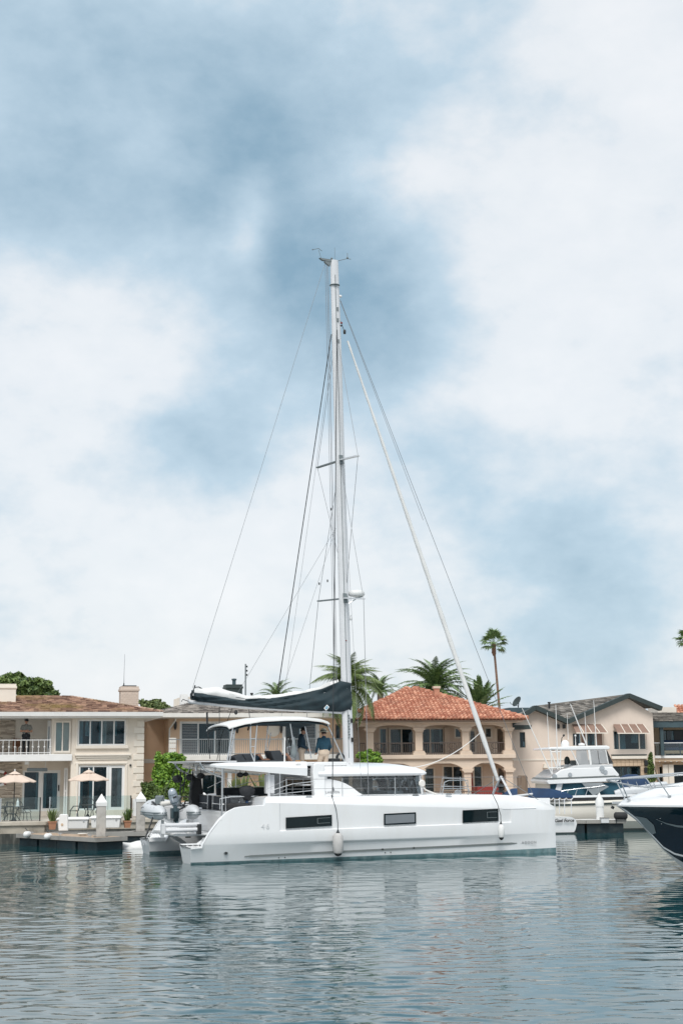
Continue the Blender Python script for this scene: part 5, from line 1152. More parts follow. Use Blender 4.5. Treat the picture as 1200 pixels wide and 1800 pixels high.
eL, eR = (xl - .25, -.45, zp + .28), (xr, -.45, zp + .28); zr = F5.Z(1180, 1253, 3.5); m = MB(); m.quad(eL, eR, (xr, 3.5, zr), (xl + .8, 3.5, zr)); m.build('roof', M['slate'], h5)
roofpatch(h5, 'roof_tiles', eL, eR, (xr, 3.5, zr), (xl + .3, 3.5, zr), .3, .28, 'slate', 'flat', seed=41)
a = F5.r(1155, 1243, 1188, 1256, d=4); MB().box(a[0], a[1], 4, 6, a[2] - .5, a[3]).build('parapet', M['trim'], h5); a = F5.r(1189, 1242, 1215, 1262, d=3.8)
roofpatch(h5, 'roof_tiles', (a[0], 3.4, a[2] - .1), (a[1] + 4, 3.4, a[2] - .1), (a[1] + 4, 5, a[3] + .1), (a[0] + .2, 5, a[3] + .1), .24, .3, 'clay', 'barrel', seed=42); MB().box(a[0], a[1] + 4, 4.9, 6, a[2] - .6, a[3]).build('upper_wall', M['trim'], h5)
gp = thing('glass_balustrade', 'glass balustrade along the balcony of the porch house at the right edge', 'balustrade', F5.o, F5.rz); zg = F5.Z(1180, 1306.5)
for i in range(4): x = xl + .08 + i * 1.55; MB().box(x, x + 1.5, -.06, -.045, zt + .04, zg).build('glass_panel', M['clear'], gp); MB().box(x + 1.5, x + 1.55, -.08, -.03, zt, zg).build('post', M['teal_m'], gp)
MB().box(xl, xl + 6.3, -.08, -.03, zg, zg + .05).build('handrail', M['alu'], gp)
x = F5.X(1184, 1321, .8); 
bch = thing('balcony_sofa', 'low wooden sofa with blue cushion behind the glass balustrade', 'sofa', F5.o + F5.ax * x + F5.ay * .9 + Vector((0, 0, zt)), F5.rz); MB().box(-.7, .9, -.3, .4, .12, .3).build('frame', M['teak'], bch); MB().box(-.6, .8, -.28, .4, .3, .5).box(-.6, .8, .22, .42, .5, .95).build('cushion', M['blue'], bch, bev=.05)
for sx in (-.65, .85):
    for sy in (-.25, .35): MB().box(sx - .04, sx + .04, sy - .04, sy + .04, 0, .12).build('leg', M['teak'], bch)
# ------------------------------------------------------------------ plants
def leafmat(n, c1, c2, rough=.55):
    m = mat(n, c1, rough, col2=c2, island=.75, vs=1.2); b = m.node_tree.nodes['Principled BSDF']; b.inputs['Subsurface Weight'].default_value = 0; return m
M['leaf_bright'] = leafmat('bright_hedge_leaf', (.04, .13, .012), (.26, .42, .05))
M['leaf_dark'] = leafmat('dark_tree_leaf', (.025, .062, .016), (.17, .24, .06))
M['leaf_pale'] = leafmat('pale_grey_leaf', (.06, .10, .03), (.22, .27, .10))
M['frond'] = leafmat('palm_leaflet', (.04, .09, .03), (.22, .31, .11))
M['frond2'] = leafmat('queen_palm_leaflet', (.055, .10, .03), (.24, .31, .10))
M['dryfrond'] = leafmat('dry_frond', (.16, .12, .05), (.33, .27, .13))
M['bark'] = mat('palm_bark', (.15, .115, .09), .9, .3, 3, bump=.7, bs=8, stretch=(1, 1, 5))
M['barkred'] = mat('red_brown_palm_bark', (.20, .12, .085), .9, .3, 3, bump=.7, bs=8, stretch=(1, 1, 5))
def leaves(name, par, lobes, n, size, mt, seed, flat=.5, elong=1.9):
    """leaf-sized blades spread through the volume of several lobes, denser towards the skin"""
    g = np.random.default_rng(seed); w = np.array([l[3] * l[4] * l[5] for l in lobes]) ** .67; w = w / w.sum(); k = g.choice(len(lobes), n, p=w)
    L = np.array(lobes, float)[k]; d = g.normal(size=(n, 3)); d /= np.linalg.norm(d, axis=1)[:, None]
    rad = g.uniform(.25, 1, n) ** .38; bump = 1 + .16 * np.sin(5 * d[:, 0] + k) * np.sin(4 * d[:, 2] + 2 * k)
    c = L[:, :3] + d * L[:, 3:6] * (rad * bump)[:, None]
    a = g.normal(size=(n, 3)); a /= np.linalg.norm(a, axis=1)[:, None]; nrm = d * .7 + g.normal(size=(n, 3)) * .55 + np.array([0, 0, flat]); nrm /= np.linalg.norm(nrm, axis=1)[:, None]
    a = np.cross(nrm, a); a /= np.linalg.norm(a, axis=1)[:, None] + 1e-9; b = np.cross(nrm, a)
    s = size * g.uniform(.6, 1.4, n)[:, None]
    v = np.stack([c - a * s * elong * .5, c + b * s * .5 + nrm * s * .12, c + a * s * elong * .5, c - b * s * .5 + nrm * s * .12], 1).reshape(-1, 3)
    me = bpy.data.meshes.new(name); f = np.arange(4 * n).reshape(-1, 4); me.from_pydata(v.tolist(), [], f.tolist()); me.materials.append(M[mt]); me.update()
    o = bpy.data.objects.new(name, me); COL.objects.link(o); o.parent = par; return o
def ground_at(px, Y, z=GZ): return Vector(((px - 600) / CAM_F * Y, Y, z))
def W(px, py, Y):
    r = ray(px, py); t = Y / r.y; return Vector((r.x * t, Y, CAM_H + r.z * t))
def tree(name, label, cat_, px, Y, lobes_px, n, size, mt, seed, trunk=.16, group=None, z=GZ):
    """lobes_px: (px, py, radius px across, radius px up) seen at distance Y"""
    t = thing(name, label, cat_, ground_at(px, Y, z), 0, group); k = Y / CAM_F; lb = []
    for (a, b, rx, rz) in lobes_px:
        p = W(a, b, Y) - t.location; lb.append((p.x, p.y + (hash((a, b)) % 7 - 3) * .1 * rx * k, p.z, rx * k, rx * k * .9, rz * k))
    g_ = random.Random(seed); sub = []
    for l in lb:
        for _ in range(6):
            d = Vector((g_.gauss(0, 1), g_.gauss(0, 1), g_.gauss(.3, 1))).normalized(); f = g_.uniform(.24, .46); e = g_.uniform(.7, .98); sub.append((l[0] + d.x * l[3] * e, l[1] + d.y * l[4] * e, l[2] + d.z * l[5] * e, l[3] * f, l[4] * f, l[5] * f * 1.1))
    leaves('crown', t, [(a, b, c, d * .86, e * .86, f * .86) for a, b, c, d, e, f in lb] + sub, n, size, mt, seed)
    zt_ = max(l[2] for l in lb); m = MB(); m.tube([(0, 0, -.1), (.05, 0, zt_ * .4), (0, .05, zt_ * .8)], [trunk, trunk * .8, trunk * .4], 8)
    for l in lb[:6]: m.tube([(.05, 0, zt_ * .35), (l[0] * .5, l[1] * .5, lerp(zt_ * .4, l[2], .6)), (l[0], l[1], l[2])], [trunk * .5, trunk * .35, trunk * .12], 6)
    m.build('trunk', M['bark'], t); return t
tree('broadleaf_tree', 'dense dark round tree rising behind the brown roof of the cream house', 'tree', 45, 98, [(12, 1202, 32, 16), (45, 1203, 30, 13), (76, 1210, 22, 11), (30, 1196, 20, 10), (93, 1219, 10, 5), (60, 1216, 36, 10), (-20, 1205, 28, 15)], 9000, .17, 'leaf_dark', 1)
tree('feathery_tree', 'small pale feathery tree between the brick chimney and the peach house', 'tree', 270, 98, [(258, 1240, 13, 10), (272, 1236, 14, 8), (287, 1243, 11, 6), (270, 1250, 22, 9), (250, 1234, 6, 4)], 2400, .15, 'leaf_pale', 2)
tree('bush', 'big round bright green bush in front of the peach house', 'bush', 300, 72, [(300, 1345, 27, 22), (285, 1352, 18, 26), (318, 1352, 16, 24), (296, 1375, 32, 24), (312, 1388, 24, 18), (300, 1332, 18, 12), (282, 1390, 18, 18), (326, 1370, 9, 14)], 15000, .085, 'leaf_bright', 3, .06)
tree('hedge_shrub', 'low dark shrub beside the quoined corner of the cream house', 'shrub', 262, 70.5, [(258, 1385, 10, 12), (268, 1395, 14, 18), (285, 1402, 14, 16), (254, 1402, 7, 16), (330, 1402, 10, 9)], 4000, .075, 'leaf_dark', 4, .05)
tree('garden_shrub', 'bright green shrub between the mast foot and the villa', 'shrub', 648, 77.5, [(640, 1330, 12, 9), (655, 1333, 13, 10), (648, 1324, 10, 7), (660, 1342, 10, 12), (642, 1345, 14, 14)], 3500, .08, 'leaf_bright', 5, .05)
tree('cypress_shrub', 'narrow dark cone-shaped cypress between the gabled house and the porch house', 'shrub', 1143, 85.2, [(1143, 1395, 9.5, 16), (1143, 1372, 8.5, 18), (1143, 1352, 6.5, 16), (1143, 1337, 4, 11), (1143, 1328, 2, 6)], 4500, .07, 'leaf_dark', 6, .05)
def frond_mesh(name, L, n, ll, droop, w=.035, rise=.5, mt='frond', seed=0, hang=.5):
    r_ = random.Random(seed); m = MB(); pts = []
    for i in range(15):
        t = i / 14; pts.append(Vector((L * (t - .12 * t * t), 0, L * (rise * t - droop * t * t))))
    m.tube(pts, [lerp(.035, .006, i / 14) * (L / 2.5) ** .5 for i in range(15)], 4)
    for i in range(n):
        t = .10 + .9 * i / (n - 1); j = min(13, int(t * 14)); u = t * 14 - j; p = pts[j].lerp(pts[j + 1], u); d = (pts[j + 1] - pts[j]).normalized(); l = ll * math.sin(math.pi * min(1, .22 + .80 * t)) ** .7 * r_.uniform(.85, 1.1)
        for sg in (-1, 1):
            s = Vector((0, sg, 0)); dirv = (d * r_.uniform(.45, .75) + s * .85 + Vector((0, 0, r_.uniform(-.1, .25)))).normalized(); tip = p + dirv * l + Vector((0, 0, -hang * l * r_.uniform(.5, 1.2))); mid = p + dirv * l * .5
            q = d * w * .5
            m.add([p - q, p + q, mid + q * 1.2, tip, mid - q * 1.2], [(0, 1, 2, 4), (4, 2, 3)])
    return m.mesh(name, M[mt], recalc=False)
def palm(name, label, px_, py_, Y, meshes, ring, trunk_r, lean=(0, 0), seed=0, group=None, bark='bark', boots=None):
    """ring: list of (count, pitch degrees, jitter, scale); crown centre at the given pixel and distance"""
    r_ = random.Random(seed); c = W(px_, py_, Y); base = Vector((c.x + lean[0], Y + lean[1], GZ)); t = thing(name, label, 'palm tree', base, 0, group); top = c - base
    m = MB(); n = 9; m.tube([Vector((0, 0, -.1)).lerp(top, i / n) + Vector((math.sin(i * .35) * .04, 0, 0)) for i in range(n + 1)], [lerp(trunk_r * 1.15, trunk_r * .8, i / n) for i in range(n + 1)], 10)
    m.build('trunk', M[bark], t, 60)
    if boots:
        b = MB()
        for i in range(boots):
            a = i * 2.4; z = -.1 - .9 * (i / boots); rr = trunk_r * .95; b.bar((top.x + rr * .7 * math.cos(a), rr * .7 * math.sin(a), top.z + z - .15), (top.x + rr * 1.7 * math.cos(a), rr * 1.7 * math.sin(a), top.z + z + .12), .09, .05)
        b.build('leaf_bases', M['barkred'], t, kind='stuff')
    for cnt, pitch, jit, s in ring:
        off = r_.uniform(0, 6)
        for i in range(cnt):
            f = bpy.data.objects.new('frond', r_.choice(meshes)); COL.objects.link(f); f.parent = t; f.location = top
            f.rotation_euler = Euler((r_.uniform(-.15, .15), -math.radians(pitch + r_.uniform(-jit, jit)), off + 2 * math.pi * i / cnt + r_.uniform(-.2, .2)), 'XYZ'); k = s * r_.uniform(.88, 1.1); f.scale = (k, k, k)
    return t
can = [frond_mesh('frond', 3.5, 50, .44, .82, .05, .62, 'frond', i, .5) for i in range(3)]
que = [frond_mesh('frond', 3.0, 60, .58, .95, .04, .62, 'frond2', 10 + i, .9) for i in range(3)]
palm('date_palm', 'broad arching date palm behind the ridge of the villa, left of the furled jib', 765, 1219, 104, can, [(10, 64, 10, 1.0), (14, 38, 10, 1.1), (14, 14, 10, 1.08), (12, -12, 10, 1.0)], .35, seed=2, bark='bark', boots=24)
palm('date_palm', 'upright spiky date palm behind the right end of the villa roof', 842, 1248, 104, [frond_mesh('frond', 2.5, 40, .34, .22, .05, .35, 'frond', 20 + i, .2) for i in range(3)], [(10, 74, 8, 1.12), (13, 52, 8, 1.15), (14, 28, 8, 1.1), (10, 6, 8, 1.1)], .3, seed=5)
palm('date_palm', 'low dark palm crown showing between the queen palm and the villa roof', 668, 1219, 106, can, [(7, 60, 10, .62), (9, 30, 10, .66), (9, 5, 10, .6)], .3, seed=8)
palm('date_palm', 'palm tips just above the boom behind the peach house', 487, 1231, 108, can, [(6, 62, 10, .62), (9, 30, 10, .62), (8, 5, 10, .6)], .28, seed=9)
palm('queen_palm', 'tall queen palm with drooping feathery fronds right behind the mast', 612, 1208, 78.2, que, [(8, 74, 10, .74), (11, 52, 10, .78), (12, 28, 10, .78), (10, 2, 10, .78), (7, -32, 10, .85), (5, -52, 8, .8)], .20, (.62, 0), 11)
def fan_mesh(seed, mt='frond'):
    r_ = random.Random(seed); m = MB(); m.tube([(0, 0, 0), (.55, 0, .03), (1.0, 0, .02)], [.02, .016, .01], 4)
    for i in range(26):
        a = lerp(-2.0, 2.0, i / 25) + r_.uniform(-.04, .04); l = .80 * r_.uniform(.85, 1.1) * (1 - .12 * abs(a)); d = Vector((math.cos(a), math.sin(a), 0)); s = Vector((-d.y, d.x, 0)) * .05; b = Vector((1.0, 0, .02)); mid = b + d * l * .6 + Vector((0, 0, .03)); tip = b + d * l + Vector((0, 0, -.22 * r_.uniform(.4, 1.4)))
        m.add([b, mid - s, tip, mid + s], [(0, 1, 2, 3)])
    return m.mesh('frond', M[mt], recalc=False)
fan = [fan_mesh(i) for i in range(3)]; dry = [fan_mesh(7, 'dryfrond')]
palm('fan_palm', 'tall thin fan palm standing alone above the right end of the villa', 867, 1132, 128, fan + dry[:0], [(6, 76, 10, .84), (8, 46, 14, .86), (8, 14, 14, .86), (5, -24, 12, .8)], .12, (.72, 0), 14, bark='barkred', boots=30)
palm('fan_palm', 'fan palm cut by the right edge, its crown above the porch house', 1212, 1127, 128, fan, [(6, 74, 10, .85), (8, 42, 12, .9), (8, 12, 12, .9), (5, -22, 10, .8)], .21, (.9, 0), 15, bark='barkred', boots=20)
# potted plants
def pot(label, px, py, Y, h, r, nl, mt, sd, z=None, potmat='terra'):
    p = W(px, py, Y); t = thing('potted_plant', label, 'plant', p, .3); MB().lathe([(r * .72, 0), (r, h), (r * 1.08, h), (r * 1.08, h - .05), (r * .9, h - .03), (.01, h - .04)][:4] + [(r * .9, h - .03), (.01, h - .04)], (0, 0, 0), 4, a0=math.pi / 4).build('pot', M[potmat], t)
    g_ = random.Random(sd); m = MB()
    for i in range(nl):
        a = g_.uniform(0, 6.28); l = g_.uniform(.25, .6); o_ = g_.uniform(.05, .3); b = Vector((g_.uniform(-.1, .1), g_.uniform(-.1, .1), h - .03)); tp = b + Vector((math.cos(a) * o_, math.sin(a) * o_, l)); s = Vector((-math.sin(a), math.cos(a), 0)) * .018; md = b.lerp(tp, .6) + Vector((0, 0, .06)); m.add([b - s, b + s, md + s * 1.4, tp, md - s * 1.4], [(0, 1, 2, 4), (4, 2, 3)])
    m.build('leaves', M[mt], t, recalc=False, kind='stuff')
    return t
pot('grey leaved plant in a square terracotta pot left of the white dock boxes', 92, 1458, 61.6, .34, .24, 60, 'leaf_pale', 1); pot('green plant in a small square terracotta pot right of the white dock boxes', 224, 1455, 61.8, .30, .22, 55, 'leaf_dark', 2)
def agave(label, px, py, Y, s, mt, sd):
    t = thing('agave_plant', label, 'plant', W(px, py, Y), 0, 'agaves on the terrace'); g_ = random.Random(sd); q = MB(); q.add([(0, -.05, 0), (0, .05, 0), (.35, .07, .45), (.62, 0, .95), (.35, -.07, .45)], [(0, 1, 2, 4), (4, 2, 3)]); me = q.mesh('leaf', M[mt], recalc=False)
    for i in range(16):
        o = bpy.data.objects.new('leaf', me); COL.objects.link(o); o.parent = t; o.rotation_euler = (0, -g_.uniform(-.5, .55), i * 2.4); o.scale = (s, s, s * g_.uniform(.8, 1.1))
for i, (px, s, lb) in enumerate(((414, .9, 'leftmost agave on the terrace, seen under the hard top'), (428, 1.15, 'tall middle agave on the terrace, seen under the hard top'), (462, 1.3, 'tallest agave at the right end of the terrace, seen under the hard top'))): agave(lb, px, 1398, 74.5, s, 'leaf_pale', i)
tree('terrace_shrub', 'low rounded shrub behind the black barbecue cover', 'shrub', 447, 75.5, [(440, 1392, 9, 6), (452, 1390, 11, 9), (447, 1396, 14, 7)], 900, .07, 'leaf_pale', 9, .03)
# ------------------------------------------------------------------ motor yacht on the right (local x forward = to the right)
FY = Frame(12.4, 68.2, 0, 4.0); my = thing('motor_yacht', 'white and cream motor yacht with enclosed flybridge and blue window covers, right', 'motor yacht', FY.o, FY.rz)
Y0 = 0.0; BW = 4.4
P = lambda px, py, d=0: FY.px(px, py, d)
rs = []; X0 = P(958, 1420)[0]; X1 = X0 + 13.5
for i in range(22):
    t = i / 21; x = lerp(X0, X1, t); hb = BW / 2 * (1 - max(0, (t - .45) / .55) ** 2.2) + .04; wl = hb * (.88 - .25 * t); sh = 1.36 + .12 * t + .6 * t * t; yc = BW / 2; xs_ = x - (0 if t < .8 else 0)
    rk = lambda z: (z / 1.9) * 1.1 * max(0, t - .75) / .25
    o_ = [(x, yc - wl * .4, -.5), (x + rk(0), yc - wl, .0), (x + rk(.1), yc - wl - .01, .10), (x + rk(.45), yc - hb * .95, .45), (x + rk(sh), yc - hb, sh - .22), (x + rk(sh), yc - hb - .05, sh - .2), (x + rk(sh), yc - hb - .05, sh - .1), (x + rk(sh), yc - hb, sh - .08), (x + rk(sh), yc - hb + .02, sh)]
    rs.append(o_ + [(a, 2 * yc - b, c) for a, b, c in o_[::-1]])
n = len(rs[0]); MB().rings(rs, 0, True, False, lambda i, a: {1: 1, 5: 2}.get(a if a < n // 2 else n - 2 - a, 1 if (a == 0 or a == n - 1) else 0)).build('hull', [M['gel2'], M['fasc'], M['fasc']], my, 30)
zd = 1.4
MB().box(X0 + .05, X0 + 9.5, .25, BW - .25, zd - .3, zd + .02).build('deck', M['gel2'], my)
def poly(name, pts, y0, y1, mt, d=0, bev=.02, par=None):
    q = [P(a, b, d) for a, b in pts]; return MB().prism(q, y0, y1).build(name, M[mt], par or my, bev=bev)
poly('cabin', [(966, 1404), (966, 1376), (1090, 1375), (1112, 1404)], .45, BW - .45, 'gel2', .45)
poly('window_cover', [(966.5, 1400), (966.5, 1377), (978, 1377), (971.5, 1400)], .40, .45, 'teal', .4, 0); poly('window_cover', [(984, 1402), (989.5, 1377), (1088, 1375.5), (1100, 1398), (1060, 1402)], .40, .45, 'teal', .4, 0)
poly('cabin_strut', [(972, 1401), (979, 1376), (988.5, 1376), (982.5, 1401)], .36, .5, 'gel', .36, .01)
poly('flybridge_moulding', [(960.5, 1374.5), (963, 1370.5), (1088, 1365.5), (1091, 1368), (1086, 1373), (964, 1378.5)], .2, BW - .2, 'gel', .2)
poly('flybridge_stripe', [(963, 1370), (966, 1367.5), (1080, 1363), (1087.5, 1365)], .185, BW - .185, 'stripe', .2, 0)
poly('flybridge_body', [(964.5, 1369.5), (970, 1364), (985, 1353), (1000, 1350), (1076, 1348), (1088, 1362), (1086, 1365.2)], .3, BW - .3, 'gel', .3, .04)
poly('flybridge_coaming', [(997, 1351), (1010, 1346), (1024, 1344), (1076, 1343.5), (1077, 1348.5), (1030, 1349.5)], .32, BW - .32, 'gelgrey', .3, .02)
for px, py, r in ((974, 1365, .12), (1001, 1361.5, .10), (1057, 1350.5, .13), (1058, 1355.5, .08), (1063, 1357, .11)):
    a = P(px, py, .28); MB().lathe([(r, -.02), (r, .05), (r * .6, .05), (r * .6, -.03)], (a[0], .28, a[1]), 12, axis='y').build('porthole', M['steel'], my); MB().lathe([(r * .7, -.01), (r * .7, .02)], (a[0], .28, a[1]), 10, axis='y').build('lens', M['dark'], my)
ht = [P(963, 1317.5, .3), P(966, 1313.5, .3), P(1000, 1312, .3), P(1066, 1310.5, .3), P(1071.5, 1313, .3), P(1070, 1317.5, .3), P(1000, 1318.5, .3)]; MB().prism(ht, .3, BW - .3).build('hard_top', M['gel'], my, bev=.04)
# enclosure of the upper helm: clear vinyl between white frames
def vin(a, b, c, d, y): 
    q = [P(*k, y) for k in (a, b, c, d)]; MB().prism(q, y - .01, y + .01).build('vinyl_window', M['vinyl'], my)
for yy in (.35, BW - .35):
    vin((1012, 1344), (1012, 1319), (1030, 1318.5), (1035, 1343.5), yy); vin((1037, 1343), (1033, 1319), (1049, 1318.5), (1052, 1342.5), yy); vin((1053, 1342.5), (1050, 1318.5), (1063, 1318), (1067, 1342), yy)
    q = [P(*k, yy) for k in ((1034, 1318), (1037.5, 1344))]; MB().bar((q[0][0], yy, q[0][1]), (q[1][0], yy, q[1][1]), .10, .05).build('enclosure_post', M['wpaint'], my)
    q = [P(*k, yy) for k in ((1063, 1318), (1068, 1343))]; MB().bar((q[0][0], yy, q[0][1]), (q[1][0], yy, q[1][1]), .12, .05).build('enclosure_post', M['wpaint'], my)
    for a, b in (((966, 1318), (979, 1352)), ((976, 1318), (984, 1352)), ((985, 1318), (983, 1350)), ((1003, 1318), (1016, 1345)), ((965, 1350), (990, 1349)), ((966.5, 1322), (985, 1321)), ((967, 1318), (970, 1360))):
        q = [P(*k, yy) for k in (a, b)]; MB().tube([(q[0][0], yy, q[0][1]), (q[1][0], yy, q[1][1])], .028, 6).build('frame_tube', M['wpaint'], my)
a, b = P(1065, 1318.5, .4)[0], P(1077, 1343, .4)[0]; zA, zB = P(1066, 1318.5, .4)[1], P(1076, 1343, .4)[1]
m = MB(); m.add([(a, .4, zA), (a, BW - .4, zA), (b, BW - .4, zB), (b, .4, zB), (a + .02, .4, zA), (a + .02, BW - .4, zA), (b + .02, BW - .4, zB), (b + .02, .4, zB)], [(0, 1, 2, 3), (7, 6, 5, 4)]); m.build('vinyl_window', M['vinyl'], my)
a = P(996, 1340, 1.5); m = MB(); m.ball((a[0], 1.5, a[1] + .05), (.15, .2, .24), 10); m.build('helm_seat', M['fasc'], my, 50); MB().box(a[0] - .15, a[0] + .15, 1.35, 1.65, a[1] - .5, a[1] - .1).build('seat_base', M['gel'], my)
a = P(1025, 1338, 1.5); MB().box(a[0] - .3, a[0] + .7, .8, 3.2, a[1] - .3, a[1] + .05).build('helm_console', M['grey'], my, bev=.05); MB().box(a[0] - .02, a[0] + .1, 1.2, 1.9, a[1] + .05, a[1] + .4).build('display_screen', M['dark'], my)
a = P(992.5, 1308, 1.6); MB().ball((a[0], 1.6, a[1]), .20, 14).build('satellite_dome', M['wpaint'], my, 60); MB().lathe([(.1, -.3), (.12, -.15), (.2, -.12), (.2, -.02)], (a[0], 1.6, a[1]), 12).build('dome_foot', M['wpaint'], my)
a = P(1021.5, 1308.5, 1.5); MB().lathe([(.0, -.06), (.16, -.05), (.16, .03), (.0, .08)], (a[0], 1.5, a[1]), 14).build('radar_dome', M['wpaint'], my, 40); MB().lathe([(.05, -.1), (.05, 0)], (a[0], 1.5, a[1]), 8).build('dome_foot', M['wpaint'], my)
def whip(p0, p1, d, r=.022, mt='wpaint', nm='whip_antenna'):
    a, b = P(*p0, d), P(*p1, d); MB().tube([(a[0], d, a[1]), (lerp(a[0], b[0], .5), d, lerp(a[1], b[1], .5)), (b[0], d, b[1])], [r, r * .8, r * .45], 6).build(nm, M[mt], my)
whip((964, 1314), (961, 1252), .6); whip((979.5, 1352), (976, 1239), .3, .03); whip((1030, 1312), (1027, 1252), .5, .02); whip((1048, 1318), (1042.5, 1231), .4, .025); whip((1011, 1313), (1010.5, 1294), .8, .02)
a = P(1010.5, 1293, .8); MB().ball((a[0], .8, a[1]), .05, 8).build('light_bulb', M['wpaint'], my)
whip((1031, 1312), (1001.5, 1237), .35, .035, 'wpaint', 'outrigger'); whip((969, 1360), (917, 1245), .3, .03, 'wpaint', 'outrigger'); whip((998, 1300), (996, 1255), 2.2, .015)
a = P(985, 1297, 2.0); m = MB(); m.tube([(a[0], 2.0, a[1] - .3), (a[0] + .05, 2.0, a[1]), (a[0] + .15, 2, a[1] + .1)], .02, 5); m.ball((a[0] + .15, 2.0, a[1] + .12), .06, 6); m.build('wind_vane', M['dark'], my)
for (p, q_) in (((1001, 1275), (1060, 1310)),):
    a, b = P(*p, .5), P(1022, 1312, .5); 
sc_ = [P(*k, .12) for k in ((1022.7, 1377), (1057, 1376), (1069, 1383), (1041, 1399))]
m = MB(); m.add([(sc_[0][0], .2, sc_[0][1]), (sc_[1][0], .2, sc_[1][1]), (sc_[2][0], .1, sc_[2][1]), (sc_[3][0], .02, sc_[3][1])], [(0, 1, 2, 3)]); o = m.build('sun_screen', M['mesh'], my); md = o.modifiers.new('t', 'SOLIDIFY'); md.thickness = .01
m = MB(); tp = [P(*k, .08) for k in ((984, 1391.5), (992, 1389.5), (1014, 1386.5), (1040, 1384), (1062, 1381))]; m.tube([(a, .08, b) for a, b in tp], .02, 6); m.build('side_rail', M['steel'], my)
for (p, q_) in (((998, 1389), (995, 1400)), ((1014, 1387), (1009, 1401)), ((1033, 1385), (1027, 1402)), ((1052, 1383), (1048, 1400))): a, b = P(*p, .08), P(*q_, .08); MB().tube([(a[0], .08, a[1]), (b[0], .08, b[1])], .018, 6).build('rail_stanchion', M['steel'], my)
poly('cap_rail', [(1006, 1398.5), (1120, 1396), (1150, 1392), (1150, 1395), (1120, 1400), (1006, 1402.5)], .0, .3, 'gel', .0, .01); poly('rub_rail', [(1006, 1403.2), (1120, 1401), (1120, 1405), (1006, 1406.8)], -.03, .1, 'dark', -.03, 0)
a = P(1035, 1420.5, -.02); MB().lathe([(.06, -.04), (.06, .1)], (a[0], .06, a[1]), 10, axis='y').build('hull_vent', M['dark'], my)
# tender with a blue cover and black outboard on the yacht's foredeck
d0 = .9; TP = lambda px, py: P(px, py, d0)
o0 = FY.o + FY.ax * TP(1078, 1398)[0] + FY.ay * d0; o0.z = 0
td = thing('covered_tender', 'inflatable tender with blue cover and black outboard lying on the yacht foredeck', 'dinghy', o0, FY.rz); bx0 = TP(1078, 1398)[0]
tp = lambda px, py: (TP(px, py)[0] - bx0, TP(px, py)[1])
for yy in (-.55, .55):
    q = [tp(*k) for k in ((1074, 1394), (1090, 1391), (1120, 1388), (1150, 1383), (1168, 1378))]; pts = [(a, yy * (1 if i < 3 else (.8 if i == 3 else .25)), b) for i, (a, b) in enumerate(q)]; MB().tube(pts, [.12, .2, .21, .2, .12], 10).build('inflatable_tube', M['rib'], td, 60)
rs = []
for px, py, hw in ((1082, 1386, .45), (1087, 1367, .5), (1100, 1361, .5), (1118, 1361, .5), (1132, 1368, .5), (1140, 1377, .45), (1160, 1378, .3)):
    a = tp(px, py); zb = tp(px, 1386)[1]; rs.append([(a[0], hw * math.cos(t), lerp(zb, a[1], max(0, math.sin(t)) ** .7)) for t in np.linspace(0, math.pi, 9)] + [(a[0], 0, zb - .05)])
MB().rings(rs).build('boat_cover', M['blue'], td, 60)
m = MB(); a = tp(1074, 1384); m.ball((a[0], 0, a[1] + .12), (.24, .2, .2), 10); m.tube([(a[0] - .05, 0, a[1]), (a[0] - .12, 0, a[1] - .45)], [.13, .09], 8); m.ball((a[0] - .08, 0, a[1] - .55), (.2, .06, .14), 8); m.build('outboard_motor', M['dark'], td, 50)
m = MB(); m.tube([(a[0] - .3, -.2, a[1] + .2), (a[0] - .35, -.2, a[1] - .4)], .018); m.tube([(a[0] + .1, -.22, a[1] + .1), (a[0] + .6, -.24, a[1] + .12), (a[0] + .6, -.24, a[1] - .1), (a[0] + .05, -.22, a[1] - .08)], .018); m.build('motor_bracket', M['steel'], td, kind='stuff')
for px in (1095, 1110, 1126, 1140):
    a, b = tp(px, 1374), tp(px + 8, 1394); MB().tube([(a[0], -.68, a[1]), (b[0] - .05, -.70, b[1] + .15), (b[0] + .3, -.70, b[1])], .02, 6).build('cradle_bar', M['steel'], td)
# ------------------------------------------------------------------ boat with the name on its transom, left of the yacht
gf = thing('named_boat', 'white boat with Gael Force lettered on its round transom, under a blue cover', 'boat', W(985, 1456, 66.0) * 1 - Vector((0, 0, W(985, 1456, 66.0).z)), math.radians(12)); g0 = gf.location.copy()
FG = Frame(g0.x, g0.y, 0, 12); G = lambda px, py, d=0: FG.px(px, py, d)
rs = []
for i in range(10):                    # hull runs away behind: local y into the depth
    t = i / 9; y = t * 6.0; hb = .92 * (1 + .15 * math.sin(math.pi * t)) * (1 - max(0, t - .5) ** 2 * 3.2); xc = -.15 - .25 * t * 6; sh = .74 + .14 * t
    prof = [(-.05, -.3), (-.72, -.1), (-.92, .15), (-1.0, .42), (-.94, .62), (-.72, sh)]; prof = prof + [(-a, b) for a, b in prof[::-1]]
    rs.append([(xc + a * hb, y - .12 * (b - .3), b) for a, b in prof])
MB().rings(rs).build('hull', M['gel'], gf, 35)
MB().prism([(-1.05, -.05), (.78, -.05), (.70, .06), (-.95, .06)], -.09, .3).build('boot_stripe', M['fasc'], gf)
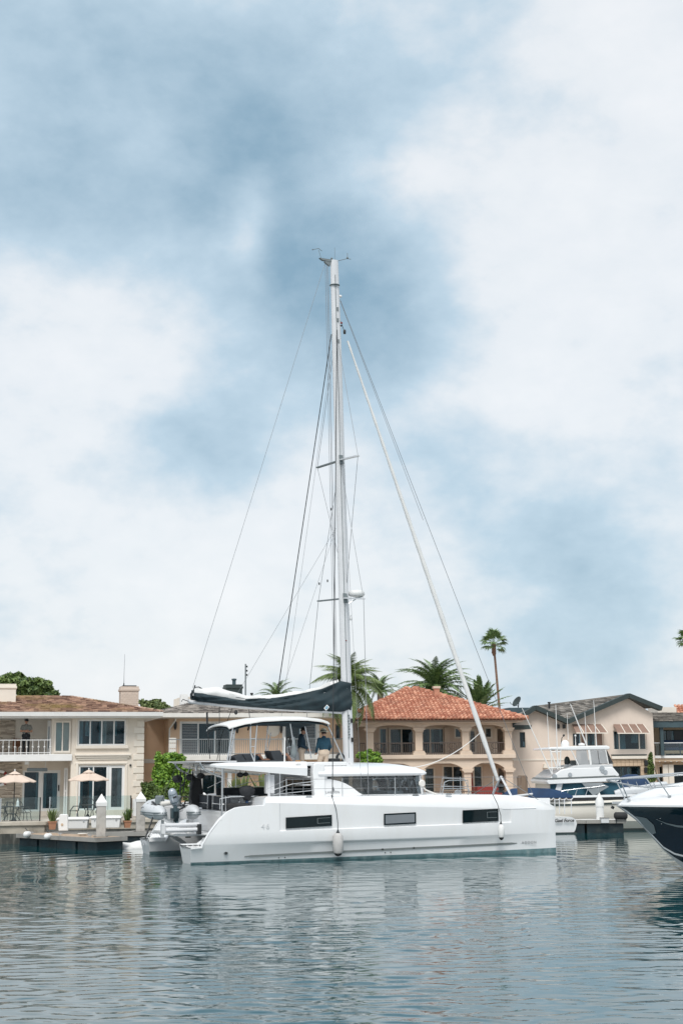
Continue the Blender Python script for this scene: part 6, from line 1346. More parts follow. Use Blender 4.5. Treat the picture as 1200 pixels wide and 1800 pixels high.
def stext(t_, w_, x, z, d, par, mt):
    cu = bpy.data.curves.new('lettering', 'FONT'); cu.body = t_; cu.size = 1; cu.extrude = .003; cu.shear = .25; cu.offset = .03; tmp = bpy.data.objects.new('lettering', cu); COL.objects.link(tmp); bpy.context.view_layer.update(); s = w_ / max(.01, tmp.dimensions.x)
    me = bpy.data.meshes.new_from_object(tmp.evaluated_get(bpy.context.evaluated_depsgraph_get())); bpy.data.objects.remove(tmp); o = bpy.data.objects.new('lettering', me); COL.objects.link(o); o.parent = par; me.materials.clear(); me.materials.append(M[mt]); o.scale = (s, s, 1); o.rotation_euler = (math.pi / 2, 0, 0); o.location = (x, d, z); return o
gx0, gz0 = G(972, 1445); gx1 = G(1006, 1445)[0]
stext('Gael Force', gx1 - gx0, gx0, gz0, -.13, gf, 'dark')
m = MB(); rs = []
for px, py, hw in ((885, 1394, .3), (900, 1386, .5), (930, 1384.5, .6), (965, 1386, .6), (990, 1391, .5), (1006, 1400, .3)):
    a = G(px, py, 2.2); zb = G(px, 1402, 2.2)[1]; rs.append([(a[0], 2.2 + hw * math.cos(t), lerp(zb, a[1], max(0, math.sin(t)) ** .6)) for t in np.linspace(math.pi, 0, 9)] + [(a[0], 2.2, zb - .05)])
m.rings(rs).build('boat_cover', M['blue'], gf, 60)
a = G(884, 1402, 2.5), G(955, 1402, 2.5); MB().box(a[0][0], a[1][0], 1.6, 3.4, .8, a[0][1]).build('cockpit_side', M['gel'], gf, bev=.05)
for px in (975, 983, 992, 1004): a, b = G(px - 1, 1404, .1), G(px, 1431, .0); MB().tube([(a[0], .1, a[1]), (b[0], .02, b[1])], .022, 6).build('stern_rail_post', M['alu'], gf)
m = MB(); pts = []
for i in range(15): px = lerp(966, 1006, i / 14); py = 1406 - (3.2 if i % 4 == 2 else 0); a = G(px, py, .1); pts.append((a[0], .1, a[1]))
m.tube(pts, .022, 6); m.build('stern_rail', M['alu'], gf)
# ------------------------------------------------------------------ navy bow at the right edge (local x forward = to the left)
tip = W(1083, 1414, 42.0); FN = Frame(tip.x, tip.y, 0, 180 - 3); nb = thing('motor_boat', 'big navy blue motor boat with white deck and steel pulpit at the right edge', 'motor boat', FN.o, FN.rz)
zg = tip.z; rs = []
for i in range(26):
    s = 8.5 * (i / 25) ** 1.5; hb = 1.75 * (1 - math.exp(-s / 1.25)) + .02; sh = zg + .0 * s
    # keel line (stem profile): falls from the tip to the water 2.1 m aft
    kz = itp(s, [0, .5, .82, 1.18, 1.46, 1.85, 2.2, 3.0, 9], [zg - .05, zg - .42, zg - .75, zg - 1.20, zg - 1.47, zg - 1.86, -.12, -.5, -.6])
    chz = max(kz + .03, itp(s, [1.2, 1.5, 2.1, 4, 9], [zg - 1.2, .55, .40, .25, .15])); chw = hb * itp(s, [0, 1.2, 1.8, 3, 9], [.0, .06, .30, .66, .88])
    mz = lerp(chz, sh, .5); mw = lerp(chw, hb, .40)
    o_ = [(-s, 0.0, kz), (-s, chw * .5, lerp(kz, chz, .5)), (-s, chw, chz), (-s, chw + .03, chz + .05), (-s, lerp(chw, hb, .18), lerp(chz, sh, .25)), (-s, mw, mz), (-s, lerp(mw, hb, .52), lerp(mz, sh, .58)), (-s, hb * .99, sh - .055), (-s, hb + .025, sh - .05), (-s, hb + .035, sh), (-s, hb, sh + .015)]
    dk = sh + .02 + .86 * (1 - math.exp(-s / 1.6)) * .98
    o_ += [(-s, hb * .94, lerp(sh, dk, .22)), (-s, hb * .78, lerp(sh, dk, .55)), (-s, hb * .5, lerp(sh, dk, .85)), (-s, hb * .2, dk)]
    rs.append(o_ + [(a, -b, c) for a, b, c in o_[::-1]])
n = len(rs[0]); M['navystripe'] = mat('slate_stripe', (.20, .235, .25), .35, .06); M['navyhull'] = mat('navy_gelcoat', (.006, .013, .026), .10, .15, .8, coat=.6)
def row(i, a):
    a = a if a < n // 2 else n - 2 - a
    return 1 if a == 0 else (0 if a == 1 else (2 if a == 2 else (0 if a < 7 else 2)))
MB().rings(rs, 0, True, False, row).build('hull', [M['navyhull'], M['gelgrey'], M['gel']], nb, 40, weld=.0008)
# grey feature stripe and white chine, following the port side
def nside(s, v):
    i = max(0, min(24, int((s / 8.5) ** (1 / 1.5) * 25))); u = (s / 8.5) ** (1 / 1.5) * 25 - i; r0, r1 = rs[i], rs[i + 1]; k = v * 5; j = int(min(4, k)); w_ = k - j
    q = [Vector(r[2 + j]).lerp(Vector(r[3 + j]), w_) for r in (r0, r1)]; return q[0].lerp(q[1], u)
m = MB(); rg_ = []
for i in range(16):
    s = lerp(1.02, 5, i / 15); v = 3.28 / 5; hv = .013 * min(1, i / 2 + .15)
    a, b = nside(s, v - hv), nside(s, v + hv); o_ = Vector((0, .018, 0)); rg_.append([a + o_, b + o_, b - o_, a - o_])
m.rings(rg_).build('feature_stripe', M['navystripe'], nb)
m = MB(); s_ = .55; q = [nside(k, v) + Vector((0, .02, 0)) for k, v in ((.50, .30), (.78, .55), (.98, .50), (1.05, .35), (.95, .12), (.80, .04))]; m.add(q + [p - Vector((0, .03, 0)) for p in q], [tuple(range(6)), tuple(range(6, 12))[::-1]]); m.build('anchor_plate', M['navystripe'], nb)
for i in range(4):
    s = 1.74 + .12 * i; p = nside(s, .84); o = MB().lathe([(.028, -.02), (.032, .02)] if i < 3 else [(.03, -.02), (.034, .02), (.02, .02), (.02, -.02)], (p.x, p.y + .01, p.z), 10, axis='y').build('hull_mark', M['wpaint'], nb)
for (s, v) in ((1.12, .70), (1.28, .66), (1.17, .62), (1.05, .66)): p = nside(s, v); MB().ball((p.x, p.y, p.z), .012, 6).build('stud', M['steel'], nb)
def rail(pts, r=.022): return MB().tube(pts, r, 8)
zr = lambda s: zg + .72 + .07 * s
top = [(-s, min(1.62 * (1 - math.exp(-(s + .35) / 1.15)), 1.6) * .98, zr(s) + .0 * s) for s in np.linspace(-.24, 6, 18)]
for sgn in (1, -1): pass
for hh, sc_s in ((0, 1.0), (-.30, .96)):
    pts = [(x, sg * y * sc_s, z + hh * min(1, .1 + i_ / 3)) for sg, seq in ((1, top[::-1]), (-1, top)) for i_, (x, y, z) in (list(enumerate(top))[::-1] if sg > 0 else list(enumerate(top)))]
    rail(pts, .022 if hh == 0 else .018).build('pulpit_rail', M['steel'], nb, 60)
for sg in (1, -1):
    for s0, s1 in ((.30, .05), (1.35, 1.0), (2.6, 2.2), (4.0, 3.6)):
        y1 = min(1.62 * (1 - math.exp(-(s1 + .35) / 1.15)), 1.6) * .98; y0 = (1.75 * (1 - math.exp(-s0 / 1.25)) + .02) * .85; MB().tube([(-s0, sg * y0, zg + .10 + .1 * s0), (-s1, sg * y1, zr(s1))], .018, 8).build('pulpit_leg', M['steel'], nb)
        MB().lathe([(.05, -.02), (.05, .02)], (-s0, sg * y0, zg + .12 + .1 * s0), 8).build('rail_foot', M['steel'], nb)
m = MB(); m.box(-.5, .12, -.09, .09, zg + .02, zg + .08); m.build('bow_roller', M['steel'], nb); m = MB(); m.tube([(.1, 0, zg - .05), (.14, 0, zg - .12)], .05); m.build('anchor', M['dark'], nb)
# ------------------------------------------------------------------ docks
def dock(label, a, b, depth, ztop, planks=True, name='floating_dock', boardmat='teak', zf0=-.3):
    L = math.hypot(b[0] - a[0], b[1] - a[1]); t = thing(name, label, 'dock', (a[0], a[1], 0), math.atan2(b[1] - a[1], b[0] - a[0]))
    n = int(L / .16); me = MB().box(.004, L / n - .004, .0, depth, 0, .03).mesh('plank', M[boardmat])
    for i in range(n): o = bpy.data.objects.new('plank', me); COL.objects.link(o); o.parent = t; o.location = (i * L / n, 0, ztop - .03 + rnd.uniform(-.003, .003))
    for x0, x1 in ((0, L * .5), (L * .5, L)): MB().box(x0 + .01, x1 - .01, -.07, -.005, ztop - .15, ztop + .01).build('fascia_board', M['plank'], t); MB().box(x0 + .01, x1 - .01, depth + .005, depth + .07, ztop - .15, ztop + .01).build('fascia_board', M['plank'], t)
    MB().box(-.07, -.005, -.07, depth + .07, ztop - .15, ztop + .012).build('fascia_board', M['plank'], t); MB().box(L + .005, L + .07, -.07, depth + .07, ztop - .15, ztop + .012).build('fascia_board', M['plank'], t)
    k = max(1, int(L / 1.35))
    for i in range(k): MB().box(i * L / k + .05, (i + 1) * L / k - .05, .02 + .05 * (i % 2), depth - .05, zf0, ztop - .16).build('float_box', M['float'], t, bev=.03)
    return t, L
A, Bp = W(33, 1459.5, 60.0), W(169, 1468, 55.9)
ld, LL = dock('grey floating dock with tan boards and blue black floats in front of the dock boxes', (A.x, A.y), (Bp.x, Bp.y), 1.35, .47)
wk0, wk1 = W(120, 1456, 61.0), W(262, 1458.5, 60.5)
dock('narrow grey walkway dock running under the white dock boxes and past the second pile', (wk0.x - .9, wk0.y), (wk1.x, wk1.y), 1.3, .47, boardmat='plank', zf0=.05)
def pile(label, px, y_tip, y_cap, y_base, Y, w_, mt='pile', br=True, round_=False):
    p = W(px, y_base, Y); ztip, zc = W(px, y_tip, Y).z, W(px, y_cap, Y).z; t = thing('dock_pile', label, 'pile', (p.x, Y, 0), .22, 'dock piles with white pointed caps'); h = w_ / 2
    if round_: MB().lathe([(h, -1.2), (h, zc)], (0, 0, 0), 14).build('shaft', M[mt], t, 50); MB().lathe([(h * 1.12, zc - .2), (h * 1.12, zc + .05), (.01, ztip)], (0, 0, 0), 14).build('cap', M['wpaint'], t, 40)
    else:
        MB().box(-h, h, -h, h, -1.2, zc).build('shaft', M[mt], t, bev=.03)
        MB().rings([[(-k, -k, z), (k, -k, z), (k, k, z), (-k, k, z)] for k, z in ((h * 1.12, zc - .02), (h * 1.16, zc + .28 * (ztip - zc)), (.01, ztip))]).build('cap', M['wpaint'], t)
    if br: q = MB(); q.box(-h - .09, h + .09, -h - .12, -h - .02, .34, .5); q.box(-h - .09, -h - .02, -h - .12, h + .1, .34, .5); q.box(h + .02, h + .09, -h - .12, h + .1, .34, .5); q.build('pile_guide', M['plank'], t, kind='stuff')
    return t
pile('tall grey concrete pile at the front of the left floating dock', 177.5, 1395.5, 1416, 1469, 57.0, .36); pile('pile right of the potted plant, behind the tender', 247, 1392, 1408.5, 1456, 61.2, .36); pile('pile half hidden behind the davit posts of the catamaran', 358, 1393, 1409, 1450, 61.6, .5, 'wpaint', False)
def dockbox(label, x0, y0, x1, y1, Y, dp=.7):
    a, b = W(x0, y1, Y), W(x1, y0, Y); t = thing('dock_box', label, 'dock box', (a.x, Y, a.z), math.radians(3), 'white dock boxes'); w_, h = b.x - a.x, b.z - a.z
    MB().rings([[(i, i, z), (w_ - i, i, z), (w_ - i, dp - i, z), (i, dp - i, z)] for i, z in ((.07, 0), (.03, h * .78))]).build('body', M['wpaint'], t, bev=.02); MB().rings([[(i, i, z), (w_ - i, i, z), (w_ - i, dp - i, z), (i, dp - i, z)] for i, z in ((-.02, h * .78), (-.01, h * .9), (.08, h))]).build('lid', M['wpaint'], t, bev=.02)
    for u in (.15, .85): MB().box(w_ * u - .03, w_ * u + .03, -.0, .04, h * .62, h * .74).build('hinge', M['steel'], t)
    return t
dockbox('long white dock box left of the grey pile', 99.5, 1436.5, 155.5, 1457, 60.9); dockbox('white dock box right of and behind the grey pile', 158, 1434, 212.5, 1455.5, 61.1); dockbox('white dock box beside the half hidden pile behind the davit posts', 362, 1404, 392, 1432, 62.0)
p = W(112, 1460, 59.6); t = thing('power_pedestal', 'white power pedestal standing before the long dock box', 'pedestal', p, .1); MB().prism([(-.19, 0), (.19, 0), (.17, .62), (.13, .66), (-.13, .66), (-.17, .62)], -.12, .12).build('cabinet', M['wpaint'], t, bev=.02); MB().lathe([(.05, -.02), (.05, .02)], (-.05, -.13, .25), 10, axis='y').build('outlet', M['sandst'], t)
p = W(212, 1474, 57.6); t = thing('floating_pad', 'pale floating pad lying on the water at the end of the left dock', 'float', (p.x, p.y, 0), math.radians(-6)); 
m = MB(); rs = []
for x, h, w0 in ((0, .16, .4), (.06, .22, .5), (.4, .20, .55), (.65, .27, .55), (.95, .30, .5), (1.2, .26, .45), (1.3, .12, .3)): rs.append([(x, w0 * math.cos(a), max(-.15, h * math.sin(a)) if math.sin(a) > 0 else -.15 + .02 * math.sin(a)) for a in np.linspace(0, 2 * math.pi, 13)[:-1]])
m.rings(rs).build('cover', M['sail'], t, 50)
for i, (px, py, lb) in enumerate(((48.5, 1466.5, 'left white fender hanging off the front of the floating dock'), (85, 1470, 'right white fender hanging off the front of the floating dock'))):
    Yf = 59.2 - 1.05 * i; p = W(px, py, Yf); t = thing('dock_fender', lb, 'fender', p, math.radians(78), 'white fenders on the floating dock'); MB().lathe([(.02, -.24), (.08, -.22), (.12, -.14), (.12, .14), (.08, .22), (.02, .24)], (0, 0, 0), 14, axis='x').build('float_body', M['wpaint'], t, 50); MB().tube([(0, 0, .15), (.05, .12, .25)], .015).build('lanyard', M['rope'], t)
# right dock
A, Bp = W(1006, 1438, 66.4), W(1097, 1440, 66.4)
rd, _ = dock('short white edged floating dock with black floats beside the motor yacht', (A.x - 1.2, A.y), (Bp.x, Bp.y), 1.3, .58, boardmat='wpaint')
pile('round white pile on the right dock in front of the yacht', 1054, 1393, 1410, 1437, 66.7, .35, 'wpaint', False, True)
p = W(1090, 1434, 66.3); t = thing('tyre_fender', 'black rubber fender on the end of the right dock', 'fender', p, 0); MB().lathe([(.10, -.30), (.17, -.24), (.17, .24), (.10, .30)], (0, 0, 0), 14, axis='x').build('rubber_roll', M['rub'], t, 50); MB().tube([(-.2, 0, -.17), (-.2, .05, -.36)], .02).build('strap', M['rope'], t)
p = W(1063, 1443, 66.2); t = thing('dock_step', 'small grey step box on the edge of the right dock', 'step', W(1063, 1447, 66.2), 0); MB().box(-.18, .18, 0, .3, 0, .22).build('box', M['gelgrey'], t, bev=.02); MB().box(-.2, .2, -.02, .32, .22, .25).build('tread', M['plank'], t)
p = W(918, 1398, 66.0); t = thing('wooden_pile', 'weathered brown wooden pile beyond the catamaran bow', 'pile', (p.x, 66, 0), 0); MB().lathe([(.24, -1), (.24, W(918, 1366, 66).z), (.18, W(918, 1363, 66).z), (.01, W(918, 1363, 66).z)], (0, 0, 0), 12).build('shaft', M['wood'], t, 50); MB().lathe([(.25, 1.0), (.27, 1.03), (.27, 1.12), (.25, 1.15)], (0, 0, 0), 12).build('pile_band', M['rope'], t)
# masts of boats berthed out of sight
def far_mast(label, px, y0, y1, Y, r):
    p, q = W(px, y1, Y), W(px, y0, Y); t = thing('boat_mast', label, 'mast', (p.x, Y, GZ), 0); MB().tube([(0, 0, 0), (0, 0, q.z - GZ)], [r, r * .8], 8).build('pole', M['grey'], t); h = q.z - GZ
    for k in (.06, .13, .2): MB().box(-.02, .14, -.03, .03, h - k * 4, h - k * 4 + .12).build('fitting', M['dark'], t)
far_mast('thin grey pole rising beside the dark chimney of the peach house', 431.5, 1167, 1225, 96, .06)
# small gear on the left dock
for i in range(3): 
    m = MB(); x = .8 + i * 2.1; m.tube([(x - .14, .16, .55), (x + .14, .16, .55)], .018, 6); m.tube([(x - .05, .16, .47), (x - .05, .16, .55)], .015, 6); m.tube([(x + .05, .16, .47), (x + .05, .16, .55)], .015, 6); m.build('dock_cleat', M['steel'], ld, kind='stuff')
t = thing('coiled_hose', 'coiled pale hose lying on the boards of the left floating dock', 'hose', ld.matrix_basis @ Vector((3.6, .75, .475)), .4)
m = MB(); m.tube([((.10 + .02 * a / 6.28) * math.cos(a), (.10 + .02 * a / 6.28) * math.sin(a), .02 + .002 * a) for a in np.linspace(0, 6.28 * 5, 80)], .016, 5); m.build('hose_coil', M['offw'], t, 60)
# ------------------------------------------------------------------ people: one skin surface each, clothes as children
def capsule(m, p, q, r0, r1, n=10):
    p, q = Vector(p), Vector(q); d = q - p; L = d.length
    if L < 1e-5: return m.ball(p, r0, n)
    d.normalize(); u = Vector((0, 1, 0)) if abs(d.y) < .9 else Vector((1, 0, 0)); a = d.cross(u).normalized(); b = a.cross(d); rs = []
    for k in range(4): th = math.pi / 2 * (1 - k / 3.0); th = min(th, 1.55); rs.append((p - d * r0 * math.sin(th), r0 * math.cos(th)))
    for k in range(4): th = math.pi / 2 * k / 3.0; th = min(th, 1.55); rs.append((q + d * r1 * math.sin(th), r1 * math.cos(th)))
    return m.rings([[c + (a * math.cos(2 * math.pi * j / n) + b * math.sin(2 * math.pi * j / n)) * r for j in range(n)] for c, r in rs])
def skinobj(name, caps, mt, par, vox=.010, sm=4):
    m = MB()
    for c in caps: capsule(m, *c)
    o = m.build(name, M[mt], par, recalc=True); r = o.modifiers.new('join', 'REMESH'); r.mode = 'VOXEL'; r.voxel_size = vox; r.use_smooth_shade = True; s = o.modifiers.new('soften', 'SMOOTH'); s.factor = .5; s.iterations = sm; return o
def limb(j, a, b, r0, r1, g=0): return (j[a], j[b], r0 + g, r1 + g)
def person(label, J, loc, rz, top='navytop', bottom='khaki', hat=None, long_sleeve=True, shorts=True, shoes='dark', hair='hairb', group=None):
    """J: joint positions for a 1.75 m adult facing -y (local); l/r pairs"""
    t = thing('person', label, 'person', loc, rz, group); j = {k: Vector(v) for k, v in J.items()}; C = []
    hd, nk, ch, pv = j['head'], j['neck'], j['chest'], j['pelvis']; fw = j.get('face', Vector((0, -1, 0))).normalized(); up = (hd - nk).normalized(); sd_ = fw.cross(up).normalized()
    C += [(hd - up * .02, hd + up * .035, .078, .088), (hd + fw * .03 - up * .06, hd + fw * .045 - up * .035, .05, .055), (hd + fw * .085 - up * .0, hd + fw * .105 - up * .03, .012, .016), (hd - fw * .02, hd - fw * .03 + up * .02, .08, .085)]
    C += [(hd + fw * .085 - up * .065, hd + fw * .088 - up * .068, .018, .018), (hd + sd_ * .085 + up * .0, hd + sd_ * .09 - up * .03, .014, .012), (hd - sd_ * .085 + up * .0, hd - sd_ * .09 - up * .03, .014, .012)]
    C += [(nk - up * .03, hd - up * .06, .055, .052)]
    torso = [(j['sl'] * .72 + ch * .28, j['sr'] * .72 + ch * .28, .085, .085), (ch + (j['sl'] - j['sr']) * .22, pv + (j['sl'] - j['sr']) * .16 + up * .12, .115, .105), (ch - (j['sl'] - j['sr']) * .22, pv - (j['sl'] - j['sr']) * .16 + up * .12, .115, .105), (nk - up * .02, ch, .075, .13), (ch, pv, .125, .12)]
    hips = [(j['hl'] * .9 + pv * .1, j['hr'] * .9 + pv * .1, .115, .115), (pv + up * .08, pv, .125, .125)]
    C += torso + hips
    sh, up_a, fa, th, cf, hand, foot = [], [], [], [], [], [], []
    for s in 'lr':
        up_a += [limb(j, 's' + s, 'e' + s, .056, .044)]; fa += [limb(j, 'e' + s, 'w' + s, .042, .029)]; th += [limb(j, 'h' + s, 'k' + s, .088, .058)]; cf += [limb(j, 'k' + s, 'a' + s, .056, .038), (j['k' + s].lerp(j['a' + s], .25) + Vector((0, .012, 0)), j['k' + s].lerp(j['a' + s], .45), .056, .048)]
        wr = j['w' + s]; d = (wr - j['e' + s]).normalized(); o_ = d.cross(fw); o_ = o_.normalized() if o_.length > .1 else sd_; b = o_.cross(d).normalized()
        hand += [(wr, wr + d * .07, .028, .034), (wr + d * .05 - o_ * .022, wr + d * .075 - o_ * .022, .02, .02), (wr + d * .05 + o_ * .022, wr + d * .075 + o_ * .022, .02, .02)]
        for i, ln in enumerate((.062, .074, .068, .052)): k0 = wr + d * .085 + o_ * (.030 - .020 * i); k1 = k0 + d * ln * .6 + b * .010; hand += [(k0, k1, .0105, .0095), (k1, k1 + d * ln * .4 + b * .022, .0095, .0085)]
        th0 = wr + d * .03 + o_ * .035; hand += [(th0, th0 + d * .035 + o_ * .025, .013, .012), (th0 + d * .035 + o_ * .025, th0 + d * .065 + o_ * .025 + b * .01, .012, .010)]
        foot += [(j['a' + s] + Vector((0, 0, -.03)), j['t' + s], .042, .03)]
    skinobj('body', C + up_a + fa + th + cf + hand + foot, 'skin', t, .009)
    g = .016
    shirt = [(a, b, r0 + g, r1 + g) for a, b, r0, r1 in torso] + [(a, b, r0 + g, r1 + g) for a, b, r0, r1 in up_a]
    if long_sleeve: shirt += [(a, a.lerp(b, .92), r0 + g, r1 + g + .004) for a, b, r0, r1 in fa]
    else: shirt = shirt[:-2] + [(a, a.lerp(b, .55), r0 + g, r1 + g + .012) for a, b, r0, r1 in up_a]
    shirt += [(pv + up * .09, pv + up * .04, .138, .138)]
    if top: skinobj('shirt', shirt, top, t, .013, 5)
    low = [(a, b, r0 + g + .004, r1 + g + .004) for a, b, r0, r1 in hips]
    if shorts: low += [(a, a.lerp(b, .74), r0 + g, r1 + g + .022) for a, b, r0, r1 in th]
    else: low += [(a, b, r0 + g, r1 + g) for a, b, r0, r1 in th] + [(a, a.lerp(b, .95), r0 + g, r1 + g + .012) for a, b, r0, r1 in cf if r0 > .05]
    skinobj('shorts' if shorts else 'trousers', low, bottom, t, .013, 5)
    if shoes:
        for s in 'lr': skinobj('shoe', [(j['a' + s] + Vector((0, 0, -.045)), j['t' + s] + Vector((0, 0, -.005)), .05, .04)], shoes, t, .012)
    R = Matrix((sd_, fw, up)).transposed().to_4x4()
    hm = MB(); hm.rings([[(.098 * math.sin(a_) * math.cos(b_), .108 * math.sin(a_) * math.sin(b_) - .012, .10 * math.cos(a_) + .03) for b_ in np.linspace(0, 2 * math.pi, 15)[:-1]] for a_ in (.05, .5, .95, 1.35, 1.7)]); hm.rings([[(.092 * math.cos(b_), -.012 + .10 * math.sin(b_), z) for b_ in np.linspace(math.pi * 1.05, math.pi * 1.95, 9)] for z in (.02, -.05)], cap=False)
    hm.xf(Matrix.Translation(hd) @ R); hm.build('hair', M[hair], t, 60)
    for sx in (-.032, .032): MB().ball(hd + sd_ * sx + fw * .082 + up * .012, .010, 8).build('eye', M['dark'], t)
    if hat == 'cap':
        c = MB(); c.rings([[(.106 * math.sin(a_) * math.cos(b_), .116 * math.sin(a_) * math.sin(b_) - .008, .085 * math.cos(a_) + .055) for b_ in np.linspace(0, 2 * math.pi, 17)[:-1]] for a_ in (.05, .5, .95, 1.3, 1.57)]); c.prism([(-.075, .09), (.075, .09), (.06, .17), (0, .19), (-.06, .17)], .045, .058, 'xy'); c.xf(Matrix.Translation(hd) @ R); c.build('cap', M['captex'], t, 60)
    if hat == 'brim':
        c = MB(); c.lathe([(.02, .15), (.075, .145), (.098, .11), (.11, .05), (.17, .035), (.185, .02), (.18, .015), (.11, .035), (.10, .03)], (0, -.005, .01), 20); c.xf(Matrix.Translation(hd) @ R); c.build('sun_hat', M['straw'], t, 60); b = MB(); b.lathe([(.105, .045), (.112, .05), (.107, .085), (.10, .085)], (0, -.005, .01), 20); b.xf(Matrix.Translation(hd) @ R); b.build('hat_band', M['dark'], t, 60)
    return t
M['navytop'] = mat('navy_teal_pullover', (.010, .055, .090), .8, .25, 4, bump=.3, bs=14); M['navytop2'] = mat('dark_navy_pullover', (.010, .035, .060), .8, .25, 4, bump=.3, bs=14); M['khaki'] = mat('beige_cotton', (.58, .47, .37), .85, .12, 5, bump=.3, bs=16); M['greyshirt'] = mat('grey_shirt', (.20, .205, .19), .85, .15, 5, bump=.3, bs=16)
M['black'] = mat('dark_cloth', (.018, .020, .024), .8, .2, 5, bump=.2); M['captex'] = mat('dark_cap', (.012, .016, .024), .8, .2, 5); M['straw'] = mat('pale_straw', (.62, .58, .45), .8, .15, 20, bump=.3, bs=60); M['hairb'] = mat('dark_hair', (.03, .02, .015), .7, .3, 20)
ST = dict(head=(0, -.02, 1.64), neck=(0, 0, 1.47), chest=(0, .0, 1.28), pelvis=(0, .01, .95), sl=(.19, .0, 1.40), sr=(-.19, .0, 1.40), el=(.25, .03, 1.12), er=(-.25, .03, 1.12), wl=(.25, -.06, .88), wr=(-.25, -.06, .88),
          hl=(.095, .01, .92), hr=(-.095, .01, .92), kl=(.11, -.02, .50), kr=(-.11, -.02, .50), al=(.11, .02, .09), ar=(-.11, .02, .09), tl=(.13, -.13, .035), tr=(-.13, -.13, .035))
def catw(x, y, z): return CF.o + CF.ax * x + CF.ay * y + Vector((0, 0, z))
# crew on the flybridge
j = dict(ST); j.update(head=(.0, -.07, 1.62), face=(-.25, -1, -.5), el=(.25, .0, 1.13), wl=(.17, -.20, .98), er=(-.25, .02, 1.12), wr=(-.2, -.2, .99))
x, z = cx_(530, 1291, -.5)
person('person in dark cap and navy pullover looking down beside the flybridge helm', j, catw(x, -.5, z - 1.50), CF.rz + math.radians(75), 'navytop2', 'khaki', 'cap')
j = dict(ST); j.update(face=(.05, -1, -.1), kl=(.14, -.12, .55), al=(.24, .06, .19), tl=(.26, -.09, .12), kr=(-.10, -.08, .50), ar=(-.15, .14, .10), tr=(-.16, .0, .035), hl=(.10, .01, .92), er=(-.27, .0, 1.13), wr=(-.22, -.16, .93), el=(.27, .0, 1.13), wl=(.22, -.17, .95))
x, z = cx_(567.5, 1284, -1.0)
person('person in straw sun hat, teal pullover and beige shorts seen from behind by the mast', j, catw(x + .03, -1.0, z - 1.72), CF.rz + math.radians(190), 'navytop', 'khaki', 'brim')
# two people lying on the sunbeds, knees up
LY = dict(head=(-.62, 0, .36), face=(.8, 0, .45), neck=(-.50, 0, .27), chest=(-.32, 0, .22), pelvis=(.02, 0, .11), sl=(-.42, .19, .24), sr=(-.42, -.19, .24), el=(-.2, .30, .12), er=(-.2, -.30, .12), wl=(.05, .26, .09), wr=(.05, -.26, .09), hl=(.06, .10, .11), hr=(.06, -.10, .11),
          kl=(.36, .11, .46), kr=(.38, -.11, .48), al=(.62, .11, .10), ar=(.66, -.11, .10), tl=(.76, .12, .05), tr=(.80, -.12, .05))
for (kx, ky, d, lb) in ((455, 1326, -.75, 'person lying on the sunbed nearest the stern with knees raised'), (503, 1325, -.75, 'person lying on the forward sunbed with knees raised behind a pole')):
    x, z = cx_(kx, ky, d); person(lb, LY, catw(x - .40, d, z - .50), CF.rz, None, 'navytop2', None, False, True, None, group='people on the sunbeds')
# man on the balcony of the cream house, arms folded
j = dict(ST); j.update(el=(.27, -.05, 1.13), wl=(.02, -.20, 1.12), er=(-.27, -.05, 1.14), wr=(-.03, -.19, 1.17), face=(.15, -1, -.2))
x, z = F1.px(47, 1274, .55); s_ = 1.0; pp = F1.o + F1.ax * x + F1.ay * .55
person('person in cap and grey shirt standing with folded arms on the white balcony', j, Vector((pp.x, pp.y, slab[3] if False else F1.Z(47, 1326))), F1.rz + .1, 'greyshirt', 'black', 'cap', False, False)
bc = thing('garden_chair', 'low brown chair behind the balcony railing beside the standing person', 'chair', F1.o + F1.ax * F1.X(34, 1316, 1.0) + F1.ay * 1.0 + Vector((0, 0, F1.Z(47, 1326))), F1.rz + .5)
M['rattan'] = mat('brown_rattan', (.22, .10, .05), .7, .25, 10, bump=.4, bs=40)
MB().box(-.24, .24, -.24, .24, .38, .43).build('seat', M['rattan'], bc, bev=.02); MB().prism([(-.24, .43), (.24, .43), (.20, .8), (-.20, .8)], .2, .25).build('backrest', M['rattan'], bc, bev=.02)
for sx in (-.21, .21):
    for sy in (-.21, .21): MB().box(sx - .025, sx + .025, sy - .025, sy + .025, 0, .38).build('leg', M['rattan'], bc)
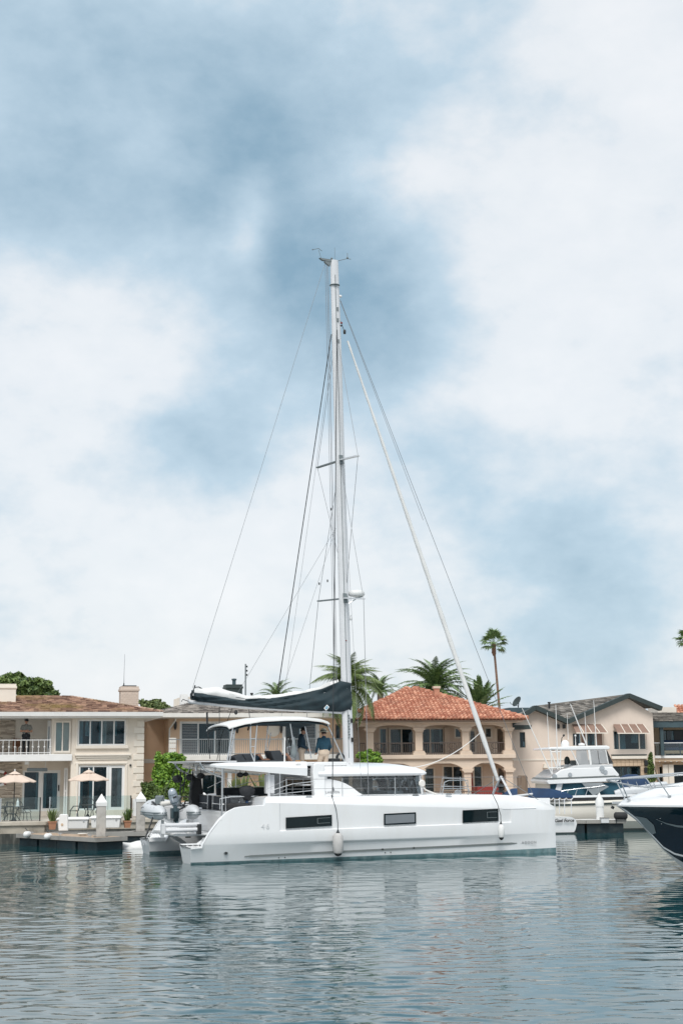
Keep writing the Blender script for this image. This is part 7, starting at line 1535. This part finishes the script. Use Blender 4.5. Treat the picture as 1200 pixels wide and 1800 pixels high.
# ------------------------------------------------------------------ tender on the davits
tx, tz = cx_(303, 1424, -1.1)
tn = thing('inflatable_tender', 'grey inflatable tender with silver outboard hanging on the davits at the catamaran stern', 'dinghy', catw(tx, -1.1, 0), CF.rz + math.radians(3)); T = lambda px, py, d=0: (CF.px(px, py, -1.1 + d)[0] - tx, CF.px(px, py, -1.1 + d)[1])
c1, c2 = T(282, 1427), T(340, 1430); zt0 = (c1[1] + c2[1]) / 2
for k, (cx0, sgn) in enumerate(((c1[0] - .05, -1), (c2[0], 1))):
    pts = [(cx0, -.46, zt0), (cx0, -.36, zt0), (cx0, -.05, zt0 + .01), (cx0, .8, zt0 + .02), (cx0 - sgn * .06, 1.6, zt0 + .07), (cx0 - sgn * .32, 2.2, zt0 + .17), (cx0 - sgn * .66, 2.5, zt0 + .24)]
    o = MB().tube(pts, [.03, .13, .25, .255, .25, .23, .2], 16).build('inflatable_tube', M['rib'], tn, 60)
    b = MB(); 
    for dz in (.0, -.075):
        kz = math.sqrt(1 - (dz / .25) ** 2); b.tube([(cx0 + sgn * .235 * kz * k_, y_, zt0 + dz + .01) for k_, y_ in ((1.0, 1.5), (1.0, .8), (1.0, -.05), (.86, -.20), (.54, -.35), (.0, -.455), (-.54, -.35), (-.86, -.20), (-1.0, -.05))], .026, 6)
    b.build('rubbing_strip', M['grey'], o, kind='stuff')
    for dz in (-.02, -.09): MB().lathe([(.262, -.010), (.266, .018), (.262, .04)], (cx0, .0 , zt0), 18, axis='y') if False else None
    rg = MB(); ring = [(cx0 + .258 * math.cos(a), -.02 - .0, zt0 + .258 * math.sin(a)) for a in np.linspace(0, 2 * math.pi, 25)[:-1]]; rg.tube([(cx0 + .20 * math.cos(a) * 1.18, -.14 - .0 * a, zt0 - .06 + .02 * math.sin(a)) for a in np.linspace(math.pi, 2 * math.pi, 9)], .03, 6); rg.build('bow_band', M['grey'], o)
MB().prism([(c1[0] + .2, zt0 - .22), (c2[0] - .22, zt0 - .22), (c2[0] - .2, zt0 + .14), ((c1[0] + c2[0]) / 2 + .25, zt0 + .14), ((c1[0] + c2[0]) / 2 + .2, zt0 + .02), ((c1[0] + c2[0]) / 2 - .2, zt0 + .02), ((c1[0] + c2[0]) / 2 - .25, zt0 + .14), (c1[0] + .2, zt0 + .14)], -.03, .04).build('transom', M['gelgrey'], tn, bev=.01)
mx_ = (c1[0] + c2[0]) / 2
rs = []
for y, w0, kz in ((0, .5, -.36), (1.2, .5, -.38), (2.0, .34, -.2), (2.5, .08, .12)): rs.append([(mx_ - w0, y, zt0 - .12 + (.1 if y > 2.2 else 0)), (mx_, y, zt0 + kz), (mx_ + w0, y, zt0 - .12 + (.1 if y > 2.2 else 0)), (mx_, y, zt0 - .08 + (.16 if y > 2.2 else 0))])
MB().rings(rs).build('rigid_hull', M['gel'], tn, 30)
om = MB(); cw = T(299, 1404); rs = []
for t_, hw, hh in ((0, .06, .05), (.06, .13, .12), (.22, .165, .15), (.42, .155, .13), (.58, .11, .09), (.64, .05, .04)): rs.append([(hw * math.cos(a), hh * math.sin(a), -t_) for a in np.linspace(0, 2 * math.pi, 13)[:-1]])
om.rings(rs); om.xf(Matrix.Translation((cw[0] - .06, -.34, cw[1] + .34)) @ Matrix.Rotation(math.radians(-20), 4, 'Y') @ Matrix.Rotation(math.radians(14), 4, 'X'))
M['silver'] = mat('silver_cowling', (.36, .41, .46), .25, .05, metal=.3)
mo = om.build('outboard_motor', M['silver'], tn, 50)
q = T(304, 1418); m = MB(); m.tube([(cw[0] + .10, -.32, cw[1] - .25), (q[0] + .02, -.26, zt0 - .05), (q[0] + .06, -.3, zt0 - .32)], [.075, .065, .05], 8); m.box(q[0] - .10, q[0] + .16, -.24, -.04, zt0 - .18, zt0 + .16); m.ball((q[0] + .06, -.3, zt0 - .34), (.06, .16, .07), 8); m.build('motor_leg', M['teal_m'], mo, 40)
m = MB(); m.box(q[0] - .06, q[0] + .10, -.36, -.30, zt0 - .30, zt0 + .05); m.build('cooling_vent', M['hullglass'], mo)
for x, nm in ((T(289, 1400)[0], 0), (T(319, 1402)[0], 1)): MB().box(x - .17, x + .17, .5, .62, zt0 + .2, zt0 + .58).build('seat_back', M['grey'], tn, bev=.07)
MB().box(mx_ - .45, mx_ + .5, .55, 1.0, zt0 + .02, zt0 + .24).build('seat', M['gelgrey'], tn, bev=.04)
a = T(327, 1408, .4); m = MB(); m.tube([(a[0] + .2 * math.cos(t), .35 + .12 * math.sin(t), a[1] + .16 * math.sin(t)) for t in np.linspace(0, 2 * math.pi, 15)[:-1]], .02, 6, loop=True); m.tube([(a[0], .35, a[1]), (a[0], .6, a[1] - .2)], .03); m.build('steering_wheel', M['dark'], tn)
m = MB(); m.tube([(c1[0] - .12, .2, zt0 + .28), (c1[0] - .05, .7, zt0 + .34), (c1[0] + .1, 1.4, zt0 + .34)], .035); m.build('grab_line', M['rope'], tn); m = MB(); m.tube([(c1[0] + .05, .15, zt0 + .3), (c1[0] + .55, .2, zt0 + .33)], .08, 8); m.build('rolled_towel', M['offw'], tn, 50)
for x in (c1[0] + .15, c2[0] - .1): m = MB(); m.prism([(x - .05, .74), (x + .05, .74), (x + .04, zt0 - .25), (x - .04, zt0 - .25)], .2, .3); m.build('tender_chock', M['gelgrey'], tn)
m = MB(); a = T(246, 1440, .3); m.tube([(c1[0] - .22, .1, zt0 - .1), (a[0] + .12, .0, .75)], .03); m.build('tie_strap', M['dark'], tn)
# covered barbecue on the cockpit rail
x, z = cx_(434, 1411, -2.4); t = thing('barbecue', 'barbecue under a black cover on the catamaran cockpit rail', 'barbecue', catw(x, -2.4, z), CF.rz); rs = []
for zz, r in ((.08, .10), (.16, .16), (.32, .26), (.44, .275), (.53, .22), (.57, .10), (.58, .01)): rs.append([(r * math.cos(a) * (1 + .05 * math.sin(5 * a + zz * 9)), r * .85 * math.sin(a) * (1 + .05 * math.cos(4 * a)), zz) for a in np.linspace(0, 2 * math.pi, 17)[:-1]])
MB().rings(rs).build('cover', M['black'], t, 60); MB().lathe([(.06, -.12), (.05, .1)], (0, 0, 0), 10).build('stand', M['blue'], t); m = MB(); m.tube([(-.28, 0, -.1), (-.26, 0, .06), (.0, 0, .04), (.22, 0, .06), (.26, 0, -.12)], .018); m.build('rail_bracket', M['steel'], t)
# fenders hanging on the near hull
def fender(label, px, y0, y1, r, dtop, mt, tipm, pts):
    x, z0 = on_hull(px, y1); z1 = on_hull(px, y0)[1]; y = -3.95 - r - .02; t = thing('hull_fender', label, 'fender', catw(x, y, z1), CF.rz, 'fenders hanging on the catamaran'); h = z1 - z0
    MB().lathe([(.02, 0), (r * .6, -.03), (r, -.12), (r, -h + .12), (r * .6, -h + .02), (.02, -h)], (0, 0, 0), 16).build('fender_body', M[mt], t, 40); MB().lathe([(.015, .09), (r * .35, 0), (r * .5, -.05), (.02, -.02)], (0, 0, 0), 10).build('fender_eye', M[tipm], t); MB().lathe([(r * .8, -h + .05), (r * .55, -h - .02), (.02, -h - .05)], (0, 0, 0), 12).build('fender_tip', M['dark'], t)
    zt_ = 2.14 - z1; MB().tube([(0, 0, .05), (.0, 0, .3), (dtop * .5, .05, (zt_ + .3) / 2), (dtop, .42 if r > .15 else .28, zt_)], .012, 6).build('lanyard', M['rope'], t)
M['fgrey'] = mat('grey_fender_cover', (.50, .49, .48), .9, .08, 8, bump=.3)
fender('grey cloth covered fender hanging below the boom', 590.5, 1463, 1502, .175, -.07, 'fgrey', 'rope', None); fender('white fender hanging under the forward hull window', 877.5, 1448, 1474, .115, -.18, 'wpaint', 'dark', None)
# ------------------------------------------------------------------ patio furniture of the cream house
def parasol(label, px, y_tip, y_rim, r_px, Y, ybase):
    p = W(px, ybase, Y); zt_, zr_ = W(px, y_tip, Y).z, W(px, y_rim, Y).z; t = thing('patio_umbrella', label, 'umbrella', (p.x, Y, GZ), .2, 'patio umbrellas'); R_ = r_px * Y / CAM_F; zt_ -= GZ; zr_ -= GZ
    m = MB(); n = 8; rs = []
    for k, (f, dz) in enumerate(((.04, 1), (.34, .74), (.68, .38), (1, 0), (.995, -.10), (.97, -.08))):
        ring = []
        for i in range(16): a = 2 * math.pi * i / 16; s = 1 if i % 2 == 0 else .955; ring.append((R_ * f * s * math.cos(a), R_ * f * s * math.sin(a), lerp(zr_, zt_ - .08, dz) - (.04 if i % 2 and .1 < f else 0)))
        rs.append(ring)
    m.rings(rs, cap=False); o = m.build('canopy', M['canopy'], t, 25); md = o.modifiers.new('t', 'SOLIDIFY'); md.thickness = .01
    MB().lathe([(R_ * .30, lerp(zr_, zt_, .70)), (R_ * .10, zt_ - .03), (.02, zt_ - .0)], (0, 0, 0), 8).build('vent_cap', M['canopy'], t)
    MB().lathe([(.022, 0), (.022, zt_)], (0, 0, 0), 8).build('pole', M['iron'], t); MB().lathe([(.02, zt_ - .02), (.035, zt_ + .04), (.01, zt_ + .09)], (0, 0, 0), 8).build('finial', M['wpaint'], t); MB().lathe([(.26, 0), (.26, .05), (.1, .1), (.04, .25)], (0, 0, 0), 14).build('base', M['iron'], t)
    for i in range(8): a = 2 * math.pi * i / 8; MB().tube([(0, 0, zt_ - .1), (R_ * .97 * math.cos(a), R_ * .97 * math.sin(a), zr_ - .02)], .01, 4).build('rib', M['iron'], t)
M['canopy'] = mat('peach_canvas', (.66, .53, .44), .8, .05, 2, bump=.1)
parasol('peach patio umbrella at the left edge, before the sliding doors', 24.5, 1355.5, 1373.5, 37, 65.0, 1428); parasol('peach patio umbrella before the wide ground floor window', 155, 1353, 1370.5, 35, 67.8, 1428)
def iron_chair(label, px, Y, rz, group):
    t = thing('garden_chair', label, 'chair', (W(px, 1400, Y).x, Y, GZ), rz, group); MB().lathe([(.22, .42), (.22, .44), (.02, .44)], (0, 0, 0), 12).build('seat', M['iron'], t)
    b = MB(); b.tube([(-.2, .2, .43), (-.22, .27, .8), (-.12, .31, .93), (.12, .31, .93), (.22, .27, .8), (.2, .2, .43)], .017); 
    for x in (-.1, 0, .1): b.tube([(x, .2, .43), (x * .6, .28, .9)], .011, 5)
    b.build('backrest', M['iron'], t, kind='stuff')
    for sx in (-1, 1):
        MB().tube([(sx * .22, .22, .64), (sx * .27, -.02, .64), (sx * .22, -.17, .44)], .016).build('arm', M['iron'], t)
        for sy in (-1, 1): MB().tube([(sx * .16, sy * .16, .42), (sx * .19, sy * .18, .2), (sx * .22, sy * .24, 0)], .016).build('leg', M['iron'], t)
def iron_table(label, px, Y, r, h=.7):
    t = thing('garden_table', label, 'table', (W(px, 1400, Y).x, Y, GZ), 0); MB().lathe([(.01, h - .03), (r, h - .03), (r, h), (.01, h)], (0, 0, 0), 20).build('table_top', M['iron'], t)
    for i in range(4): a = i * math.pi / 2 + .4; MB().tube([(r * .5 * math.cos(a), r * .5 * math.sin(a), h - .03), (r * .3 * math.cos(a), r * .3 * math.sin(a), h * .5), (r * .75 * math.cos(a), r * .75 * math.sin(a), 0)], .018).build('leg', M['iron'], t)
iron_table('round wrought iron table under the umbrella before the wide window', 163, 67.2, .55); iron_chair('wrought iron chair left of the table before the wide window', 131, 67.0, -1.35, 'wrought iron garden chairs'); iron_chair('wrought iron chair behind the table before the wide window', 158, 68.3, .2, 'wrought iron garden chairs')
iron_table('round iron table under the left edge umbrella', 22, 64.6, .6, .72); iron_chair('wrought iron chair at the right of the left edge table', 46, 64.6, 1.3, 'wrought iron garden chairs'); iron_chair('wrought iron chair in front of the left edge table', 20, 63.6, 3.1, 'wrought iron garden chairs'); iron_chair('wrought iron chair at the left of the left edge table', 2, 64.5, -1.3, 'wrought iron garden chairs')
p = W(36, 1412, 64.4); t = thing('serving_bottle', 'pale bottle and cloth standing on the left edge table', 'bottle', (W(33, 1400, 64.6).x, 64.5, GZ + .72), 0); MB().lathe([(.06, 0), (.065, .18), (.025, .26), (.025, .33), (.01, .33)], (0, 0, 0), 12).build('flask', M['wpaint'], t); MB().box(-.12, .12, -.12, .06, 0, .012).build('cloth', M['sail'], t)
lb_ = thing('lifebuoy', 'white lifebuoy with red bands hanging on the stone wall at the left edge', 'lifebuoy', F1.o + F1.ax * F1.X(1, 1365, 1.7) + F1.ay * 1.7 + Vector((0, 0, F1.Z(1, 1368, 1.7))), F1.rz)
m = MB(); m.tube([(.34 * math.cos(a), 0, .34 * math.sin(a)) for a in np.linspace(0, 2 * math.pi, 29)[:-1]], .075, 10, loop=True); m.build('ring', M['wpaint'], lb_, 60)
for k in range(4): a0 = math.pi / 4 + k * math.pi / 2; m = MB(); m.tube([(.34 * math.cos(a0 + d), 0, .34 * math.sin(a0 + d)) for d in np.linspace(-.2, .2, 6)], .082, 10); m.build('red_band', M['red'], lb_, 60)
# glass fence along the patio
def glass_fence(label, a, b, h, n, group=None):
    L = math.hypot(b[0] - a[0], b[1] - a[1]); t = thing('glass_fence', label, 'fence', (a[0], a[1], .93), math.atan2(b[1] - a[1], b[0] - a[0]), group)
    for i in range(n): MB().box(i * L / n + .03, (i + 1) * L / n - .03, -.006, .006, .05, h).build('glass_panel', M['clear'], t); MB().box(i * L / n - .025, i * L / n + .025, -.03, .03, -.05, h * .98 if i % 2 == 0 else .2).build('post', M['steel'], t)
    MB().box(L - .025, L + .025, -.03, .03, -.05, h).build('post', M['dark'], t)
glass_fence('glass fence on the jutting seawall before the left umbrella table', (-24, 58.95), (-12.9, 61.7), .98, 7); q0, q1 = W(88, 1400, 64.7), W(231, 1400, 65.6); glass_fence('glass fence along the patio before the wide window', (q0.x, 64.75), (q1.x, shore(q1.x) + .2), .95, 3)
p = W(234, 1420, 65.8); t = thing('garden_gate', 'white gate panel between dark posts at the right end of the patio', 'gate', (p.x, 65.8, .86), YAW and math.radians(YAW))
MB().box(-.02, .32, -.02, .02, .1, .85).build('gate_panel', M['wpaint'], t)
for x in (-.08, .38): MB().box(x - .04, x + .04, -.04, .04, 0, .9).build('post', M['wood'], t)
# terrace of the villa: closed red parasol, red covered table, side railing
FT = F3; x, z = FT.px(827, 1402, 1.2); t = thing('patio_umbrella', 'closed red parasol beside a column on the villa ground floor', 'umbrella', FT.o + FT.ax * x + FT.ay * 1.2 + Vector((0, 0, GZ)), 0)
zt_ = FT.Z(827, 1346, 1.2) - GZ; MB().lathe([(.10, .55), (.17, .62), (.16, 1.2), (.09, zt_ - .2), (.02, zt_)], (0, 0, 0), 9).build('canopy', M['red'], t, 30); MB().lathe([(.025, 0), (.025, zt_ + .06)], (0, 0, 0), 8).build('pole', M['wood'], t); MB().lathe([(.25, 0), (.25, .06), (.05, .1)], (0, 0, 0), 12).build('base', M['conc'], t)
x0, x1 = FT.X(838, 1390, -1), FT.X(880, 1390, -1); t = thing('covered_table', 'long table under a red cover on the villa terrace behind the catamaran foredeck', 'table', FT.o + FT.ax * x0 + FT.ay * -1.0 + Vector((0, 0, GZ)), FT.rz); L = x1 - x0; zc = FT.Z(860, 1383, -1) - GZ
rs = [[(x, y, lerp(.25, zc, k)) for (x, y) in ((0 - .05 * (1 - k), -.1), (L * .33, -.14 + .05 * k), (L * .66, -.09), (L + .05, -.12), (L, .8), (L * .5, .84), (0, .8))] for k in (0, .5, 1)]; MB().rings(rs).build('table_cover', M['red'], t)
for x in (.1, L - .1):
    for y in (0, .7): MB().box(x - .03, x + .03, y - .03, y + .03, 0, .4).build('leg', M['wood'], t)
q0, q1 = W(752, 1400, 77.0), W(892, 1400, 78.6); t = thing('terrace_railing', 'bronze railing along the seawall in front of the villa', 'railing', (q0.x, 77.0, GZ), math.atan2(1.6, q1.x - q0.x)); L = math.hypot(q1.x - q0.x, 1.6)
MB().box(0, L, -.025, .025, .93, .98).box(0, L, -.02, .02, .1, .14).build('rail', M['ironb'], t, kind='stuff'); m = MB(); 
for i in range(int(L / .14)): m.box(i * .14, i * .14 + .022, -.011, .011, .1, .93)
m.build('baluster_row', M['ironb'], t, kind='stuff')
# small fittings on the tender and its motor
for k, s_ in ((.17, 1.0), (.47, .98)):
    q_ = MB(); q_.rings([[((.155 if k > .3 else .150) * s_ * math.cos(a) * 1.03, (.13 if k > .3 else .14) * s_ * math.sin(a) * 1.03, -k - dz) for a in np.linspace(0, 2 * math.pi, 17)[:-1]] for dz in (0, .018)]); q_.xf(Matrix.Translation((cw[0] - .06, -.34, cw[1] + .34)) @ Matrix.Rotation(math.radians(-20), 4, 'Y') @ Matrix.Rotation(math.radians(14), 4, 'X')); q_.build('cowl_seam', M['teal_m'], mo, 50)
q_ = MB(); q_.box(-.06, .06, -.165, -.12, -.30, -.25); q_.xf(Matrix.Translation((cw[0] - .06, -.34, cw[1] + .34)) @ Matrix.Rotation(math.radians(-20), 4, 'Y') @ Matrix.Rotation(math.radians(14), 4, 'X')); q_.build('cowl_mark', M['dark'], mo)
for i, (cx0, sgn) in enumerate(((c1[0] - .05, -1), (c2[0], 1))):
    for y in (.1, .75, 1.35): 
        m = MB(); m.tube([(cx0 - .09, y, zt0 + .235), (cx0 - .04, y, zt0 + .29), (cx0 + .04, y, zt0 + .29), (cx0 + .09, y, zt0 + .235)], .016, 5); m.build('carry_handle', M['dark'], tn)
    m = MB(); m.tube([(cx0 + sgn * .18, -.05 + .24 * k, zt0 + .18 - (.05 if k % 2 else 0)) for k in range(8)], .012, 5); m.build('safety_line', M['rope'], tn)
m = MB(); m.tube([(mx_ + .05, -.1, zt0 + .1), (mx_ + .35, .2, zt0 + .2), (mx_ + .3, .6, zt0 + .22)], .025, 6); m.build('fuel_hose', M['dark'], tn)
for x in (c1[0] + .1, c2[0] - .05): MB().tube([(x, .5, zt0 + .2), (x * .6 + .5, .5, 3.26)], .009, 5).build('davit_line', M['rope'], tn)
